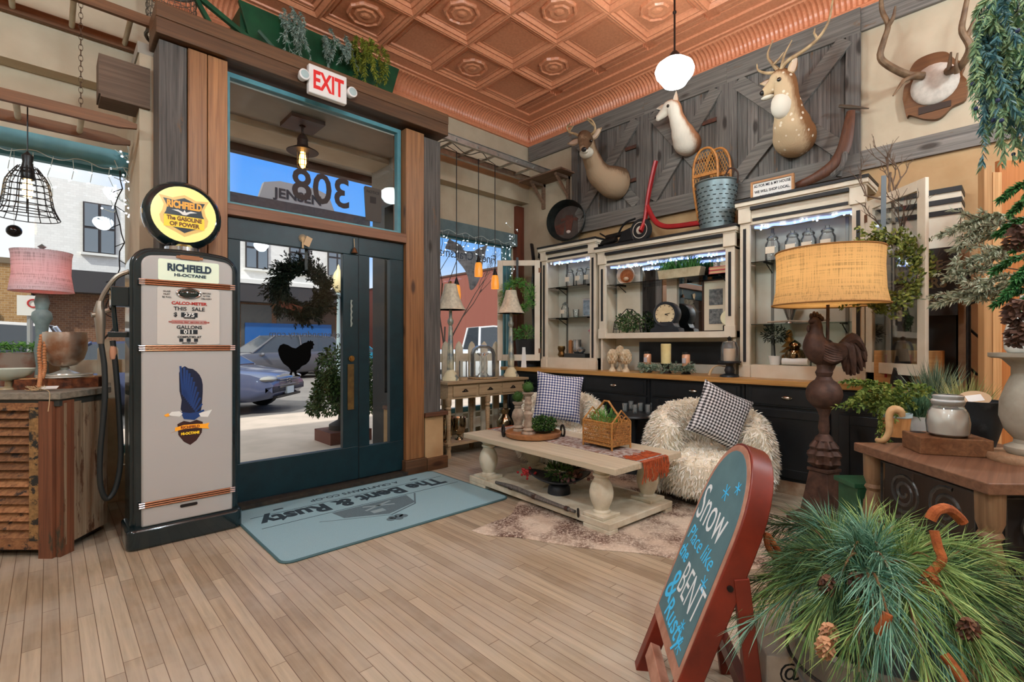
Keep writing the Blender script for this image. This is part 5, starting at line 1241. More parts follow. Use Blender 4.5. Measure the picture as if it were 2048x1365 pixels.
for k, (dx, dy) in enumerate(((-.05, .06), (.05, -.02))):
    c = V((q.x + dx, q.y + .03 + dy, 2.93)); H_ = .24
    t = T('snowshoe', ('laced wooden snowshoe standing in the galvanised bucket, front one', 'laced wooden snowshoe standing in the galvanised bucket, behind the other')[k], 'snowshoe', (c.x, c.y, 2.45))
    pr = [(.125 * w__, z) for w__, z in ((.5, -.48), (.75, -.3), (.98, -.1), (1, .02), (.93, .12), (.7, .2), (.35, .245), (0, .255))]
    loop = [(c.x, c.y + u, c.z + v) for u, v in pr] + [(c.x, c.y - u, c.z + v) for u, v in reversed(pr[:-1])]
    ws = mat('snowshoe_ash', C(190, 128, 62), C(160, 100, 44), 20, .5)
    P(t, 'frame', MB().tube(curve([V(p) for p in loop], 40), .012, 7), ws, smooth=True)
    g = MB()
    for i in range(-8, 9):
        for s_ in (-1, 1):
            u0 = i * .028; 
            pts = [(c.x, c.y + u0 + s_ * .11 * tt, c.z + .24 * tt - .02) for tt in (-.6, 1)]
            ok = [p for p in (V(pts[0]).lerp(V(pts[1]), f / 10) for f in range(11)) if abs(p.y - c.y) < .125 * math.sqrt(max(0, 1 - max(0, (p.z - c.z) / .255) ** 2)) * .97 and p.z - c.z > -.16]
            if len(ok) > 1: g.tube([ok[0], ok[-1]], .003, 4)
    P(t, 'lacing', g, mat('rawhide', C(176, 124, 62), rough=.7)); P(t, 'crossbar', MB().box(c.x - .01, c.y - .12, c.z - .02, c.x + .01, c.y + .12, c.z + .01).box(c.x - .01, c.y - .11, c.z - .14, c.x + .01, c.y + .11, c.z - .115), ws)
    P(t, 'foot_strap', MB().box(c.x - .015, c.y - .05, c.z - .10, c.x - .005, c.y + .05, c.z - .03), mat('strap_dark', C(52, 40, 26), rough=.8))
# shop local sign
a, b = at(1502, 402, X=4.70), at(1588, 383, X=4.70); y0, y1 = b.y, a.y; z0, z1 = 2.56, 2.735
t = T('framed_sign', 'small white sign in a pine frame on the right cabinet top', 'sign', (4.70, (y0 + y1) / 2, z0))
P(t, 'panel', MB().box(4.70, y0 + .01, z0 + .01, 4.712, y1 - .01, z1 - .01), white_p)
P(t, 'frame', MB().box(4.69, y0, z1 - .018, 4.72, y1, z1).box(4.69, y0, z0, 4.72, y0 + .018, z1 - .018).box(4.69, y1 - .018, z0, 4.72, y1, z1 - .018), wood('sign_pine', C(160, 108, 64), C(190, 140, 90), 'Y'))
fm_ = lambda z: basis((4.6985, (y0 + y1) / 2, z), (0, -1, 0), (0, 0, 1))
P(t, 'lettering', txt('AS FOR ME & MY HOUSE', .034, fm_(2.678), .82, .0006).join(txt('WE WILL SHOP LOCAL.', .034, fm_(2.625), .82, .0006)).join(txt('THE BENT & RUSTY CO.', .024, fm_(2.585), .8)), ink)
# curved hame and pick
t = T('plow_beam', 'long curved brown wooden plow handle resting behind the sign', 'plow handle', at(1660, 365, X=4.8))
P(t, 'beam', MB().tube(curve([A(1592, 372, 4.78), A(1630, 356, 4.78), A(1668, 330, 4.78), A(1688, 296, 4.8), A(1697, 255, 4.82), A(1702, 222, 4.84)], 22), [(.016 + .012 * sin(pi * i / 22), .03 + .022 * sin(pi * i / 22)) for i in range(23)], 9), wood('dark_handle', C(70, 40, 26), C(104, 64, 42), 'Z', .5), smooth=True)
P(t, 'grey_limb', MB().tube(curve([A(1664, 352, 4.76), A(1684, 332, 4.75), A(1690, 308, 4.77), A(1684, 330, 4.8), A(1678, 354, 4.8)], 14), .022, 8), greyw, smooth=True)
P(t, 'pick_head', MB().tube([A(1678, 212, 4.84), A(1700, 214, 4.84), A(1738, 217, 4.84)], [.012, .018, .004], 7), mat('pick_iron', C(96, 84, 72), rough=.5, metal=.5), smooth=True)
# ---------------- counter, base cabinets and the three display cabinets ----------------
CZ = .945
S('counter_top', 'long yellow pine counter top under the cream display cabinets', 'counter', MB().box(4.385, .35, .90, 4.95, 4.86, CZ), wood('counter_pine', C(176, 124, 62), C(214, 164, 96), 'Y', .35, vary=.1), bevel=.004)
blk = mat('cabinet_black', C(24, 27, 30), C(30, 33, 36), 12, .35)
cy = [4.84, 3.52, 2.66, 1.72, .36]
bin_m = mat('nickel', C(186, 180, 170), rough=.2, metal=1)
cl = ['in the corner behind the left fur chair', 'behind the left half of the decanter table', 'behind the right fur chair', 'at the right end behind the rooster lamp']
for k in range(4):
    a, b = cy[k + 1] + .004, cy[k] - .004
    t = T('base_cabinet', 'black base cabinet under the pine counter ' + cl[k], 'cabinet', (4.7, (a + b) / 2, 0), 'black base cabinets')
    P(t, 'carcass', MB().box(4.46, a, .11, 4.94, b, .90), blk); P(t, 'plinth', MB().box(4.45, a, 0, 4.94, b, .11), mat('plinth_cream', C(186, 168, 144), C(150, 120, 96), 9, .7))
    n = 2 if b - a > 1 else 1
    for i in range(n):
        y0, y1 = lerp(a, b, i / n) + .03, lerp(a, b, (i + 1) / n) - .03
        d = P(t, 'drawer', MB().box(4.442, y0, .72, 4.46, y1, .88).box(4.435, y0 + .03, .735, 4.442, y1 - .03, .865), blk, bevel=.003)
        m = Mx.Translation((4.435, (y0 + y1) / 2, .80)) @ Mx.Diagonal((1, 1, .7, 1))
        P(d, 'bin_pull', MB().mx(m).sph((0, 0, 0), (.022, .045, .03), 14, 8), bin_m, smooth=True)
        d = P(t, 'door', MB().box(4.442, y0, .14, 4.46, y1, .70).box(4.434, y0, .14, 4.442, y0 + .07, .70).box(4.434, y1 - .07, .14, 4.442, y1, .70).box(4.434, y0 + .07, .63, 4.442, y1 - .07, .70).box(4.434, y0 + .07, .14, 4.442, y1 - .07, .21), blk, bevel=.003)
crm = mat('cabinet_cream', C(226, 216, 196), C(216, 204, 182), 6, .5); blue_b = mat('cabinet_inside', C(206, 206, 192), C(196, 194, 180), 5, .6)
strp = mat('stripe_black', C(28, 28, 30), rough=.5); mirror = mat('mirror', C(226, 232, 232), rough=.02, metal=1); led = emitm('blue_led', (.30, .42, 1, 1), 2.2)
led2 = emitm('white_led', (.8, .9, 1, 1), 5)
glsh = glassm('shelf_glass', (.74, .92, .86, 1), 2.0)
def hutch(label, y0, y1, zt, zo0, zo1, shelves, back, openbase=False):
    t = T('display_cabinet', label, 'cabinet', (4.8, (y0 + y1) / 2, CZ), 'cream display cabinets')
    xf = 4.66; c = MB()
    zb = zo0 - .06 if openbase else CZ
    c.box(xf, y0, CZ, 4.94, y0 + .025, zo1 + .02).box(xf, y1 - .025, CZ, 4.94, y1, zo1 + .02).box(xf, y0, zo1, 4.94, y1, zo1 + .03)
    c.box(xf, y0, zb, 4.94, y1, zo0)
    P(t, 'carcass', c, crm)
    P(t, 'back', MB().box(4.925, y0 + .03, zo0, 4.935, y1 - .03, zo1), back)
    if openbase: P(t, 'lower_back', MB().box(4.925, y0, CZ, 4.935, y1, zb), blue_b); P(t, 'chalk_panel', MB().box(4.915, y0 + .1, 1.04, 4.925, y1 - .35, zb - .04), blk)
    for (a, b) in ((y0, y0 + .085), (y1 - .085, y1)):
        pz = zo0 if openbase else CZ
        o = P(t, 'pilaster', MB().box(4.625, a, pz, xf, b, zo1 + .04).box(4.615, a - .008, CZ if not openbase else zb, xf, b + .008, (CZ if not openbase else zb) + .11), crm, bevel=.003)
        P(o, 'inset', MB().box(4.618, a + .03, pz + .14, 4.626, b - .03, zo1 - .03), strp)
    h_ = zt - zo1
    P(t, 'cornice', MB().box(4.63, y0, zo1, xf, y1, zt - .05).box(4.60, y0 - .02, zt - .075, 4.94, y1 + .02, zt - .02).box(4.58, y0 - .03, zt - .06, 4.94, y1 + .03, zt - .022).box(4.605, y0 - .01, zo1 + .02, 4.66, y0 + .1, zt - .06).box(4.605, y1 - .1, zo1 + .02, 4.66, y1 + .01, zt - .06), crm, bevel=.004)
    P(t, 'stripes', MB().box(4.622, y0 + .11, zo1 + .03, 4.632, y1 - .11, zo1 + .055).box(4.592, y0 + .1, zt - .10, 4.632, y1 - .1, zt - .072).box(4.57, y0 - .035, zt - .022, 4.94, y1 + .035, zt), strp)
    g = MB(); g2 = MB(); rr = random.Random(int(y0 * 100))
    g.tube(curve([(4.74 + rr.uniform(-.04, .04), lerp(y0 + .1, y1 - .1, k / 10), zo1 - .012) for k in range(11)], 40), .012, 6)
    for k in range(int((y1 - y0) * 26)): g2.sph((4.74 + rr.uniform(-.07, .07), rr.uniform(y0 + .1, y1 - .1), zo1 - .016), .009, 6, 4)
    P(t, 'light_strip', g, led, label='blue white light strip'); P(t, 'light_points', g2, led2, stuff=True)
    P(t, 'plinth', MB().box(4.63, y0 + .085, zb, xf, y1 - .085, zo0), crm)
    for z in shelves:
        s = P(t, 'glass_shelf', MB().box(4.69, y0 + .04, z - .006, 4.92, y1 - .04, z), glsh); br = MB()
        for y in (y0 + .18, y1 - .18): br.bar((4.92, y, z - .012), (4.70, y, z - .012), .008, .01).bar((4.92, y, z - .09), (4.76, y, z - .015), .007, .007)
        P(s, 'bracket', br, iron)
    st_ = MB()
    for y in (y0 + .18, y1 - .18): st_.box(4.916, y - .012, zo0, 4.926, y + .012, zo1)
    P(t, 'standard', st_, mat('standard_grey', C(120, 118, 112), rough=.4, metal=.6))
    return t
hl = hutch('left cream display cabinet with its glass door swung open to the left', 3.47, 4.33, 2.49, 1.08, 2.29, (1.58, 1.97), blue_b)
hm2 = hutch('wide middle cream display cabinet with mirrored back above an open counter niche', 1.88, 3.42, 2.36, 1.37, 2.14, (1.93,), mirror, True)
hr = hutch('right cream display cabinet with its glass door swung open to the right', .88, 1.83, 2.56, 1.06, 2.33, (1.43, 2.0), blue_b)
P(hm2, 'mirror_post', MB().box(4.90, 2.60, 1.37, 4.926, 2.72, 2.14).box(4.90, 3.05, 1.37, 4.926, 3.36, 2.14), crm)
def swing(hu, hinge, end, z0, z1, nm):
    d = V((end[0] - hinge[0], end[1] - hinge[1], 0)); L_ = d.length; m = basis((hinge[0], hinge[1], 0), d, (0, 0, 1)); f = .07
    o = P(hu, 'door', MB().mx(m).box(0, z0, -.012, f, z1, .012).box(L_ - f, z0, -.012, L_, z1, .012).box(f, z0, -.012, L_ - f, z0 + f + .01, .012).box(f, z1 - f, -.012, L_ - f, z1, .012), crm, bevel=.003)
    P(o, 'pane', MB().mx(m).box(f, z0 + f, -.002, L_ - f, z1 - f, .002), pane_m)
    P(o, 'hinge', MB().mx(m).box(-.01, z0 + .1, -.016, .02, z0 + .16, .016).box(-.01, z1 - .16, -.016, .02, z1 - .1, .016), mat('hinge_rust', C(120, 84, 60), rough=.5, metal=.5))
swing(hl, (4.61, 4.345), (4.22, 4.735), 1.03, 2.33, 'l'); swing(hr, (4.61, .862), (4.20, .46), 1.03, 2.35, 'r')

# ---------------- things in the cabinets ----------------
label_m = mat('jar_label', C(226, 216, 196), rough=.8)
def jar(name, label, x, y, z, r, h, fill=None, lid=None, group=None, lbl=True):
    t = T(name, label, 'jar', (x, y, z), group)
    P(t, 'glass', MB().lathe([(r * .9, 0), (r, .01), (r, h * .62), (r * .72, h * .74), (r * .72, h * .78)], (x, y, z), 18), jar_m, smooth=True)
    if fill: P(t, 'filling', MB().lathe([(r * .88, .006), (r * .88, h * .5)], (x, y, z), 16), fill, smooth=True)
    P(t, 'lid', MB().lathe([(r * .78, h * .78), (r * .8, h * .84), (r * .5, h * .92), (r * .25, h * .93), (r * .3, h), (0, h * 1.02)], (x, y, z), 18), lid or jar_m, smooth=True)
    if lbl: P(t, 'paper_label', MB().box(x - r - .004, y - r * .62, z + h * .26, x - r - .001, y + r * .62, z + h * .5), label_m)
    return t
for k, (px, w__) in enumerate(((1545, 'far left'), (1585, 'second from left'), (1617, 'third from left'), (1655, 'far right'))):
    y = yat(px, 4.78); jar('apothecary_jar', ('labelled apothecary jar, %s of four on the right cabinet top shelf' % w__), 4.78, y, 2.001, .062, .25, group='apothecary jars')
for k, (px, w__) in enumerate(((1140, 'leftmost'), (1160, 'middle'), (1178, 'rightmost'))):
    y = yat(px, 4.80); jar('apothecary_jar', '%s labelled glass jar on the left cabinet top shelf' % w__, 4.80, y, 1.971, .055, .24, group='small labelled jars')
y = yat(1130, 4.78); jar('candle_jar', 'square labelled glass jar on the left cabinet middle shelf', 4.78, y, 1.581, .05, .2, lid=mat('pewter', C(150, 156, 156)))
y = yat(1152, 4.8)
S('drinking_glass', 'small cut glass tumbler on the left cabinet middle shelf', 'glass', MB().lathe([(.03, 0), (.04, .1), (.036, .1), (.028, .008), (0, .008)], (4.8, y, 1.581), 16), jar_m, smooth=True)
y = yat(1174, 4.8); t = T('picture_frame', 'small silver framed picture on the left cabinet middle shelf', 'picture', (4.82, y, 1.581))
P(t, 'frame', MB().box(4.81, y - .08, 1.581, 4.825, y + .08, 1.81), mat('silver', C(190, 192, 194), rough=.25, metal=.9), bevel=.004); P(t, 'print', MB().box(4.806, y - .06, 1.605, 4.811, y + .06, 1.785), mat('print_blue', C(170, 190, 206), C(112, 134, 150), 18, .5))
y = yat(1154, 4.78); t = T('serving_tray', 'dark metal tray of silverware in the bottom of the left cabinet', 'tray', (4.78, y, 1.081))
P(t, 'tray', MB().box(4.68, y - .2, 1.081, 4.88, y + .13, 1.13), mat('tray_dark', C(74, 76, 76), rough=.35, metal=.6), bevel=.006); slv = mat('silver', C(190, 192, 194))
def lat(name, label, cat, prof, x, y, z, m, n=20, **k): return S(name, label, cat, MB().lathe(prof, (x, y, z), n), m, smooth=True, **k)
lat('silver_jug', 'polished silver pitcher on the dark tray in the left cabinet', 'jug', [(.035, 0), (.05, .02), (.06, .07), (.05, .13), (.055, .17), (.05, .17), (0, .03)], 4.76, y - .02, 1.131, slv)
lat('sugar_bowl', 'small bright silver sugar bowl beside the silver pitcher', 'bowl', [(.02, 0), (.045, .025), (.05, .05), (.03, .075), (0, .085)], 4.73, y - .11, 1.131, slv)
lat('glass_lantern', 'narrow glass candle lantern beside the silver pitcher', 'lantern', [(.028, 0), (.028, .15), (.03, .155), (.0, .17)], 4.76, y + .085, 1.131, mat('amber_wax', C(206, 140, 90), rough=.2, trans=.3))
lat('brass_vase', 'squat brass vase at the left front of the left cabinet', 'vase', [(.03, 0), (.05, .03), (.035, .07), (.05, .11), (.045, .14), (.03, .14), (0, .03)], 4.71, yat(1123, 4.71), 1.081, mat('old_brass', C(112, 86, 50), rough=.3, metal=.9))
t = T('flower_bunch', 'pink flowers in a dark vase at the right of the left cabinet', 'flowers', (4.84, 3.64, 1.131)); f = MB(); leafclump(f, (4.84, 3.66, 1.40), .05, 120, .03, .02, R_)
P(t, 'petals', f, leafm('pink_petal', C(196, 84, 112), C(232, 150, 170)), stuff=True); P(t, 'vase', MB().lathe([(.03, 0), (.045, .1), (.03, .2), (0, .2)], (4.84, 3.66, 1.131), 14), black, smooth=True)
# left door wreath and black planter behind it
def wreath(name, label, c, R0, m, nrm, n, ln, rnd, hang_to=None, ribbon=None, frame_m=None, thick=.03, wd=.012):
    t = T(name, label, 'wreath', (c.x, c.y, c.z - R0)); g = MB(); nrm = V(nrm).normalized(); sx = V((0, 0, 1)).cross(nrm).normalized()
    for k in range(n):
        a = rnd.uniform(0, 2 * pi); o_ = sx * cos(a) + V((0, 0, 1)) * sin(a); tg_ = V((0, 0, 1)) * cos(a) - sx * sin(a)
        p = c + o_ * (R0 + rnd.gauss(0, thick)) + nrm * rnd.uniform(0, thick * 1.5)
        for _ in range(7): leaf(g, p + V((rnd.uniform(-1, 1), rnd.uniform(-1, 1), rnd.uniform(-1, 1))) * .018, (o_ * rnd.uniform(-.5, .9) + tg_ * rnd.uniform(0, 1) + nrm * rnd.uniform(-.2, .6)).normalized(), ln * rnd.uniform(.6, 1.2), wd, rnd)
    P(t, 'greenery', g, m, stuff=True)
    P(t, 'frame', MB().tube([c + (sx * cos(2 * pi * k / 30) + V((0, 0, 1)) * sin(2 * pi * k / 30)) * R0 for k in range(30)], .010, 6, closed=True), frame_m or mat('wreath_frame', C(24, 22, 16)))
    if hang_to: P(t, 'ribbon', MB().bar(c + V((0, 0, R0)) + nrm * .01, V((c.x, c.y, hang_to)) + nrm * .02, .03, .003, nrm), ribbon)
    return t
fresh = leafm('fresh_green', C(58, 120, 52), C(124, 176, 84)); boxw = leafm('boxwood', C(34, 64, 30), C(92, 122, 58)); sage = leafm('sage_green', C(88, 112, 96), C(142, 162, 140))
nl = V((-.7071, -.7071, 0)); cl_ = V((4.40, 4.55, 1.86)) + nl * .03
wreath('pine_wreath', 'fresh green pine wreath hung by a black ribbon on the open left cabinet door', cl_, .17, fresh, nl, 260, .05, random.Random(31), 2.36, black, wd=.006, thick=.035)
q = V((4.66, 4.62, CZ))
t = T('planter_basket', 'black woven basket of greens on the counter behind the open left cabinet door', 'planter', q)
P(t, 'basket', MB().lathe([(.13, 0), (.16, .36), (.165, .37), (.15, .36), (0, .34)], q, 20, .03), mat('weave_black', C(38, 42, 46), C(24, 26, 30), 60, .7, bump=.6), smooth=True)
g = MB(); leafclump(g, q + V((0, 0, .43)), (.24, .2, .12), 700, .05, .012, R_, .8); P(t, 'greens', g, fresh, stuff=True)
lat('milk_bottle', 'white tapering ceramic bottle on the counter in front of the black basket', 'bottle', [(.05, 0), (.03, .22), (.028, .26), (0, .26)], 4.47, 4.50, CZ, white_p, 4)
# middle cabinet contents
y = yat(1250, 4.78); q = V((4.80, y, 2.03)); nb = V((-.94, -.3, .15)).normalized(); m = basis(q, V((.3, -.94, 0)), (0, 0, 1))
if m.to_3x3().col[2].dot(nb) < 0: m = m @ Mx.Rotation(pi, 4, 'Y')
t = T('enamel_bowl', 'white rimmed bowl of straw and an egg tipped on the middle glass shelf', 'bowl', (q.x, q.y, 1.93))
P(t, 'bowl', MB().mx(m).lathe([(0, -.08), (.06, -.075), (.09, -.03), (.105, .02), (.1, .025), (.085, -.02), (.055, -.06), (0, -.065)], (0, 0, 0), 26), mat('enamel', C(222, 214, 196), C(190, 150, 110), 9, .3), smooth=True)
P(t, 'straw', MB().mx(m).lathe([(.078, -.03), (0, -.025)], (0, 0, 0), 20), mat('straw_rust', C(136, 70, 30), C(176, 104, 56), 40, .9, bump=1), smooth=True); P(t, 'egg', MB().mx(m).sph((.0, -.035, -.005), (.032, .024, .024), 12, 9), mat('egg', C(214, 178, 140), rough=.5), smooth=True)
y = yat(1362, 4.78); t = T('spider_plant', 'spider plant with arching green leaves in a pale wooden trough on the middle glass shelf', 'plant', (4.78, y, 1.93))
P(t, 'trough', MB().prism([(y - .22, 1.93), (y + .22, 1.93), (y + .24, 2.03), (y - .24, 2.03)], 'X', 4.72, 4.84), mat('trough_wood', C(196, 184, 152), C(176, 160, 128), 16, .7), bevel=.004)
g = MB(); rnd = random.Random(8)
for k in range(150):
    p = V((4.78 + rnd.uniform(-.04, .04), y + rnd.uniform(-.2, .2), 2.03)); d = V((rnd.uniform(-1, .3), rnd.uniform(-1, 1), 0)).normalized(); L_ = rnd.uniform(.08, .18); h_ = rnd.uniform(.05, .13)
    c = curve([p, p + d * L_ * .5 + V((0, 0, h_)), p + d * L_ + V((0, 0, h_ * rnd.uniform(-.6, .9)))], 5); x = d.cross(V((0, 0, 1))) * .006; n = len(g.v)
    for i, u in enumerate(c): g.v += [u - x * (1 - i / 5.2), u + x * (1 - i / 5.2)]
    g.f += [(n + 2 * i, n + 2 * i + 1, n + 2 * i + 3, n + 2 * i + 2) for i in range(5)]
P(t, 'leaves', g, leafm('blade_green', C(34, 92, 44), C(96, 160, 84)), stuff=True)
pk1 = mat('book_pink', C(206, 72, 92), rough=.6); page = mat('book_page', C(206, 170, 130), rough=.9)
for k in range(2):
    y = yat(1445, 4.78); t = T('book', ('pink covered book lying at the bottom of the small stack on the glass shelf', 'pink covered book lying on top of the other one on the glass shelf')[k], 'book', (4.78, y, 1.931 + .035 * k), 'pink books')
    z = 1.931 + .036 * k; P(t, 'cover', MB().box(4.70, y - .13 + k * .02, z, 4.86, y + .10, z + .004).box(4.70, y - .13 + k * .02, z + .03, 4.86, y + .10, z + .034).box(4.70, y + .094, z, 4.86, y + .10, z + .034), pk1); P(t, 'pages', MB().box(4.705, y - .125 + k * .02, z + .004, 4.855, y + .094, z + .03), page)
y = yat(1333, 4.75); t = T('mantel_clock', 'round black mantel clock with a cream dial in the middle cabinet', 'clock', (4.76, y, 1.371))
cb = mat('clock_black', C(30, 34, 40), C(40, 44, 50), 14, .45)
wm = basis((4.76, y, 1.56), (.1, -1, 0), (0, 0, 1))
if wm.to_3x3().col[2].x > 0: wm = wm @ Mx.Rotation(pi, 4, 'Y')
P(t, 'case', MB().mx(wm).lathe([(0, -.06), (.13, -.06), (.135, -.05), (.135, .05), (.125, .065), (.108, .062), (.105, .05), (0, .05)], (0, 0, 0), 36), cb, smooth=True)
P(t, 'plinth', MB().prism([(y - .17, 1.371), (y + .17, 1.371), (y + .16, 1.41), (y + .12, 1.425), (y + .09, 1.48), (y - .09, 1.48), (y - .12, 1.425), (y - .16, 1.41)], 'X', 4.70, 4.82), cb, bevel=.004)
d = P(t, 'dial', MB().mx(wm).cyl((0, 0, .0505), .106, .003, 36), mat('dial_cream', C(226, 210, 172), C(200, 180, 140), 9, .3), smooth=True); hnd = MB().mx(wm)
for k in range(12): a = 2 * pi * k / 12; hnd.bar((.085 * sin(a), .085 * cos(a), .055), (.1 * sin(a), .1 * cos(a), .055), .006, .002, (0, 0, 1))
hnd.bar((0, 0, .056), (.055, .01, .056), .006, .002, (0, 0, 1)).bar((0, 0, .057), (.035, -.012, .057), .008, .002, (0, 0, 1)); P(d, 'hands', hnd, black)
y0, y1 = yat(1462, 4.86), yat(1405, 4.86); t = T('framed_print', 'dark framed print with two grey pictures leaning at the right of the middle cabinet', 'picture', (4.86, (y0 + y1) / 2, 1.371))
P(t, 'mount', MB().box(4.86, y0, 1.38, 4.872, y1, 1.89), mat('mount_cream', C(216, 204, 180), rough=.7)); P(t, 'frame', MB().box(4.85, y1 - .018, 1.371, 4.876, y1, 1.9).box(4.85, y0, 1.371, 4.876, y0 + .018, 1.9).box(4.85, y0, 1.885, 4.876, y1, 1.9).box(4.85, y0, 1.371, 4.876, y1, 1.385), mat('frame_brown', C(58, 36, 24), rough=.4))
for a, b in ((1.45, 1.60), (1.64, 1.80)): P(t, 'print', MB().box(4.855, y0 + .08, a, 4.861, y1 - .07, b), mat('print_grey', C(70, 74, 76), C(130, 132, 130), 30, .5))
y = yat(1458, 4.72); t = T('kitchen_scale', 'old scale with a tilted cream dial in front of the framed print', 'scale', (4.74, y, 1.371)); m = basis((4.74, y, 1.50), (.3, -1, 0), (.25, 0, 1))
if m.to_3x3().col[2].x > 0: m = m @ Mx.Rotation(pi, 4, 'Y')
P(t, 'dial', MB().mx(m).lathe([(0, -.02), (.08, -.02), (.085, 0), (.08, .006), (0, .008)], (0, 0, 0), 28), mat('scale_dial', C(214, 206, 160), rough=.3), smooth=True); P(t, 'needle', MB().mx(m).bar((-.02, -.02, .011), (.03, .05, .011), .006, .002, (0, 0, 1)), black); P(t, 'body', MB().box(4.74, y - .07, 1.371, 4.84, y + .07, 1.43), iron, bevel=.006)
y = yat(1468, 4.70); t = T('potted_succulent', 'tiny grey tin of pale green plant beside the framed print', 'plant', (4.76, y, 1.60)); P(t, 'tin', MB().lathe([(.03, 0), (.038, .1), (0, .1)], (4.78, y, 1.60), 14), gal, smooth=True); P(t, 'shelf_clip', MB().box(4.74, y - .05, 1.588, 4.93, y + .05, 1.60), iron)
g = MB(); leafclump(g, (4.78, y, 1.74), .05, 120, .035, .012, R_); P(t, 'leaves', g, sage, stuff=True)
y = yat(1258, 4.76); t = T('ivy_planter', 'leafy ivy in a dark wire frame planter at the left of the middle cabinet', 'plant', (4.77, y, 1.371)); g = MB(); leafclump(g, (4.76, y, 1.50), (.08, .19, .11), 520, .035, .024, R_, .6); P(t, 'leaves', g, leafm('ivy', C(32, 58, 32), C(96, 120, 72)), stuff=True)
g = MB()
for s_ in (-1, 1):
    for dx in (-.06, .06): g.tube([(4.77 + dx, y + s_ * .18, 1.375), (4.77 + dx, y + s_ * .16, 1.5), (4.77 + dx, y, 1.64)], .005, 5)
    g.tube([(4.71, y + s_ * .17, 1.42), (4.83, y + s_ * .17, 1.42)], .005, 5)
P(t, 'frame', g.tube([(4.71, y, 1.64), (4.83, y, 1.64)], .005, 5), iron)
# counter niche
ar = mat('artichoke_stone', C(222, 208, 180), C(190, 160, 120), 18, .7)
for k, (px, dx, h_) in enumerate(((1225, 0, .26), (1240, .12, .3), (1252, .02, .26))):
    x = 4.55 + dx; y = yat(px, x); t = T('artichoke_finial', ('cream artichoke finial at the left of the trio on the counter', 'cream artichoke finial standing taller behind the other two', 'cream artichoke finial at the right of the trio on the counter')[k], 'finial', (x, y, CZ), 'artichoke finials')
    P(t, 'stem', MB().lathe([(.042, 0), (.04, .015), (.016, .05), (.02, h_ * .38), (.03, h_ * .42)], (x, y, CZ), 16), ar, smooth=True); g = MB()
    for r in range(6):
        rr_ = .052 * sin(pi * (.25 + .7 * r / 6)); z = CZ + h_ * (.42 + .085 * r)
        for i in range(9): a = 2 * pi * (i + .5 * (r % 2)) / 9; g.sph((x + rr_ * cos(a), y + rr_ * sin(a), z), (.014, .014, .024), 7, 5)
    P(t, 'scales', g.sph((x, y, CZ + h_ * .66), (.045, .045, h_ * .3), 12, 9), ar, smooth=True)
y = yat(1332, 4.62); t = T('pillar_candle', 'tall cream pillar candle in the middle of the sage wreath', 'candle', (4.62, y, CZ + .1)); P(t, 'wax', MB().lathe([(.05, .08), (.052, .28), (.046, .285), (0, .275)], (4.62, y, CZ + .02), 22), mat('wax_cream', C(232, 218, 160), C(222, 204, 140), 12, .35), smooth=True); P(t, 'holder', MB().lathe([(.06, 0), (.03, .05), (.06, .1), (0, .1)], (4.62, y, CZ), 18), iron, smooth=True); P(t, 'wick', MB().tube([(4.62, y, CZ + .29), (4.622, y, CZ + .31)], .002, 5), black)
for k, px in enumerate((1295, 1372)):
    y = yat(px, 4.64); t = T('jar_candle', ('peach jar candle with black lid left of the pillar candle', 'peach jar candle with black lid right of the pillar candle')[k], 'candle', (4.64, y, CZ)); P(t, 'stand', MB().lathe([(.05, 0), (.03, .03), (.045, .08), (0, .08)], (4.64, y, CZ), 14), iron, smooth=True)
    P(t, 'jar', MB().lathe([(.036, .08), (.04, .09), (.04, .19), (.032, .2), (0, .2)], (4.64, y, CZ), 18), mat('peach_wax', C(214, 160, 124), rough=.2, coat=.6), smooth=True); P(t, 'lid', MB().cyl((4.64, y, CZ + .2), .036, .022, 18), black, smooth=True); P(t, 'paper_label', MB().mx(Mx.Translation((4.64, y, CZ)) @ Mx.Rotation(rad(210), 4, 'Z')).lathe([(.0402, .115), (.0402, .165)], (0, 0, 0), 18), label_m) if 0 else P(t, 'paper_label', MB().box(4.597, y - .018, CZ + .11, 4.601, y + .018, CZ + .16), mat('label_blue', C(190, 186, 190)))
y = yat(1332, 4.6); t = T('sage_wreath', 'flat sage green sprig wreath lying on the counter round the pillar candle', 'wreath', (4.6, y, CZ)); g = MB(); rnd = random.Random(12)
for k in range(130):
    a = rnd.uniform(0, 2 * pi); p = V((4.60 + .08 * cos(a), y + .2 * sin(a), CZ + rnd.uniform(.03, .08))); d = V((cos(a) * .5 + rnd.uniform(-.5, .5), sin(a) + rnd.uniform(-.6, .6), rnd.uniform(-.2, .4))).normalized()
    branch(g, None, [p, p + d * .05, p + d * .10], 16, .03, .007, rnd, .8)
P(t, 'sprigs', g, sage, stuff=True)
y = yat(1459, 4.56); t = T('cloche_stand', 'candle under a glass cloche on a black pedestal at the right of the counter niche', 'cloche', (4.56, y, CZ)); P(t, 'pedestal', MB().lathe([(.085, 0), (.08, .015), (.035, .03), (.045, .06), (.03, .1), (.04, .125), (.10, .13), (.10, .145), (0, .145)], (4.56, y, CZ), 26), cb, smooth=True)
P(t, 'candle', MB().lathe([(.05, .146), (.052, .25), (.05, .26), (0, .255)], (4.56, y, CZ), 20), mat('wax_peach', C(226, 196, 164), rough=.3), smooth=True); g = P(t, 'glass_dome', MB().lathe([(.08, .147), (.078, .27), (.06, .32), (.02, .335)], (4.56, y, CZ), 26), jar_m, smooth=True); P(g, 'knob', MB().lathe([(.012, .335), (.022, .36), (.0, .375)], (4.56, y, CZ), 12), black, smooth=True)
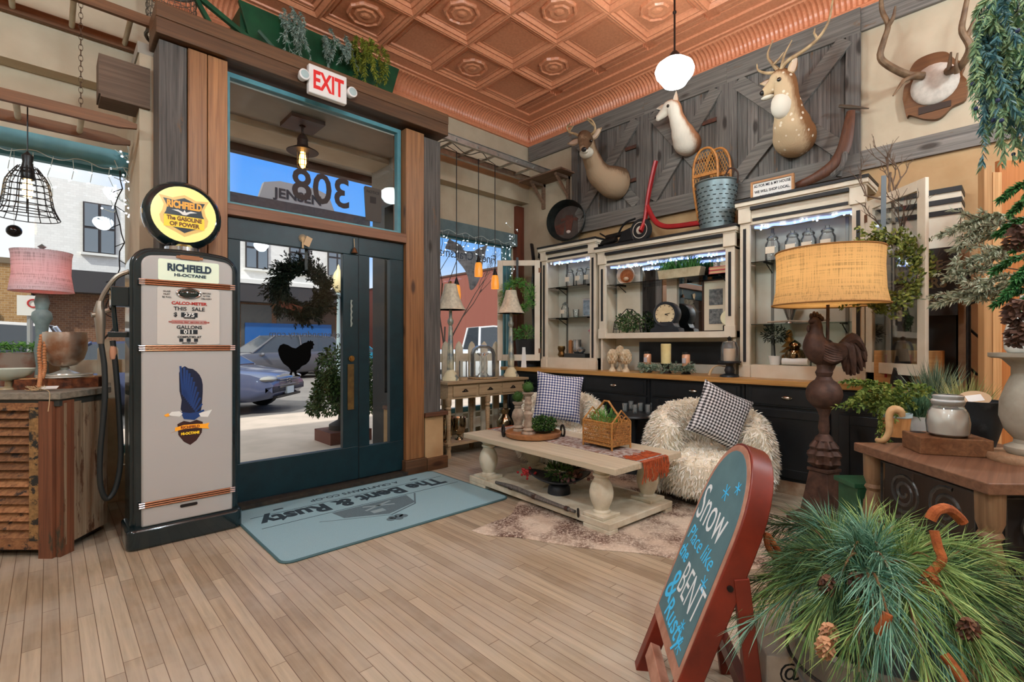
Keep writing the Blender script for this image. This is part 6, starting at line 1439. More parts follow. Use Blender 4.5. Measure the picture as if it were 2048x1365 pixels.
y = yat(1426, 4.5); S('tassel', 'beige string tassel lying on the counter beside the black pedestal', 'tassel', MB().tube(curve([(4.6, y - .08, CZ + .09), (4.52, y - .03, CZ + .1), (4.48, y, CZ + .07), (4.46, y + .02, CZ + .01)], 12), [.005] * 8 + [.01, .012, .013, .014, .014], 7), mat('jute', C(196, 168, 128)), smooth=True)
# right cabinet contents
q = (4.74, yat(1550, 4.74)); t = T('topiary', 'little round topiary tree in a white pot in the right cabinet', 'plant', (q[0], q[1], 1.061)); P(t, 'pot', MB().lathe([(.04, 0), (.055, .08), (.05, .08), (0, .07)], (q[0], q[1], 1.061), 18), white_p, smooth=True); P(t, 'stem', MB().tube([(q[0], q[1], 1.13), (q[0], q[1] + .01, 1.3)], .006, 6), iron); g = MB(); leafclump(g, (q[0], q[1], 1.33), (.09, .1, .07), 420, .04, .008, R_, .9); P(t, 'foliage', g, leafm('dark_fir', C(14, 20, 12), C(34, 44, 24)), stuff=True)
lat('mercury_jar', 'round dark mercury glass ginger jar with lid in the right cabinet', 'jar', [(.03, 0), (.07, .03), (.085, .08), (.07, .13), (.035, .15), (.05, .17), (.045, .19), (.02, .21), (0, .225)], 4.75, yat(1590, 4.75), 1.061, mat('mercury_dark', C(128, 108, 80), rough=.12, metal=1), 28)
lat('rose_bowl', 'silver trumpet vase on the middle shelf of the right cabinet', 'vase', [(.04, 0), (.02, .03), (.05, .12), (.09, .2), (.085, .2), (0, .05)], 4.78, yat(1580, 4.78), 1.431, mat('silver_dark', C(160, 160, 158), rough=.2, metal=.9), 24)
y = yat(1590, 4.68); S('rolled_towel', 'rolled white cloth at the front of the right cabinet floor', 'towel', MB().tube([(4.685, y - .1, 1.095), (4.685, y + .1, 1.095)], .03, 12), white_p, smooth=True)
y = yat(1630, 4.76); S('crystal_glass', 'dark glass goblet behind the rooster in the right cabinet', 'glass', MB().lathe([(.04, 0), (.035, .01), (.04, .12), (.036, .12), (0, .02)], (4.76, y, 1.061), 18), jar_m, smooth=True)
S('driftwood_twig', 'pale twisted twig lying along the middle shelf of the right cabinet', 'twig', MB().tube(curve([(4.74, yat(1535, 4.74), 1.445), (4.76, yat(1575, 4.76), 1.45), (4.75, yat(1620, 4.75), 1.442), (4.77, yat(1660, 4.77), 1.455)], 14), .010, 6), mat('driftwood', C(176, 160, 140), C(140, 122, 104), 20, .8), smooth=True)
t = T('gilt_pine_tree', 'small gold metal tree ornament in the back of the right cabinet', 'ornament', (4.86, yat(1578, 4.86), 1.061)); g = MB()
yy = yat(1578, 4.86)
for k in range(5): g.lathe([(.09 - .015 * k, 0), (.02, .05), (0, .06)], (4.86, yy, 1.12 + .05 * k), 10, .08)
P(t, 'tiers', g, mat('gold_leaf', C(186, 140, 84), rough=.35, metal=.8)); P(t, 'base', MB().cyl((4.86, yy, 1.061), .03, .06, 12), iron)
# right door wreath, striped cabinet, sign, crate, bare branches
n2 = V((-.72, .69, 0)); n2 = V((-.70, -.0, 0)) + V((0, -.0, 0)); nr = V((-.71, .71, 0))
wreath('boxwood_wreath', 'olive boxwood wreath on a grey ribbon on the open right cabinet door', at(1765, 545, D=3.36), .21, leafm('box_olive', C(66, 84, 34), C(146, 152, 76)), (-.85, -.5, 0), 420, .032, random.Random(33), 2.4, mat('ribbon_grey', C(104, 116, 122), rough=.6), thick=.045, wd=.018)
t = T('striped_cabinet', 'tall black cabinet with cream and black striped top standing beyond the open right door', 'cabinet', (4.8, .6, CZ))
y0, y1 = .0, .30
P(t, 'body', MB().box(4.75, .36, CZ, 4.93, .84, 1.92), mat('black_brown', C(34, 26, 22), C(46, 34, 28), 7, .5)); st_ = MB(); cr_ = MB().box(4.70, .33, 1.90, 4.93, .84, 2.36)
for z in (2.34, 2.26, 2.18): st_.box(4.69, .325, z, 4.935, .845, z + .035)
P(t, 'frieze', cr_, crm); P(t, 'stripes', st_, strp); P(t, 'post', MB().box(4.70, .29, 0, 4.93, .345, 1.92), mat('post_tan', C(160, 130, 96), C(130, 100, 70), 10, .7))
q0, q1 = at(1765, 640, X=4.6), at(1880, 560, X=4.6)
t = T('shop_sign', 'black sign board with dull gold lettering leaning behind the open right door', 'sign', (4.6, .45, 1.5)); P(t, 'board', MB().box(4.58, .34, 1.45, 4.60, .84, 1.93), mat('sign_board', C(30, 22, 18), C(44, 34, 28), 9, .6))
dg = mat('dull_gold', C(112, 92, 62), rough=.6); f_ = lambda y, z: basis((4.579, y, z), (0, -1, 0), (0, 0, 1)); P(t, 'lettering', txt('RELIABLE', .09, f_(.58, 1.78), .9, .002).join(txt('JEWELERS', .10, f_(.58, 1.65), .85, .003)).join(txt('GUARANTEED', .06, f_(.58, 1.53), .9, .002)), dg)
pc = wood('crate_pine', C(190, 130, 70), C(220, 168, 104), 'Y', .6, vary=.1)
t = T('asparagus_crate', 'pine fruit crate with red and green stencilled print on the counter behind the rooster', 'crate', (4.62, .62, CZ)); P(t, 'box', MB().box(4.50, .42, CZ, 4.52, .80, 1.20).box(4.72, .42, CZ, 4.74, .80, 1.20).box(4.52, .42, CZ, 4.72, .44, 1.20).box(4.52, .78, CZ, 4.72, .80, 1.20).box(4.52, .44, CZ, 4.72, .78, CZ + .02), pc, bevel=.003)
P(t, 'red_stencil', txt('NO.1', .09, basis((4.499, .66, 1.05), (0, 0, -1), (0, -1, 0)), 1, .004).join(MB().box(4.4985, .58, 1.0, 4.4995, .595, 1.17).box(4.4985, .72, 1.0, 4.4995, .735, 1.17)), redink); P(t, 'green_stencil', txt('ASPARAGUS', .045, basis((4.499, .52, 1.07), (0, 0, -1), (0, -1, 0)), .7, .001), mat('green_ink', C(60, 84, 40), rough=.7))
t = T('bare_branch_tree', 'bare grey branch tree standing among the cabinets at right of the barn panels', 'tree', (4.30, .72, CZ)); g = MB(); rnd = random.Random(17); bx_ = V((4.42, .62, 1.2)); top = [bx_]
p = bx_
for k in range(3):
    e_ = p + V((rnd.uniform(-.03, .03), rnd.uniform(-.04, .04), .36)); g.tube([p, e_], [.024 - .005 * k, .02 - .005 * k], 7); p = e_
    for _ in range(3):
        d = V((rnd.uniform(-.5, .3), rnd.uniform(-1, 1), rnd.uniform(.3, 1))).normalized(); twig(g, p, d, .20, .008, 3, rnd, .7)
twig(g, p, V((0, .05, 1)), .22, .01, 3, rnd, .6); P(t, 'branches', g, mat('branch_grey', C(84, 66, 52), C(110, 92, 76), 30, .8), smooth=True); P(t, 'base', MB().lathe([(.07, 0), (.07, .04), (.03, .27), (0, .27)], (4.42, .62, CZ), 12), iron, smooth=True)
# ---------------- console table by the right window ----------------
cw_ = wood('pale_oak', C(150, 124, 92), C(186, 160, 124), 'X', .6, vary=.12)
t = T('console_table', 'pale wooden console table with drawers and a lower shelf in front of the right window', 'table', (3.73, 4.49, 0))
P(t, 'top', MB().box(3.10, 4.28, .805, 4.34, 4.70, .835), cw_, bevel=.004); P(t, 'apron', MB().box(3.14, 4.325, .64, 4.30, 4.68, .805), cw_)
for k in range(3):
    x0 = 3.20 + k * .365; d = P(t, 'drawer', MB().box(x0, 4.31, .665, x0 + .325, 4.33, .785), cw_, bevel=.003)
    P(d, 'cup_pull', MB().ring((x0 + .16, 4.30, .72), .022, .006, 'Y', 12, 5, 0, pi).tube([(x0 + .12, 4.304, .72), (x0 + .20, 4.304, .72)], .006, 5), iron)
P(t, 'shelf', MB().box(3.12, 4.30, .135, 4.32, 4.69, .165), cw_, bevel=.004)
lg = [(.026, 0), (.03, .04), (.022, .08), (.03, .10), (.03, .17), (.02, .2), (.026, .24), (.022, .3), (.03, .5), (.024, .52), (.034, .54), (.024, .56), (.034, .58), (.034, .66)]
for x in (3.16, 3.72, 4.28):
    for y in (4.345, 4.65): P(t, 'leg', MB().lathe(lg, (x, y, 0), 14), cw_, smooth=True)
# chipped buffet lamps
def buffet(x, y, label):
    t = T('buffet_lamp', label, 'lamp', (x, y, .835), 'chipped buffet lamps'); ch = mat('chipped_cream', C(226, 214, 176), C(120, 128, 124), 9, .6, lo=.52, hi=.6); z = .835
    P(t, 'base', MB().lathe([(.10, 0), (.10, .02), (.075, .05), (.07, .075), (.045, .11), (.04, .12)], (x, y, z), 24), ch, smooth=True)
    P(t, 'column', MB().lathe([(.04, .12), (.042, .25), (.036, .27), (.024, .6), (.018, .62), (.034, .65), (.034, .68), (.018, .71), (.018, .80)], (x, y, z), 18), mat('silvered_wood', C(196, 190, 160), C(112, 122, 124), 8, .4, .4, lo=.4, hi=.6), smooth=True)
    P(t, 'shade', MB().lathe([(.172, .80), (.14, .85), (.105, .93), (.08, 1.02), (.066, 1.09), (.062, 1.09), (.078, 1.02), (.1, .93), (.135, .85), (.168, .80)], (x, y, z), 28, .02), mat('shade_tin', C(224, 214, 190), C(192, 182, 160), 26, .6), smooth=True)
    P(t, 'finial', MB().lathe([(.02, 1.09), (.012, 1.1), (.014, 1.12), (0, 1.13)], (x, y, z), 10), mat('brass', C(160, 124, 70)), smooth=True); P(t, 'bulb', MB().sph((x, y, z + .86), .028, 10, 8), emitm('dim_bulb', (1, .85, .6, 1), 7), smooth=True)
buffet(3.30, 4.5, 'buffet lamp with chipped flared shade at the left end of the console'); buffet(4.24, 4.5, 'buffet lamp with chipped flared shade at the right end of the console')
x, y = at(966, 750, Y=4.46).x, 4.46
t = T('glass_cloche', 'big glass cloche covering two glass candlesticks on the console table', 'cloche', (x, y, .845)); P(t, 'dome', MB().lathe([(.15, .02), (.15, .28), (.13, .34), (.08, .38), (0, .39)], (x, y, .845), 30), jar_m, smooth=True)
S('woven_trivet', 'round woven trivet under the glass cloche', 'trivet', MB().lathe([(.165, 0), (.175, .012), (.165, .024), (0, .02)], (x, y, .836), 30, .02), mat('trivet_straw', C(190, 160, 120), C(150, 120, 84), 60, .9, bump=.8), smooth=True)
for k, dx in enumerate((-.05, .05)): S('glass_candlestick', ('turned glass candlestick at the left inside the big cloche', 'turned glass candlestick at the right inside the big cloche')[k], 'candlestick', MB().lathe([(.05, 0), (.045, .01), (.014, .05), (.024, .09), (.012, .14), (.02, .2), (.012, .24), (.045, .27), (.045, .28), (0, .27)], (x + dx, y + dx * .4, .862), 20), jar_m, smooth=True, group='cloche candlesticks')
x = at(926, 752, Y=4.42).x; t = T('glass_hurricane', 'slim glass cylinder on a small wooden foot between lamp and cloche', 'candle holder', (x, 4.42, .836)); P(t, 'foot', MB().cyl((x, 4.42, .836), .055, .035, 20), cw_, smooth=True); P(t, 'glass', MB().lathe([(.045, .035), (.045, .22)], (x, 4.42, .836), 20), jar_m, smooth=True)
merc = mat('mercury_glass', C(196, 180, 150), C(150, 138, 116), 40, .12, 1)
for nm, lb, px, yy, pr in (('mercury_jar', 'tall lidded mercury glass jar at the left end of the console shelf', 890, 4.46, [(.07, 0), (.05, .02), (.08, .06), (.1, .2), (.085, .26), (.09, .27), (.05, .31), (.02, .34), (0, .36)]),
                           ('mercury_goblet', 'footed mercury glass goblet on the console shelf beside the lidded jar', 918, 4.44, [(.05, 0), (.045, .01), (.012, .04), (.06, .08), (.08, .16), (.078, .25), (.07, .25), (0, .09)]),
                           ('mercury_vase', 'pot bellied mercury glass vase with flared neck on the console shelf, right end', 1010, 4.5, [(.06, 0), (.10, .05), (.11, .11), (.07, .18), (.05, .21), (.08, .27), (.07, .27), (.04, .21), (0, .1)])):
    q = at(px, 800, Y=yy); S(nm, lb, 'glassware', MB().lathe(pr, (q.x, yy, .166), 24), merc, smooth=True)

# ---------------- coffee table ----------------
TM = Mx.Translation((3.04, 2.62, 0)) @ Mx.Rotation(rad(-3), 4, 'Z')
def LB(): return MB().mx(TM)
def lw(x, y, z): return TM @ V((x, y, z))
ctop = wood('washed_oak', C(182, 168, 142), C(210, 198, 172), 'Y', .5, vary=.08, fine=40); cbs = mat('distressed_cream', C(212, 204, 182), C(178, 164, 136), 8, .6, lo=.45, hi=.75)
t = T('coffee_table', 'long cream coffee table with fat turned legs and a lower platform on the cowhide', 'table', (3.04, 2.62, 0), rz=rad(-3))
P(t, 'top', LB().box(-.39, -.84, .41, -.14, .84, .452).box(-.138, -.84, .41, .138, .84, .452).box(.14, -.84, .41, .39, .84, .452), ctop, bevel=.004)
P(t, 'platform', LB().box(-.37, -.78, .035, .37, .78, .08).box(-.37, -.78, 0, -.28, -.55, .035).box(.28, -.78, 0, .37, -.55, .035).box(-.37, .55, 0, -.28, .78, .035).box(.28, .55, 0, .37, .78, .035), cbs, bevel=.005)
bal = [(.062, .104), (.062, .115), (.05, .125), (.055, .14), (.068, .17), (.08, .21), (.082, .245), (.072, .29), (.052, .325), (.046, .34), (.058, .35), (.06, .362), (.048, .372), (.056, .385), (.07, .395), (.07, .41)]
for sx in (-.27, .27):
    for sy in (-.63, .63): l = P(t, 'leg', LB().lathe(bal, (sx, sy, 0), 26), cbs, smooth=True); P(l, 'plinth_block', LB().box(sx - .09, sy - .09, .08, sx + .09, sy + .09, .104), cbs, bevel=.004)
t = T('table_runner', 'woven patterned table runner with rust orange fringe lying along the coffee table', 'runner', lw(.03, 0, .453), rz=rad(-3))
P(t, 'cloth', LB().box(-.11, -.845, .4525, .19, .83, .456), mat('runner_weave', C(130, 100, 88), C(176, 168, 162), 26, .95, bump=.6, lo=.42, hi=.56)); g = LB(); rnd = random.Random(2)
for k in range(46):
    u = -.11 + .3 * k / 45; g.tube([(u, -.83, .457), (u + rnd.uniform(-.01, .01), -.852, .452), (u + rnd.uniform(-.02, .02), -.858, .40), (u + rnd.uniform(-.025, .025), -.862, .33 + rnd.uniform(-.02, .03))], .004, 4); g.tube([(u, .82, .457), (u + rnd.uniform(-.02, .02), .838, .455)], .004, 4); g.tube([(u, -.80, .458), (u + rnd.uniform(-.04, .04), -.70 + rnd.uniform(-.05, .05), .459)], .003, 4)
P(t, 'fringe', g, mat('rust_fringe', C(176, 84, 44), C(140, 60, 30), 40, .95), stuff=True)
q = at(1066, 872, Z=.46); tc_ = V((q.x, q.y, .457))
t = T('round_tray', 'round wooden tray with iron ring handles on the coffee table', 'tray', tc_); P(t, 'tray', MB().lathe([(.22, 0), (.235, .008), (.245, .04), (.232, .042), (.222, .015), (0, .012)], tc_, 36), wood('tray_wood', C(140, 92, 56), C(176, 124, 80), 'X', .5, vary=.05), smooth=True)
for sg in (-1, 1): d = V((.7263, -.6874, 0)) * sg; P(t, 'ring_handle', MB().mx(basis(tc_ + d * .255 + V((0, 0, .045)), (.5, .85, 0), (0, 0, 1))).ring((0, 0, 0), .048, .009, 'Z', 22, 7), iron, smooth=True)
stw = mat('greywashed_wood', C(176, 160, 140), C(130, 112, 96), 16, .8)
def stick(label, px, py, h_, pr, moss):
    q = at(px, py, Z=.47); t = T('candlestick', label, 'candlestick', (q.x, q.y, .470)); P(t, 'stem', MB().lathe([(r, z * h_) for r, z in pr], (q.x, q.y, .470), 20), stw, smooth=True)
    c = V((q.x, q.y, .470 + h_ + .045)); g = MB(); g.sph(c, .045, 14, 10); leafclump(g, c, .05, 500, .012, .006, R_, 1.0)
    S('moss_ball', ('dark green moss ball on the tall candlestick' if moss else 'dark green moss ball on the short fat candlestick'), 'moss ball', g, leafm('moss', C(34, 62, 26), C(70, 104, 46)))
stick('short fat greywashed wooden candlestick in the round tray', 1036, 862, .26, [(.06, 0), (.06, .05), (.045, .09), (.055, .13), (.035, .2), (.04, .3), (.058, .48), (.05, .65), (.028, .78), (.034, .82), (.028, .86), (.05, .96), (.05, 1), (0, 1)], 0)
stick('tall slim greywashed wooden candlestick in the round tray', 1056, 868, .36, [(.06, 0), (.06, .03), (.04, .06), (.05, .1), (.03, .15), (.04, .22), (.032, .3), (.036, .42), (.044, .48), (.028, .55), (.036, .62), (.028, .68), (.036, .74), (.028, .8), (.034, .86), (.028, .9), (.05, .97), (.05, 1), (0, 1)], 1)
q = at(1086, 866, Z=.47); t = T('boxwood_plant', 'small bushy boxwood plant in a dark dish on the round tray', 'plant', (q.x, q.y, .470)); P(t, 'dish', MB().lathe([(.05, 0), (.09, .025), (.085, .025), (0, .02)], (q.x, q.y, .470), 20), black, smooth=True); g = MB(); leafclump(g, (q.x, q.y, .55), (.115, .115, .065), 950, .025, .017, R_, .7); P(t, 'leaves', g, leafm('boxwood_dark', C(26, 52, 26), C(78, 112, 52)), stuff=True)
# wicker basket
q = at(1213, 893, Z=.457); BM = Mx.Translation((q.x, q.y, .457)) @ Mx.Rotation(rad(-6), 4, 'Z')
t = T('wicker_basket', 'house shaped wicker basket with a peaked handle on the coffee table runner', 'basket', (q.x, q.y, .457), rz=rad(-6)); wk = mat('wicker', C(190, 136, 72), C(150, 100, 48), 60, .6, bump=.3)
a, b, h0, h1 = .105, .145, .03, .20
def WB(): return MB().mx(BM)
pn = WB()
for sx in (-1, 1):
    for k in range(19):
        y0 = lerp(-b, b, k / 18)
        for s_ in (-1, 1):
            e_ = y0 + s_ * .10; z1 = h1
            if e_ > b: z1 = lerp(h0, h1, (b - y0) / .10); e_ = b
            if e_ < -b: z1 = lerp(h0, h1, (y0 + b) / .10); e_ = -b
            pn.tube([(sx * a * .93, y0, h0), (sx * lerp(a * .93, a, (z1 - h0) / (h1 - h0)), e_, z1)], .003, 4)
for sy in (-1, 1):
    for k in range(13):
        x0 = lerp(-a, a, k / 12)
        for s_ in (-1, 1):
            e_ = x0 + s_ * .08; z1 = h1
            if e_ > a: z1 = lerp(h0, h1, (a - x0) / .08); e_ = a
            if e_ < -a: z1 = lerp(h0, h1, (x0 + a) / .08); e_ = -a
            pn.tube([(x0, sy * b, h0), (e_, sy * b, z1)], .003, 4)
for z in (.055, .085, .115, .145, .17, .18, .19): pn.tube([(a, -b, z), (a, b, z), (-a, b, z), (-a, -b, z)], .0035, 4, closed=True)
P(t, 'weave', pn, wk); P(t, 'floor', WB().box(-a, -b, h0 - .004, a, b, h0 + .002), wk)
f = WB()
for z in (h0, h1): f.tube([(a, -b, z), (a, b, z), (-a, b, z), (-a, -b, z)], .007, 6, closed=True)
for sx in (-1, 1):
    for sy in (-1, 1): f.tube([(sx * a, sy * b, 0), (sx * a, sy * b, h1)], .008, 6)
for sy in (-1, 1):
    f.tube([(-a, sy * b, h1), (0, sy * b, h1 + .09), (a, sy * b, h1)], .007, 6)
    for x in (-.05, 0, .05): f.ring((x, sy * b, h1 + .022 + .012 * (x == 0)), .02, .004, 'Y', 14, 5)
P(t, 'frame', f, wk); P(t, 'handle', WB().tube([(0, -b, h1 - .02), (0, -b, h1 + .02), (0, -.02, h1 + .15), (0, .02, h1 + .15), (0, b, h1 + .02), (0, b, h1 - .02)], .008, 7), wk)
g = WB(); leafclump(g, BM @ V((0, .02, .20)), (.07, .09, .06), 260, .07, .006, R_, .6, -.6); P(t, 'greens', g, fresh, stuff=True)
# scale pan with greens, wooden tool
q = at(1118, 985, Z=.085); t = T('scale_pan', 'black scoop shaped scale pan of greens and berries under the coffee table', 'bowl', (q.x, q.y, .081)); P(t, 'foot', MB().lathe([(.09, 0), (.085, .05), (.07, .07)], (q.x, q.y, .081), 24), cb, smooth=True)
pm = MB().mx(Mx.Translation((q.x, q.y, .15)) @ Mx.Rotation(rad(-52), 4, 'Z') @ Mx.Diagonal((1.55, 1, 1, 1)) )
vs = []; fs = []
for i in range(9):
    for k in range(24): r = .16 * i / 8; an = 2 * pi * k / 24; vs.append((r * cos(an), r * sin(an), .10 * (i / 8) ** 2 * (.45 + .55 * cos(an) ** 2) + .0))
for i in range(8):
    for k in range(24): l = (k + 1) % 24; fs.append((i * 24 + k, i * 24 + l, (i + 1) * 24 + l, (i + 1) * 24 + k))
o = P(t, 'pan', pm.add(vs, fs), cb, smooth=True); sd = o.modifiers.new('thick', 'SOLIDIFY'); sd.thickness = .006
g = MB(); leafclump(g, (q.x + .01, q.y, .25), (.11, .11, .07), 420, .05, .008, R_, .6, -.3); P(t, 'greens', g, leafm('boxwood', C(34, 64, 30), C(92, 122, 58)), stuff=True)
g = MB()
for k in range(26): g.sph((q.x - .12 + R_.gauss(0, .03) - .06, q.y + .19 + R_.gauss(0, .03), .24 + R_.gauss(0, .02)), .011, 7, 5)
P(t, 'red_berries', g, mat('berry_red', C(150, 34, 36), rough=.4), smooth=True, stuff=True); g = MB()
for k in range(40): g.sph((q.x + .06 + R_.gauss(0, .05), q.y - .06 + R_.gauss(0, .06), .215 + R_.gauss(0, .015)), .014, 7, 5)
P(t, 'dried_pods', g, mat('pod_brown', C(112, 76, 76), C(150, 110, 104), 20, .8), smooth=True, stuff=True)
a_, b_ = at(992, 965, Z=.10), at(1150, 1024, Z=.10); t = T('wooden_hame', 'long weathered wooden harness hame lying along the lower platform of the coffee table', 'tool', (a_ + b_) / 2 - V((0, 0, .02)))
P(t, 'shaft', MB().tube(curve([a_, a_.lerp(b_, .3) + V((0, 0, .01)), a_.lerp(b_, .6), b_], 14), [.012, .013, .016, .018, .02, .02, .019, .02, .021, .02, .018, .016, .015, .014, .012], 8), greyw, smooth=True)
d = (b_ - a_).normalized(); o = P(t, 'iron_bands', MB().tube([a_.lerp(b_, .2), a_.lerp(b_, .23)], .018, 8).tube([a_.lerp(b_, .52), a_.lerp(b_, .56)], .022, 8).tube([a_.lerp(b_, .9), a_.lerp(b_, .93)], .018, 8), mat('rust_dark', C(64, 44, 36))); P(t, 'end_ring', MB().mx(basis(b_ + d * .03, (.8, .5, 0), (0, .1, 1))).ring((0, 0, 0), .026, .006, 'Z', 18, 6), iron, smooth=True)
# cowhide
hp = [(943, 1062), (975, 1071), (1040, 1076), (1110, 1088), (1200, 1100), (1290, 1108), (1370, 1122), (1440, 1130), (1500, 1140), (1545, 1128), (1560, 1095), (1530, 1060), (1545, 1030), (1500, 1000), (1440, 985), (1380, 950), (1300, 930), (1200, 925), (1100, 965), (1040, 1003), (1022, 1030), (985, 1045)]
pts = [at(u, v, Z=.004) for u, v in hp]; lo = curve(pts + [pts[0]], 110)[:-1]; cm_ = V((0, 0, 0))
for p in lo: cm_ += p / len(lo)
n = len(lo); hd_ = MB(); vs = [V((p.x, p.y, .001)) for p in lo] + [V((p.x, p.y, .005)) for p in lo] + [cm_.lerp(V((p.x, p.y, .009)), .97) for p in lo] + [V((cm_.x, cm_.y, .009))]
for v in vs[2 * n:3 * n]: v.z = .009
fs = [(i, (i + 1) % n, n + (i + 1) % n, n + i) for i in range(n)] + [(n + i, n + (i + 1) % n, 2 * n + (i + 1) % n, 2 * n + i) for i in range(n)] + [(2 * n + i, 2 * n + (i + 1) % n, 3 * n) for i in range(n)]
S('cowhide_rug', 'speckled brown and cream cowhide rug under the coffee table', 'rug', hd_.add(vs, fs), (lambda: (lambda r: r)(mat('cowhide', C(196, 180, 160), C(96, 70, 58), 3.2, .9, lo=.42, hi=.58)))())
m_ = MC['cowhide']; nt_ = m_.node_tree; b_n = nt_.nodes['Principled BSDF']; src = b_n.inputs['Base Color'].links[0].from_socket
nt_.links.new(mixc(nt_, src, C(212, 198, 180), ramp(nt_, noise(nt_, coords(nt_), 70, 4, .8), [(.50, (0, 0, 0, 1)), (.58, (.85, .85, .85, 1))])), b_n.inputs['Base Color'])

# ---------------- fur chairs and gingham pillows ----------------
def furs(src, n, ln, rnd, M):
    tri = []; tot = 0
    for f in src.f:
        for k in range(1, len(f) - 1):
            a, b, c = (src.v[f[0]], src.v[f[k]], src.v[f[k + 1]]); ar_ = (b - a).cross(c - a); tot += ar_.length; tri.append((tot, a, b, c, ar_))
    import bisect
    keys = [q[0] for q in tri]; g = MB()
    for _ in range(n):
        _, a, b, c, ar_ = tri[bisect.bisect(keys, rnd.random() * tot) % len(tri)]
        u, v = rnd.random(), rnd.random()
        if u + v > 1: u, v = 1 - u, 1 - v
        p = a + (b - a) * u + (c - a) * v; nn = ar_.normalized() if ar_.length else V((0, 0, 1))
        if p.z < .10: continue
        d = (nn * .75 + V((rnd.gauss(0, .4), rnd.gauss(0, .4), rnd.gauss(0, .3) - .45))).normalized()
        needle(g, p, d, ln * rnd.uniform(.6, 1.2), .008, rnd, .6)
    return g
t = T('fur_armchair', 'cream shaggy sheepskin tub armchair at right with a gingham pillow, beside the rooster lamp', 'armchair', (3.86, 1.80, 0), 'sheepskin armchairs', rz=rad(-56))
M0 = MATW[t.name]; sk = mat('sheepskin', C(246, 238, 220), C(236, 222, 194), 7, .95); shell = MB().mx(M0); seat = MB().mx(M0)
arc = []; rr = []
for k in range(25):
    an = rad(-35 + 250 * k / 24); q = sin(rad(180 * k / 24)); arc.append((.40 * cos(an), .36 * sin(an), .36 + .09 * q)); rr.append((.115, .28 + .09 * q))
arc = [(x, y, z) for x, y, z in arc]
for k in range(25): pass
shell.tube(arc, [(a, b) for a, b in rr], 14, up=(0, 0, 1))
P(t, 'shell', shell, sk, smooth=True)
seat.lathe([(.30, .10), (.40, .16), (.43, .26), (.42, .36), (.36, .415), (0, .43)], (0, -.06, 0), 26); P(t, 'seat', seat, sk, smooth=True)
rnd = random.Random(40); P(t, 'shell_fleece', furs(shell, 17000, .048, rnd, M0), leafm('fleece', C(238, 228, 206), C(255, 252, 244)), stuff=True); P(t, 'seat_fleece', furs(seat, 9500, .045, rnd, M0), leafm('fleece', C(238, 228, 206), C(255, 252, 244)), stuff=True)
P(t, 'base', MB().mx(M0).cyl((0, 0, 0), .30, .11, 24), mat('chair_base', C(60, 48, 38), rough=.7), smooth=True)
dup(t, (3.90, 3.36, 0), rad(-40), 'cream shaggy sheepskin tub armchair in the corner behind the round tray', sc=.92)
t.scale = (.96, .96, .96); t.location = (3.895, 1.80, 0)
def pillow(label, c, x, y, s, m):
    mt_ = basis(c, x, y); mb = MB(); N = 14; vs = []; fs = []
    for sd_ in (1, -1):
        for i in range(N + 1):
            for j in range(N + 1):
                u, v = 2 * i / N - 1, 2 * j / N - 1; h_ = (max(0, 1 - u ** 4) * max(0, 1 - v ** 4)) ** .55
                pu = 1 - .09 * (1 - abs(v) ** 2) * abs(u) ** 2; pv = 1 - .09 * (1 - abs(u) ** 2) * abs(v) ** 2; vs.append((u * s * pu, v * s * pv, sd_ * .085 * h_ + .002 * sd_))
    K = (N + 1) ** 2
    for q in range(2):
        for i in range(N):
            for j in range(N):
                f = (q * K + i * (N + 1) + j, q * K + (i + 1) * (N + 1) + j, q * K + (i + 1) * (N + 1) + j + 1, q * K + i * (N + 1) + j + 1); fs.append(f if q == 0 else f[::-1])
    mb.add(vs, fs); o = bpy.data.objects.new('throw_pillow', _mesh('throw_pillow', mb, m, Mx.Identity(4), True, 0)); COL.objects.link(o); o.matrix_world = mt_
    o['label'] = label; o['category'] = 'pillow'
pillow('black and white gingham pillow tilted in the right fur chair', at(1440, 832, D=3.80), (.66, -.60, -.42), (.38, -.16, .90), .215, gingham('gingham_black', C(24, 24, 30), 42))
pillow('navy and white gingham pillow upright in the corner fur chair', at(1117, 795, D=4.86), (.72, -.66, -.12), (.22, .12, .96), .238, gingham('gingham_navy', C(26, 46, 112), 38))
# side table with decanter
t = T('side_table', 'round black side table between the two fur chairs', 'table', (4.16, 2.66, 0)); P(t, 'top', MB().lathe([(.22, .54), (.235, .55), (.23, .565), (0, .565)], (4.16, 2.66, 0), 30), blk, smooth=True); P(t, 'pedestal', MB().lathe([(.17, 0), (.16, .03), (.03, .06), (.025, .4), (.05, .54)], (4.16, 2.66, 0), 20), blk, smooth=True)
q = at(1291, 815, Z=.57); t = T('decanter', 'square cut glass decanter with stopper on the black side table', 'decanter', (q.x, q.y, .566)); P(t, 'body', MB().box(q.x - .05, q.y - .05, .566, q.x + .05, q.y + .05, .72).cyl((q.x, q.y, .72), .024, .05, 14), jar_m, bevel=.01); P(t, 'stopper', MB().box(q.x - .03, q.y - .03, .775, q.x + .03, q.y + .03, .82), jar_m, bevel=.008)
for k, (px, py) in enumerate(((1250, 826), (1262, 821), (1270, 829), (1281, 825), (1296, 829), (1306, 824), (1313, 819))):
    q = at(px, py - 2, Z=.567); S('tumbler', 'cut glass whisky tumbler clustered round the decanter on the black side table', 'glass', MB().lathe([(.026, 0), (.032, .085), (.028, .085), (.023, .014), (0, .014)], (q.x, q.y, .567), 12), jar_m, smooth=True, group='whisky tumblers')
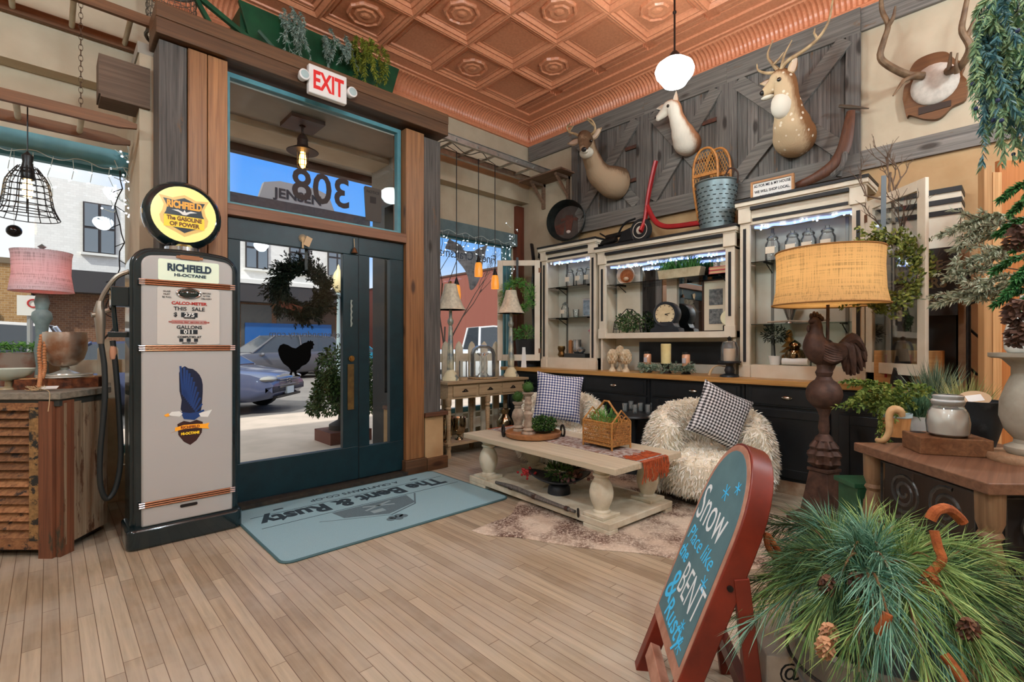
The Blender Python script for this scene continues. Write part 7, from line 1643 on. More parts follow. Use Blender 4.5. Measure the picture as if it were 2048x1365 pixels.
# ---------------- rooster floor lamp ----------------
LD = 3.42
def K(px, py, d=0): return at(px, py, D=LD + d)
c0 = K(1648, 800); lx, ly = c0.x, c0.y
t = T('rooster_lamp', 'tall floor lamp with cast rooster on a ball pedestal and burlap drum shade', 'lamp', (lx, ly, 0))
ci = mat('cast_brown', C(92, 66, 54), C(66, 46, 38), 18, .6, .25, bump=.3)
LM = Mx.Translation((lx, ly, 0)) @ Mx.Rotation(rad(-20), 4, 'Z')
def frus(mb, a, z0, b, z1): return mb.add([(-a, -a, z0), (a, -a, z0), (a, a, z0), (-a, a, z0), (-b, -b, z1), (b, -b, z1), (b, b, z1), (-b, b, z1)], [(3, 2, 1, 0), (4, 5, 6, 7), (0, 1, 5, 4), (1, 2, 6, 5), (2, 3, 7, 6), (3, 0, 4, 7)])
P(t, 'base', frus(frus(MB().mx(LM), .165, 0, .165, .045), .15, .045, .12, .07), ci, bevel=.006)
P(t, 'pedestal', frus(frus(MB().mx(LM), .105, .07, .065, .36), .075, .36, .075, .385), ci, bevel=.005)
P(t, 'baluster', MB().mx(LM).lathe([(.06, .575), (.05, .60), (.03, .62), (.036, .66), (.028, .74), (.042, .78), (.05, .80)], (0, 0, 0), 20), ci, smooth=True)
P(t, 'leaf_capital', MB().mx(LM).lathe([(.06, .385), (.095, .42), (.085, .45), (.10, .48), (.075, .51), (.085, .53), (.055, .575)], (0, 0, 0), 48, .14), ci, smooth=True)
P(t, 'ball', MB().mx(LM).sph((0, 0, .90), .112, 26, 16), ci, smooth=True)
P(t, 'leaf_neck', MB().mx(LM).lathe([(.06, .99), (.045, 1.02), (.055, 1.05), (.04, 1.08), (.05, 1.12)], (0, 0, 0), 16, .12), ci, smooth=True)
rb_ = MB()
q = curve([K(1618, 645), K(1628, 642), K(1632, 655), K(1630, 678), K(1636, 698), K(1655, 708), K(1676, 704), K(1694, 694)], 28)
rr = [lerp(*s_, 0) if 0 else r for r in [.008, .014, .022, .030, .034, .036, .037, .038, .040, .043, .048, .056, .066, .076, .084, .090, .094, .096, .097, .096, .093, .088, .082, .076, .068, .060, .052, .044, .034]]
rb_.tube(q, rr, 14)
for px in (1645, 1662): rb_.tube([K(px, 715), K(px - 2, 735), K(px - 6, 750)], [.05, .03, .018], 10)
for k in range(13):
    a = k / 12; e_ = [(1714, 688), (1722, 692), (1729, 702), (1733, 713), (1732, 724), (1729, 734), (1724, 742), (1717, 748), (1709, 751), (1702, 752), (1695, 750), (1690, 744), (1688, 734)][k]
    dd = .035 * (1 if k % 2 else -1) * (.6 + .4 * sin(k)); up = (lerp(1690, 1702, 1 - a), lerp(668, 708, a))
    rb_.tube(curve([K(1686, 692), K(lerp(up[0], e_[0], .35), lerp(up[1], 700, .2), dd), K(*e_, dd)], 10), [.034, .034, .034, .033, .032, .031, .029, .027, .024, .018, .008], 8)
o = P(t, 'rooster', rb_, ci, smooth=True)
cm_ = MB()
for u, v in ((1622, 633), (1628, 629), (1634, 630), (1640, 634)): cm_.sph(K(u, v), (.018, .012, .022), 8, 6)
P(o, 'comb', cm_.sph(K(1644, 638), (.03, .012, .02), 8, 6), ci, smooth=True); P(o, 'wattle', MB().sph(K(1617, 658), (.012, .012, .026), 10, 7), ci, smooth=True)
wg = MB()
for k in range(6): wg.tube(curve([K(1648, 690 + k * 5, -.075), K(1665, 698 + k * 5, -.10), K(1684, 704 + k * 3, -.085)], 6), [.014, .018, .018, .018, .016, .012, .005], 7)
P(o, 'wing', wg, ci, smooth=True)
sx, sy = K(1657, 560).x, K(1657, 560).y; z1, z0 = K(1657, 503).z, K(1657, 610).z
P(t, 'rod', MB().tube([K(1655, 690), K(1656, 600), K(1657, 520)], .011, 10), ci, smooth=True)
P(t, 'shade', MB().lathe([(.352, z0), (.346, z0 + .01), (.328, z0 + .10), (.322, z0 + .25), (.328, z1)], (sx, sy, 0), 48), shade_fabric('burlap', C(218, 184, 132), 130, .5), smooth=True)
for z_, r_ in ((z0, .352), (z1, .328)): P(t, 'shade_trim', MB().ring((sx, sy, z_), r_, .006, 'Z', 48, 6), mat('burlap_trim', C(150, 106, 58), rough=.9), smooth=True)
P(t, 'spider', MB().tube([(sx - .32, sy, z1 - .02), (sx + .32, sy, z1 - .02)], .004, 5).tube([(sx, sy - .32, z1 - .02), (sx, sy + .32, z1 - .02)], .004, 5), iron)
P(t, 'bulb', MB().lathe([(0, -.06), (.03, -.045), (.036, -.01), (.02, .04), (.014, .06), (0, .06)], (sx, sy, (z0 + z1) / 2 + .02), 14), emitm('lamp_bulb', (1, .80, .52, 1), 62), smooth=True)

# ---------------- A frame chalkboard ----------------
ex_ = V((-.7793, -.6267, 0)); eu_ = V((.222, -.275, .936)).normalized(); AM = basis((1.5585, .857, .25), ex_, eu_)
t = T('chalkboard_sign', 'arched red A frame chalkboard with chalk writing standing in the foreground', 'chalkboard', (1.5585, .857, 0))
red = mat('red_stained_wood', C(128, 44, 26), C(96, 32, 20), 6, .4); pkp = mat('worn_pink_paint', C(188, 142, 120), C(160, 112, 90), 14, .6)
def archpts(hw, y0, ys, yt, n=18): return [(-hw, y0), (hw, y0), (hw, ys)] + [(hw * cos(pi * k / n), ys + (yt - ys) * sin(pi * k / n) ** .92) for k in range(1, n)] + [(-hw, ys)]
P(t, 'frame', MB().mx(AM).prism(archpts(.215, -.05, .42, .705), 'Z', -.07, 0), red, smooth=True, ang=35, bevel=.004)
P(t, 'rim', MB().mx(AM).prism(archpts(.209, -.045, .42, .697), 'Z', 0, .002), pkp)
P(t, 'slate', MB().mx(AM).prism(archpts(.188, 0, .42, .675), 'Z', .001, .004), mat('chalk_slate', C(78, 112, 120), C(92, 126, 132), 7, .85))
fl_ = MB().mx(AM)
for x in (-.19, .19): P(t, 'leg', MB().mx(AM).box(x - .025, -.267, -.06, x + .025, -.05, -.002), red, bevel=.003)
P(t, 'lower_rail', MB().mx(AM).box(-.165, -.20, -.05, .165, -.14, -.012), pkp, bevel=.003)
for x, f in ((.205, (1.555, .55)), (-.205, (1.87, .79))):
    a = AM @ V((x, .34, -.055)); P(t, 'back_leg', MB().bar(a, (f[0], f[1], 0), .045, .03, (.78, .63, 0)), red, bevel=.003)
P(t, 'back_rail', MB().bar((1.535, .575, .16), (1.855, .81, .16), .03, .05), red); P(t, 'hinge_bolt', MB().mx(AM).tube([(.215, .30, -.035), (.222, .30, -.035)], .009, 10), iron)
def ctxt(s, size, x, y, wide=1, bold=.001, sh=.35, rot=0): 
    m = AM @ Mx.Translation((x, y, .0045)) @ Mx.Rotation(rad(rot), 4, 'Z') @ Mx(((1, sh, 0, 0), (0, 1, 0, 0), (0, 0, 1, 0), (0, 0, 0, 1)))
    return txt(s, size, m, wide, bold, .0004)
cw_h = mat('chalk_white', C(224, 232, 234), rough=.9); cbl = mat('chalk_blue', C(72, 196, 250), rough=.9)
for q in (('Snow', .20, -.03, .375, .68, -.001, .1), ('BENT', .17, .045, .125, .60, -.0015, .12)): P(t, 'white_lettering', ctxt(*q), cw_h)
for q in (('Place like', .088, -.02, .29, .92, -.0005), ('the', .085, -.14, .215, .85), ('&', .19, -.135, .055, .75), ('Rusty', .115, .01, .015, .88)): P(t, 'blue_lettering', ctxt(*q), cbl)
b = MB()
for x, y, s_ in ((.10, .57, .022), (.02, .53, .03), (.13, .25, .028), (.10, .085, .02), (.13, .035, .028)):
    for k in range(3): an = pi * k / 3; b.mx(AM).bar((x - s_ * cos(an), y - s_ * sin(an), .0048), (x + s_ * cos(an), y + s_ * sin(an), .0048), .004, .0008, (0, 0, 1)); b.m = Mx.Identity(4)
P(t, 'snowflakes', b, cbl, stuff=True)
t = T('painted_crate', 'white painted crate with black hand lettering behind the chalkboard legs', 'crate', (1.76, .555, 0)); P(t, 'box', MB().mx(Mx.Translation((1.76, .555, 0)) @ Mx.Rotation(rad(40), 4, 'Z')).box(-.12, -.1, 0, .12, .1, .29), mat('worn_white', C(206, 200, 186), C(180, 170, 154), 9, .7), bevel=.005)
P(t, 'lettering', txt('ART', .06, Mx.Translation((1.76, .555, 0)) @ Mx.Rotation(rad(40), 4, 'Z') @ basis((-.121, .02, .17), (0, -1, 0), (0, 0, 1))).join(txt('@', .07, Mx.Translation((1.76, .555, 0)) @ Mx.Rotation(rad(40), 4, 'Z') @ basis((-.121, .03, .22), (0, -1, 0), (0, 0, 1)))), ink)

# ---------------- side table at right and the things on it ----------------
TC = V((2.193, .089, 0)); e1 = V((.716, .698, 0)); e2 = V((.698, -.716, 0)); TZ = .80
def tp(a, b, z=TZ): return TC + e1 * a + e2 * b + V((0, 0, z))
t = T('scroll_table', 'rustic wooden table with turned legs and black iron scroll panels in the right foreground', 'table', tp(.33, .33, 0)); TR = mat('x', (0, 0, 0, 1)) if 0 else None
tw = wood('table_brown', C(92, 62, 44), C(130, 94, 70), 'X', .5, vary=.1); tl = wood('turned_leg', C(112, 84, 58), C(156, 122, 88), 'Z', .6)
P(t, 'top', MB().prism([tp(*q)[:2] for q in ((0, 0), (.66, 0), (.66, .64), (0, .64))], 'Z', .762, .80), tw, bevel=.004)
tleg = [(.026, 0), (.03, .05), (.02, .08), (.036, .12), (.04, .2), (.03, .28), (.022, .33), (.034, .35), (.024, .37), (.04, .43), (.044, .5), (.034, .56), (.026, .60), (.036, .615), (.028, .63), (.038, .66), (.04, .762)]
for a, b in ((.05, .05), (.60, .05), (.60, .58), (.05, .58)): c = tp(a, b, 0); P(t, 'leg', MB().lathe(tleg, c, 18), tl, smooth=True)
def scroll(a0, a1, fn):
    g = MB()
    def pp(u, v): return fn(u) + V((0, 0, v))
    w_ = a1 - a0; zc0, zc1 = .38, .74
    g.tube([pp(a0, zc0), pp(a1, zc0), pp(a1, zc1), pp(a0, zc1)], .006, 5, closed=True)
    for iu in (0, 1):
        for iv in (0, 1):
            cu = a0 + w_ * (.27 + .46 * iu); cv = lerp(zc0, zc1, .27 + .46 * iv); pts = []
            for k in range(44): an = k / 43 * 2 * pi * 2.3 + (pi if iu else 0); r = lerp(.014, .083, k / 43); pts.append(pp(cu + r * cos(an), cv + r * sin(an)))
            g.tube(pts, (.0045, .008), 5)
    return g
sci = mat('scroll_iron', C(86, 86, 84), C(64, 62, 60), 30, .35, .6); P(t, 'scroll_panel', scroll(.10, .55, lambda u: tp(u, .05, 0)), sci); P(t, 'scroll_panel', scroll(.10, .53, lambda u: tp(.05, u, 0)), sci)
P(t, 'end_panel', MB().bar(tp(.09, .08, .44), tp(.09, .56, .44), .015, .62), mat('panel_dark', C(30, 24, 22), rough=.7))
P(t, 'lower_shelf', MB().prism([tp(*q)[:2] for q in ((.03, .03), (.62, .03), (.62, .60), (.03, .60))], 'Z', .10, .125), tw)
# bottle block
BMt = Mx.Translation(tp(.47, .25)) @ Mx.Rotation(rad(-62), 4, 'Z')
t = T('bottle_block', 'thick wooden block with drilled holes standing on the scroll table', 'block', tp(.47, .25)); bw_ = wood('block_brown', C(104, 66, 40), C(146, 102, 66), 'X', .6); P(t, 'block', MB().mx(BMt).box(-.12, -.085, 0, .12, .085, .07), bw_, bevel=.004)
hl_ = MB().mx(BMt)
for x in (-.075, .0, .075):
    for y in (.05,): hl_.cyl((x, y, .0695), .028, .0012, 20)
P(t, 'holes', hl_, mat('hole_dark', C(34, 22, 16), rough=.9))
q = BMt @ V((.0, -.02, .071)); t = T('milk_jar', 'wide glass jar of cream coloured milk wax standing in the wooden block', 'jar', q)
P(t, 'glass', MB().lathe([(.055, 0), (.068, .01), (.072, .06), (.066, .10), (.05, .125), (.055, .13), (.058, .145), (.05, .15), (.052, .165), (.046, .17)], q, 28), jar_m, smooth=True); P(t, 'wax', MB().lathe([(.052, .003), (.063, .012), (.066, .06), (.06, .10), (.048, .112), (0, .112)], q, 26), mat('milk_wax', C(232, 222, 206), rough=.3, coat=.4), smooth=True)
P(t, 'neck_frosting', MB().lathe([(.0495, .125), (.0535, .133), (.0565, .145), (.0485, .152), (.051, .166)], q, 26), mat('frosted_rim', C(220, 222, 220), rough=.5), smooth=True)
# pedestal candlestick with ceramic bottle
q = tp(.30, .44); cz = q.copy(); t = T('pedestal_candlestick', 'large pale turned wooden pedestal candlestick on a round plate, far right', 'candlestick', cz); wp = mat('limed_wood', C(168, 162, 146), C(138, 130, 114), 9, .7)
P(t, 'plate', MB().lathe([(.135, 0), (.14, .012), (.135, .028), (0, .028)], cz, 36), wood('plate_wood', C(140, 108, 80), C(176, 142, 110), 'X', .6, vary=.05), smooth=True)
P(t, 'body', MB().lathe([(.075, .028), (.085, .04), (.085, .055), (.06, .07), (.058, .085), (.085, .12), (.10, .17), (.098, .23), (.08, .29), (.065, .33), (.065, .36), (.09, .39), (.10, .395)], cz, 32), wp, smooth=True); P(t, 'cup', MB().lathe([(.12, .395), (.13, .40), (.13, .415), (0, .415)], cz, 32), wp, smooth=True)
b0 = cz + V((0, 0, .416)); t = T('ceramic_bottle', 'white glazed ceramic milk bottle standing on the pedestal candlestick', 'bottle', b0); P(t, 'body', MB().lathe([(.075, 0), (.085, .015), (.086, .07), (.075, .12), (.045, .16), (.036, .18), (.036, .20), (.042, .205), (.04, .22), (.03, .22), (0, .20)], b0, 30), mat('white_glaze', C(226, 230, 224), rough=.12, coat=.6), smooth=True)
P(t, 'stamp', MB().mx(basis(b0 + V((-.086, -.0, .075)), (0, -1, 0), (0, 0, 1))).ring((0, 0, 0), .035, .0015, 'Z', 24, 4), mat('stamp_grey', C(160, 164, 160), rough=.4))
# dark pot with tag
q = tp(.56, .46); t = T('dark_pot', 'dark mottled clay pot with an oval kraft price tag on the scroll table', 'pot', q); P(t, 'pot', MB().lathe([(.05, 0), (.055, .01), (.085, .13), (.095, .20), (.10, .205), (.09, .205), (.08, .13), (0, .05)], q, 28), mat('pot_dark', C(44, 50, 54), C(96, 104, 108), 7, .7, lo=.5, hi=.7), smooth=True)
m = basis(q + V((-.03, .01, .215)), (.55, -.80, .15), (.5, .4, .75)); P(t, 'tag', MB().mx(m @ Mx.Diagonal((1, .62, 1, 1))).cyl((0, 0, 0), .06, .002, 26), mat('kraft', C(196, 168, 132))); P(t, 'tag_print', MB().mx(m).box(-.03, -.016, .002, .03, .016, .003), white_p)
# little wooden goose shaped scoop
q = tp(.62, .13); S('wooden_scoop', 'carved pale wooden scoop with a curved handle standing behind the bottle block', 'scoop', MB().tube(curve([q + V((.03, .05, .008)), q + V((.0, .02, .015)), q + V((0, 0, .06)), q + V((0, 0, .13)), q + V((.01, -.012, .155)), q + V((.02, -.035, .15)), q + V((.02, -.045, .125))], 18), [.010, .011, .012, .013, .013, .013, .014, .014, .015, .015, .016, .017, .018, .019, .019, .018, .016, .013, .009], 10), mat('scoop_wood', C(206, 170, 122), C(186, 146, 98), 14, .5), smooth=True)

# ---------------- bench, crates and potted greens behind the table ----------------
BR = Mx.Translation((3.67, .645, 0)) @ Mx.Rotation(rad(-45), 4, 'Z'); gp = mat('bench_green', C(44, 92, 62), C(34, 76, 50), 10, .5)
t = T('green_bench', 'small green painted wooden stool behind the left leg of the scroll table', 'bench', (3.67, .645, 0)); P(t, 'seat', MB().mx(BR).box(-.19, -.10, .39, .17, .10, .42), gp, bevel=.004); P(t, 'apron', MB().mx(BR).box(-.16, -.095, .33, .15, -.08, .39), gp)
for x in (-.15, .14): P(t, 'leg', MB().mx(BR).box(x - .015, -.09, 0, x + .015, .09, .39), gp)
BR = Mx.Translation((3.51, .44, 0)) @ Mx.Rotation(rad(-45), 4, 'Z')
t = T('wooden_crate', 'tall dark wooden crate behind the scroll table holding potted greens', 'crate', (3.51, .44, 0)); P(t, 'box', MB().mx(BR).box(-.12, -.15, 0, .22, .14, .735), wood('crate_brown', C(38, 28, 22), C(52, 38, 28), 'Z', .6), bevel=.004)
def pot(label, px, D, r, h, m, leaf_fn, band=None):
    q = at(px, 800, D=D); q.z = .737; t = T('potted_greens', label, 'plant', q); P(t, 'pot', MB().lathe([(r * .8, 0), (r, h), (r * .9, h), (0, h * .85)], q, 24), m, smooth=True)
    if band: P(t, 'band', MB().lathe([(r * .985, h * .82), (r * 1.03, h * .83), (r * 1.04, h), (r, h)], q, 24), band, smooth=True)
    g = MB(); leaf_fn(g, q + V((0, 0, h))); P(t, 'greens', g, leaf_fn.m, stuff=True); return q
def lf1(g, q):
    rnd = random.Random(51)
    for k in range(60):
        a = rnd.uniform(0, 2 * pi); d = V((cos(a), sin(a), 0)) * rnd.uniform(.05, .26) + at(1690, 760, D=2.6) * .0; e_ = q + d + V((-.03, .05, rnd.uniform(-.02, .17)))
        branch(g, None, [q + V((0, 0, -.02)), q.lerp(e_, .6) + V((0, 0, .06)), e_], 34, .026, .012, rnd, .5, start=.3)
    for k in range(12):
        e_ = q + V((rnd.uniform(-.12, .02), rnd.uniform(-.02, .08), -.22 - rnd.random() * .06)); branch(g, None, [q, q + V((-.09, .05, .0)), e_], 40, .02, .008, rnd, .5, start=.2)
lf1.m = leafm('lime_sprig', C(64, 92, 36), C(138, 152, 72))
def grass(h, n, sp, seed):
    def f(g, q):
        rnd = random.Random(seed)
        for k in range(n):
            d = V((rnd.gauss(0, sp), rnd.gauss(0, sp), 1)).normalized(); needle(g, q + V((rnd.gauss(0, .02), rnd.gauss(0, .02), -.02)), d, h * rnd.uniform(.6, 1.1), .0045, rnd, -.1 + rnd.random() * .8)
    return f
pot('bushy lime green sprigs in a small pine bucket with pale rim on the brown crate', 1790, 2.72, .075, .13, wood('bucket_pine', C(190, 130, 74), C(220, 166, 108), 'Z', .5), lf1, mat('rim_blue', C(176, 200, 204), rough=.5))
f2 = grass(.22, 420, .42, 5); f2.m = leafm('blue_grass', C(52, 92, 66), C(112, 146, 110)); pot('blue green grass tuft in a small pot behind the lime sprigs', 1838, 2.85, .05, .09, white_p, f2)
f3 = grass(.30, 520, .25, 6); f3.m = leafm('tall_grass', C(62, 86, 66), C(140, 156, 128)); pot('taller feathery grass tuft standing behind the milk jar', 1868, 3.02, .06, .14, white_p, f3)
f4 = grass(.30, 380, .30, 7); f4.m = leafm('dry_grass', C(112, 132, 72), C(186, 176, 120)); pot('yellowish grass tuft beside the dark pot', 1930, 2.70, .06, .08, mat('pot_brown', C(110, 76, 52), rough=.7), f4)
# planks and iron stand behind
t = T('leaning_planks', 'tall pine planks leaning behind the grasses at far right', 'planks', (4.02, .12, 0)); lp_ = wood('plank_pine', C(176, 128, 80), C(210, 164, 112), 'Z', .6)
q = at(1978, 600, D=2.95); P(t, 'plank', MB().mx(Mx.Translation((q.x, q.y, 0)) @ Mx.Rotation(rad(-42), 4, 'Z')).box(-.05, -.02, 0, .0, .02, 2.32).box(.004, -.02, 0, .06, .02, 2.28), lp_, bevel=.003); P(t, 'back_panel', MB().mx(Mx.Translation((q.x, q.y, 0)) @ Mx.Rotation(rad(-42), 4, 'Z')).box(.066, .0, 0, .6, .03, 2.36), wood('panel_orange', C(180, 108, 52), C(206, 134, 74), 'Z', .5), bevel=.003)
q = at(1937, 700, D=3.1); S('iron_plant_stand', 'black iron scrolled plant stand rod behind the yellowish grass', 'stand', MB().tube([(q.x, q.y, 0), (q.x, q.y, 1.75)], .012, 8).tube(curve([(q.x, q.y, 1.35), (q.x + .1, q.y - .1, 1.2), (q.x + .06, q.y - .06, 1.05), (q.x, q.y, 1.1)], 14), .008, 6).tube(curve([(q.x, q.y, 1.5), (q.x + .12, q.y - .12, 1.55), (q.x + .2, q.y - .2, 1.45)], 10), .008, 6).cyl((q.x, q.y, 0), .12, .02, 20), iron, smooth=True)

# ---------------- fir branches and hanging cedar at far right ----------------
q = at(2095, 600, D=2.25); tx_, ty_ = q.x, q.y
t = T('flocked_fir', 'frosted artificial fir with spreading silver green branches at the right edge', 'tree', (tx_, ty_, 0)); P(t, 'trunk', MB().tube([(tx_, ty_, 0), (tx_, ty_, 2.0)], [.03, .012], 8), mat('bark_brown', C(128, 72, 40)), smooth=True); g = MB(); sg_ = MB(); rnd = random.Random(61)
for u, v, d in ((1885, 470, 2.45), (1905, 500, 2.4), (1940, 470, 2.3), (1900, 540, 2.35), (1925, 455, 2.2), (1890, 560, 2.3), (1870, 610, 2.3), (1940, 600, 2.25), (1905, 590, 2.4), (1960, 520, 2.2), (1960, 575, 2.15)):
    e_ = at(u, v, D=d); r0 = V((tx_, ty_, e_.z + .02)); mid = r0.lerp(e_, .6) + V((0, 0, .05)); branch(g, sg_, [r0, mid, e_], 230, .036, .008, rnd, .7, .004, .2, .3)
    for k in range(4):
        a = r0.lerp(e_, .55 + .1 * k) + V((0, 0, .03)); branch(g, sg_, [a, a + V((rnd.uniform(-.05, .02), rnd.uniform(-.01, .06), rnd.uniform(-.05, .05))), a + V((rnd.uniform(-.1, -.02), rnd.uniform(.02, .12), rnd.uniform(-.09, .07)))], 46, .03, .006, rnd, .7, .003, .2)
P(t, 'needles', g, leafm('flocked', C(128, 138, 112), C(190, 192, 166)), stuff=True); P(t, 'twigs', sg_, mat('twig_brown', C(100, 80, 60), rough=.8))
q = at(2075, 560, D=1.72); t = T('spruce_bough', 'dark green spruce bough with brown cones hanging at the right edge above the ceramic bottle', 'greenery', (q.x, q.y, 1.2)); g = MB(); sg_ = MB(); rnd = random.Random(62)
for u, v, d in ((2000, 400, 1.72), (2020, 430, 1.68), (1995, 470, 1.75), (2030, 500, 1.66), (1985, 545, 1.76), (2010, 590, 1.7), (1990, 610, 1.74), (2035, 620, 1.65), (2040, 680, 1.66), (2050, 400, 1.6), (2060, 560, 1.62), (2030, 560, 1.7)):
    e_ = at(u, v, D=d); r0 = at(2100, v - 40, D=1.72); branch(g, sg_, [r0, r0.lerp(e_, .6) + V((0, 0, .02)), e_], 260, .028, .0065, rnd, .8, .003, .2, .1)
sg_.tube([at(2100, 150, D=1.72), at(2100, 700, D=1.72)], .012, 6)
P(t, 'needles', g, leafm('spruce', C(28, 84, 44), C(82, 140, 76)), stuff=True); P(t, 'twigs', sg_, mat('twig_brown', C(100, 80, 60)))
def cone(mb, c, ax, L_, r):
    ax = V(ax).normalized(); x = ax.orthogonal().normalized(); y = ax.cross(x)
    mb.tube([c, c + ax * L_], [r * .5, r * .3], 6)
    for k in range(7):
        f = k / 6; rr = r * (.55 + .6 * sin(pi * (.15 + .75 * f)))
        for i in range(9):
            an = 2 * pi * (i + .5 * (k % 2)) / 9; d = x * cos(an) + y * sin(an); p = c + ax * L_ * f; leaf(mb, p + d * rr * .3, (d + ax * .5).normalized(), rr * .9, r * .62, R_)
    return mb
for u, v in ((2044, 450), (2040, 600), (2047, 645)): P(t, 'cone', cone(MB(), at(u, v, D=1.58), (.2, .3, -1), .075, .03), leafm('cone_brown', C(56, 40, 34), C(98, 72, 58)))
q = at(2020, 20, D=1.95); t = T('cedar_bunch', 'big blue green cedar bunch with berries hanging from the ceiling, top right', 'greenery', (q.x, q.y, q.z - .8)); g = MB(); g2 = MB(); bb = MB(); rnd = random.Random(63)
for k in range(150):
    s0 = at(2030 + rnd.uniform(-50, 60), rnd.uniform(-60, 160), D=1.95 + rnd.uniform(-.15, .15)); e_ = at(1945 + rnd.random() ** .7 * 150, 60 + rnd.random() * 275, D=1.95 + rnd.uniform(-.2, .2))
    if e_.z > s0.z - .08: e_.z = s0.z - .1 - rnd.random() * .1
    tgt = g if rnd.random() < .6 else g2; branch(tgt, None, [s0, s0.lerp(e_, .5) + V((-.03, .03, .03)), e_], 110, .034, .007, rnd, .8, .003, .3, .1)
    if rnd.random() < .5: bb.sph(e_ + V((0, 0, .03)), .008, 6, 5)
P(t, 'cedar', g, leafm('cedar_light', C(84, 124, 96), C(150, 176, 128)), stuff=True); P(t, 'cedar_blue', g2, leafm('cedar_blue', C(40, 84, 92), C(96, 136, 136)), stuff=True); P(t, 'berries', bb, mat('berry_blue', C(40, 52, 84), rough=.5), smooth=True, stuff=True); P(t, 'cord', MB().tube([at(2035, 60, D=1.95), V((at(2035, 60, D=1.95).x, at(2035, 60, D=1.95).y, ZC + .02))], .006, 6), iron)

# ---------------- bucket of pine boughs in the foreground ----------------
bx, by = 1.66, .30
t = T('galvanised_bucket', 'galvanised metal bucket holding the big pine boughs in the right foreground', 'bucket', (bx, by, 0)); gv = mat('galvanised', C(150, 148, 142), C(120, 120, 116), 8, .45, .5)
P(t, 'shell', MB().lathe([(.145, 0), (.15, .01), (.19, .42), (.20, .43), (.195, .445), (.185, .43), (.145, .05), (0, .05)], (bx, by, 0), 40), gv, smooth=True); P(t, 'hoop', MB().ring((bx, by, .30), .180, .006, 'Z', 40, 6).ring((bx, by, .14), .163, .006, 'Z', 40, 6), gv, smooth=True); P(t, 'handle', MB().ring((bx, by, .36), .205, .005, 'Z', 30, 5, rad(70), rad(200)), iron)
t = T('pine_boughs', 'large bundle of long needled green pine boughs with cones in the metal bucket', 'greenery', (bx, by, .40)); sg_ = MB(); rnd = random.Random(71)
gs = [MB(), MB(), MB()]
tips = [(1492, 1215, 1.50, 1), (1500, 1250, 1.45, 0), (1525, 1160, 1.6, 2), (1545, 1050, 1.66, 2), (1572, 1195, 1.45, 1), (1600, 1075, 1.55, 0), (1640, 1085, 1.6, 1), (1655, 1130, 1.42, 0), (1700, 1075, 1.55, 0), (1735, 1050, 1.6, 1), (1760, 1135, 1.3, 0), (1690, 1150, 1.25, 0), (1820, 1085, 1.5, 1), (1850, 1135, 1.4, 1), (1960, 1120, 1.35, 1), (2040, 1140, 1.4, 1), (2060, 1220, 1.25, 1), (2030, 1290, 1.1, 2), (1950, 1260, 1.05, 1), (1900, 1340, 1.02, 0), (2000, 1360, 1.0, 1), (1860, 1370, .98, 1), (1760, 1300, 1.05, 0), (1690, 1290, 1.08, 1), (1720, 1370, 1.02, 2), (1610, 1260, 1.2, 1), (1660, 1200, 1.2, 2), (1800, 1180, 1.12, 0), (1900, 1150, 1.15, 1), (1780, 1240, 1.05, 0), (1940, 1350, 1.1, 2), (2050, 1360, 1.1, 2), (1560, 1110, 1.7, 2)]
root = V((bx + .02, by - .02, .52))
for u, v, d, ci_ in tips:
    e_ = at(u, v, D=d); r0 = root + V((rnd.uniform(-.08, .08), rnd.uniform(-.08, .08), rnd.uniform(-.04, .06))); mid = r0.lerp(e_, .5) + V((0, 0, .09 + .03 * rnd.random()))
    branch(gs[ci_], sg_, [r0, mid, e_], 210, .135, .0024, rnd, 1.25, .005, .35, .12)
for k in range(26):
    a = rnd.uniform(0, 2 * pi); e_ = root + V((.22 * cos(a), .22 * sin(a), rnd.uniform(-.02, .16))); branch(gs[2], sg_, [root, root.lerp(e_, .5) + V((0, 0, .06)), e_], 150, .12, .0024, rnd, .9, .004, .4, .2)
for nm, g, c1, c2 in (('blue_needles', gs[0], C(58, 112, 92), C(140, 182, 156)), ('green_needles', gs[1], C(76, 118, 60), C(160, 184, 112)), ('dark_needles', gs[2], C(32, 62, 42), C(88, 118, 72))): P(t, nm, g, leafm(nm, c1, c2), stuff=True)
P(t, 'twigs', sg_, mat('twig_tan', C(146, 112, 76), C(110, 80, 52), 20, .8))
ps = mat('orange_stem', C(166, 92, 44), C(132, 66, 30), 40, .9, bump=.8)
for nm, pts, r in (('wrapped_stem', [(1860, 1040, 1.18), (1872, 1022, 1.18), (1895, 1018, 1.2), (1918, 1036, 1.22), (1926, 1046, 1.22)], .012), ('wrapped_stem', [(1868, 1062, 1.18), (1876, 1095, 1.17), (1884, 1120, 1.16), (1868, 1140, 1.16), (1856, 1150, 1.15)], .010), ('wrapped_stem', [(1775, 1228, 1.05), (1768, 1250, 1.05), (1756, 1266, 1.06)], .010), ('wrapped_stem', [(1566, 1118, 1.5), (1545, 1085, 1.5), (1533, 1070, 1.5), (1538, 1098, 1.5), (1568, 1130, 1.5), (1610, 1105, 1.5)], .009), ('wrapped_stem', [(1888, 1310, 1.02), (1915, 1345, 1.0), (1935, 1380, .98)], .010)):
    P(t, nm, MB().tube(curve([at(u, v, D=d) for u, v, d in pts], 18), r, 8), ps, smooth=True)
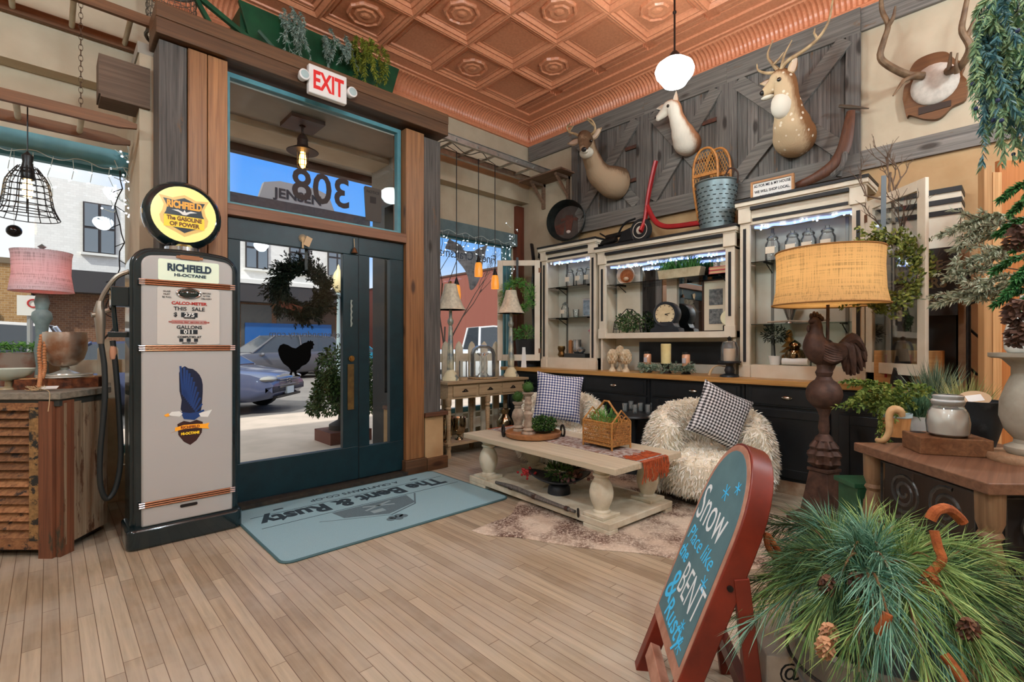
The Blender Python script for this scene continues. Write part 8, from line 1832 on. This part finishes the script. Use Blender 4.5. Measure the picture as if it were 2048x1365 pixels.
for u, v, d, m_n in ((1862, 1162, 1.14, 'cone_rust'), (1660, 1262, 1.12, 'cone_tan'), (1652, 1290, 1.08, 'cone_tan'), (1940, 1252, 1.04, 'cone_dark'), (1655, 1165, 1.22, 'cone_dark'), (1715, 1160, 1.2, 'cone_dark')):
    P(t, 'cone', cone(MB(), at(u, v - 12, D=d), (.1, .1, -1), .04, .018), leafm(m_n, *{'cone_rust': (C(120, 62, 30), C(170, 100, 54)), 'cone_tan': (C(150, 104, 74), C(196, 150, 112)), 'cone_dark': (C(60, 40, 32), C(112, 76, 56))}[m_n]))
# ---------------- shop lamp and added fill lamps ----------------
def pendant(x, y, z, label, s):
    t = T('schoolhouse_pendant', label, 'lamp', (x, y, ZC), 'schoolhouse ceiling pendants')
    P(t, 'canopy', MB().lathe([(.065, 0), (.06, -.03), (.02, -.045)], (x, y, ZC), 18), mat('bronze', C(46, 36, 32), rough=.4, metal=.8), smooth=True)
    P(t, 'rod', MB().tube([(x, y, ZC), (x, y, z + .10)], .008, 8).sph((x, y, lerp(ZC, z, .45)), .016, 8, 6), mat('bronze', C(46, 36, 32), rough=.4, metal=.8))
    P(t, 'fitter', MB().lathe([(.02, .16), (.045, .13), (.052, .09), (.05, .08)], (x, y, z), 16), mat('bronze', C(46, 36, 32), rough=.4, metal=.8), smooth=True)
    P(t, 'globe', MB().lathe([(.05, .095), (.09, .085), (.135, .05), (.15, .01), (.14, -.03), (.105, -.075), (.085, -.105), (.05, -.12), (0, -.125)], (x, y, z), 28), s, smooth=True)
g1 = emitm('lit_globe', (.88, 1, 1, 1), 46); g2 = emitm('lit_globe_fill', (.78, .93, 1, 1), 172)
pendant(3.62, 1.94, 3.42, 'white schoolhouse pendant lamp lit in front of the antelope head', g1)
for x, y in ((.7, 1.2), (3.62, -.9), (.7, -1.2), (-2.2, -.6), (3.4, -3.4), (-2.2, 2.6)):  # unseen pendants added to fill the room with light
    pendant(x, y, 3.42, 'added schoolhouse pendant out of view, filling the shop with light', g2)
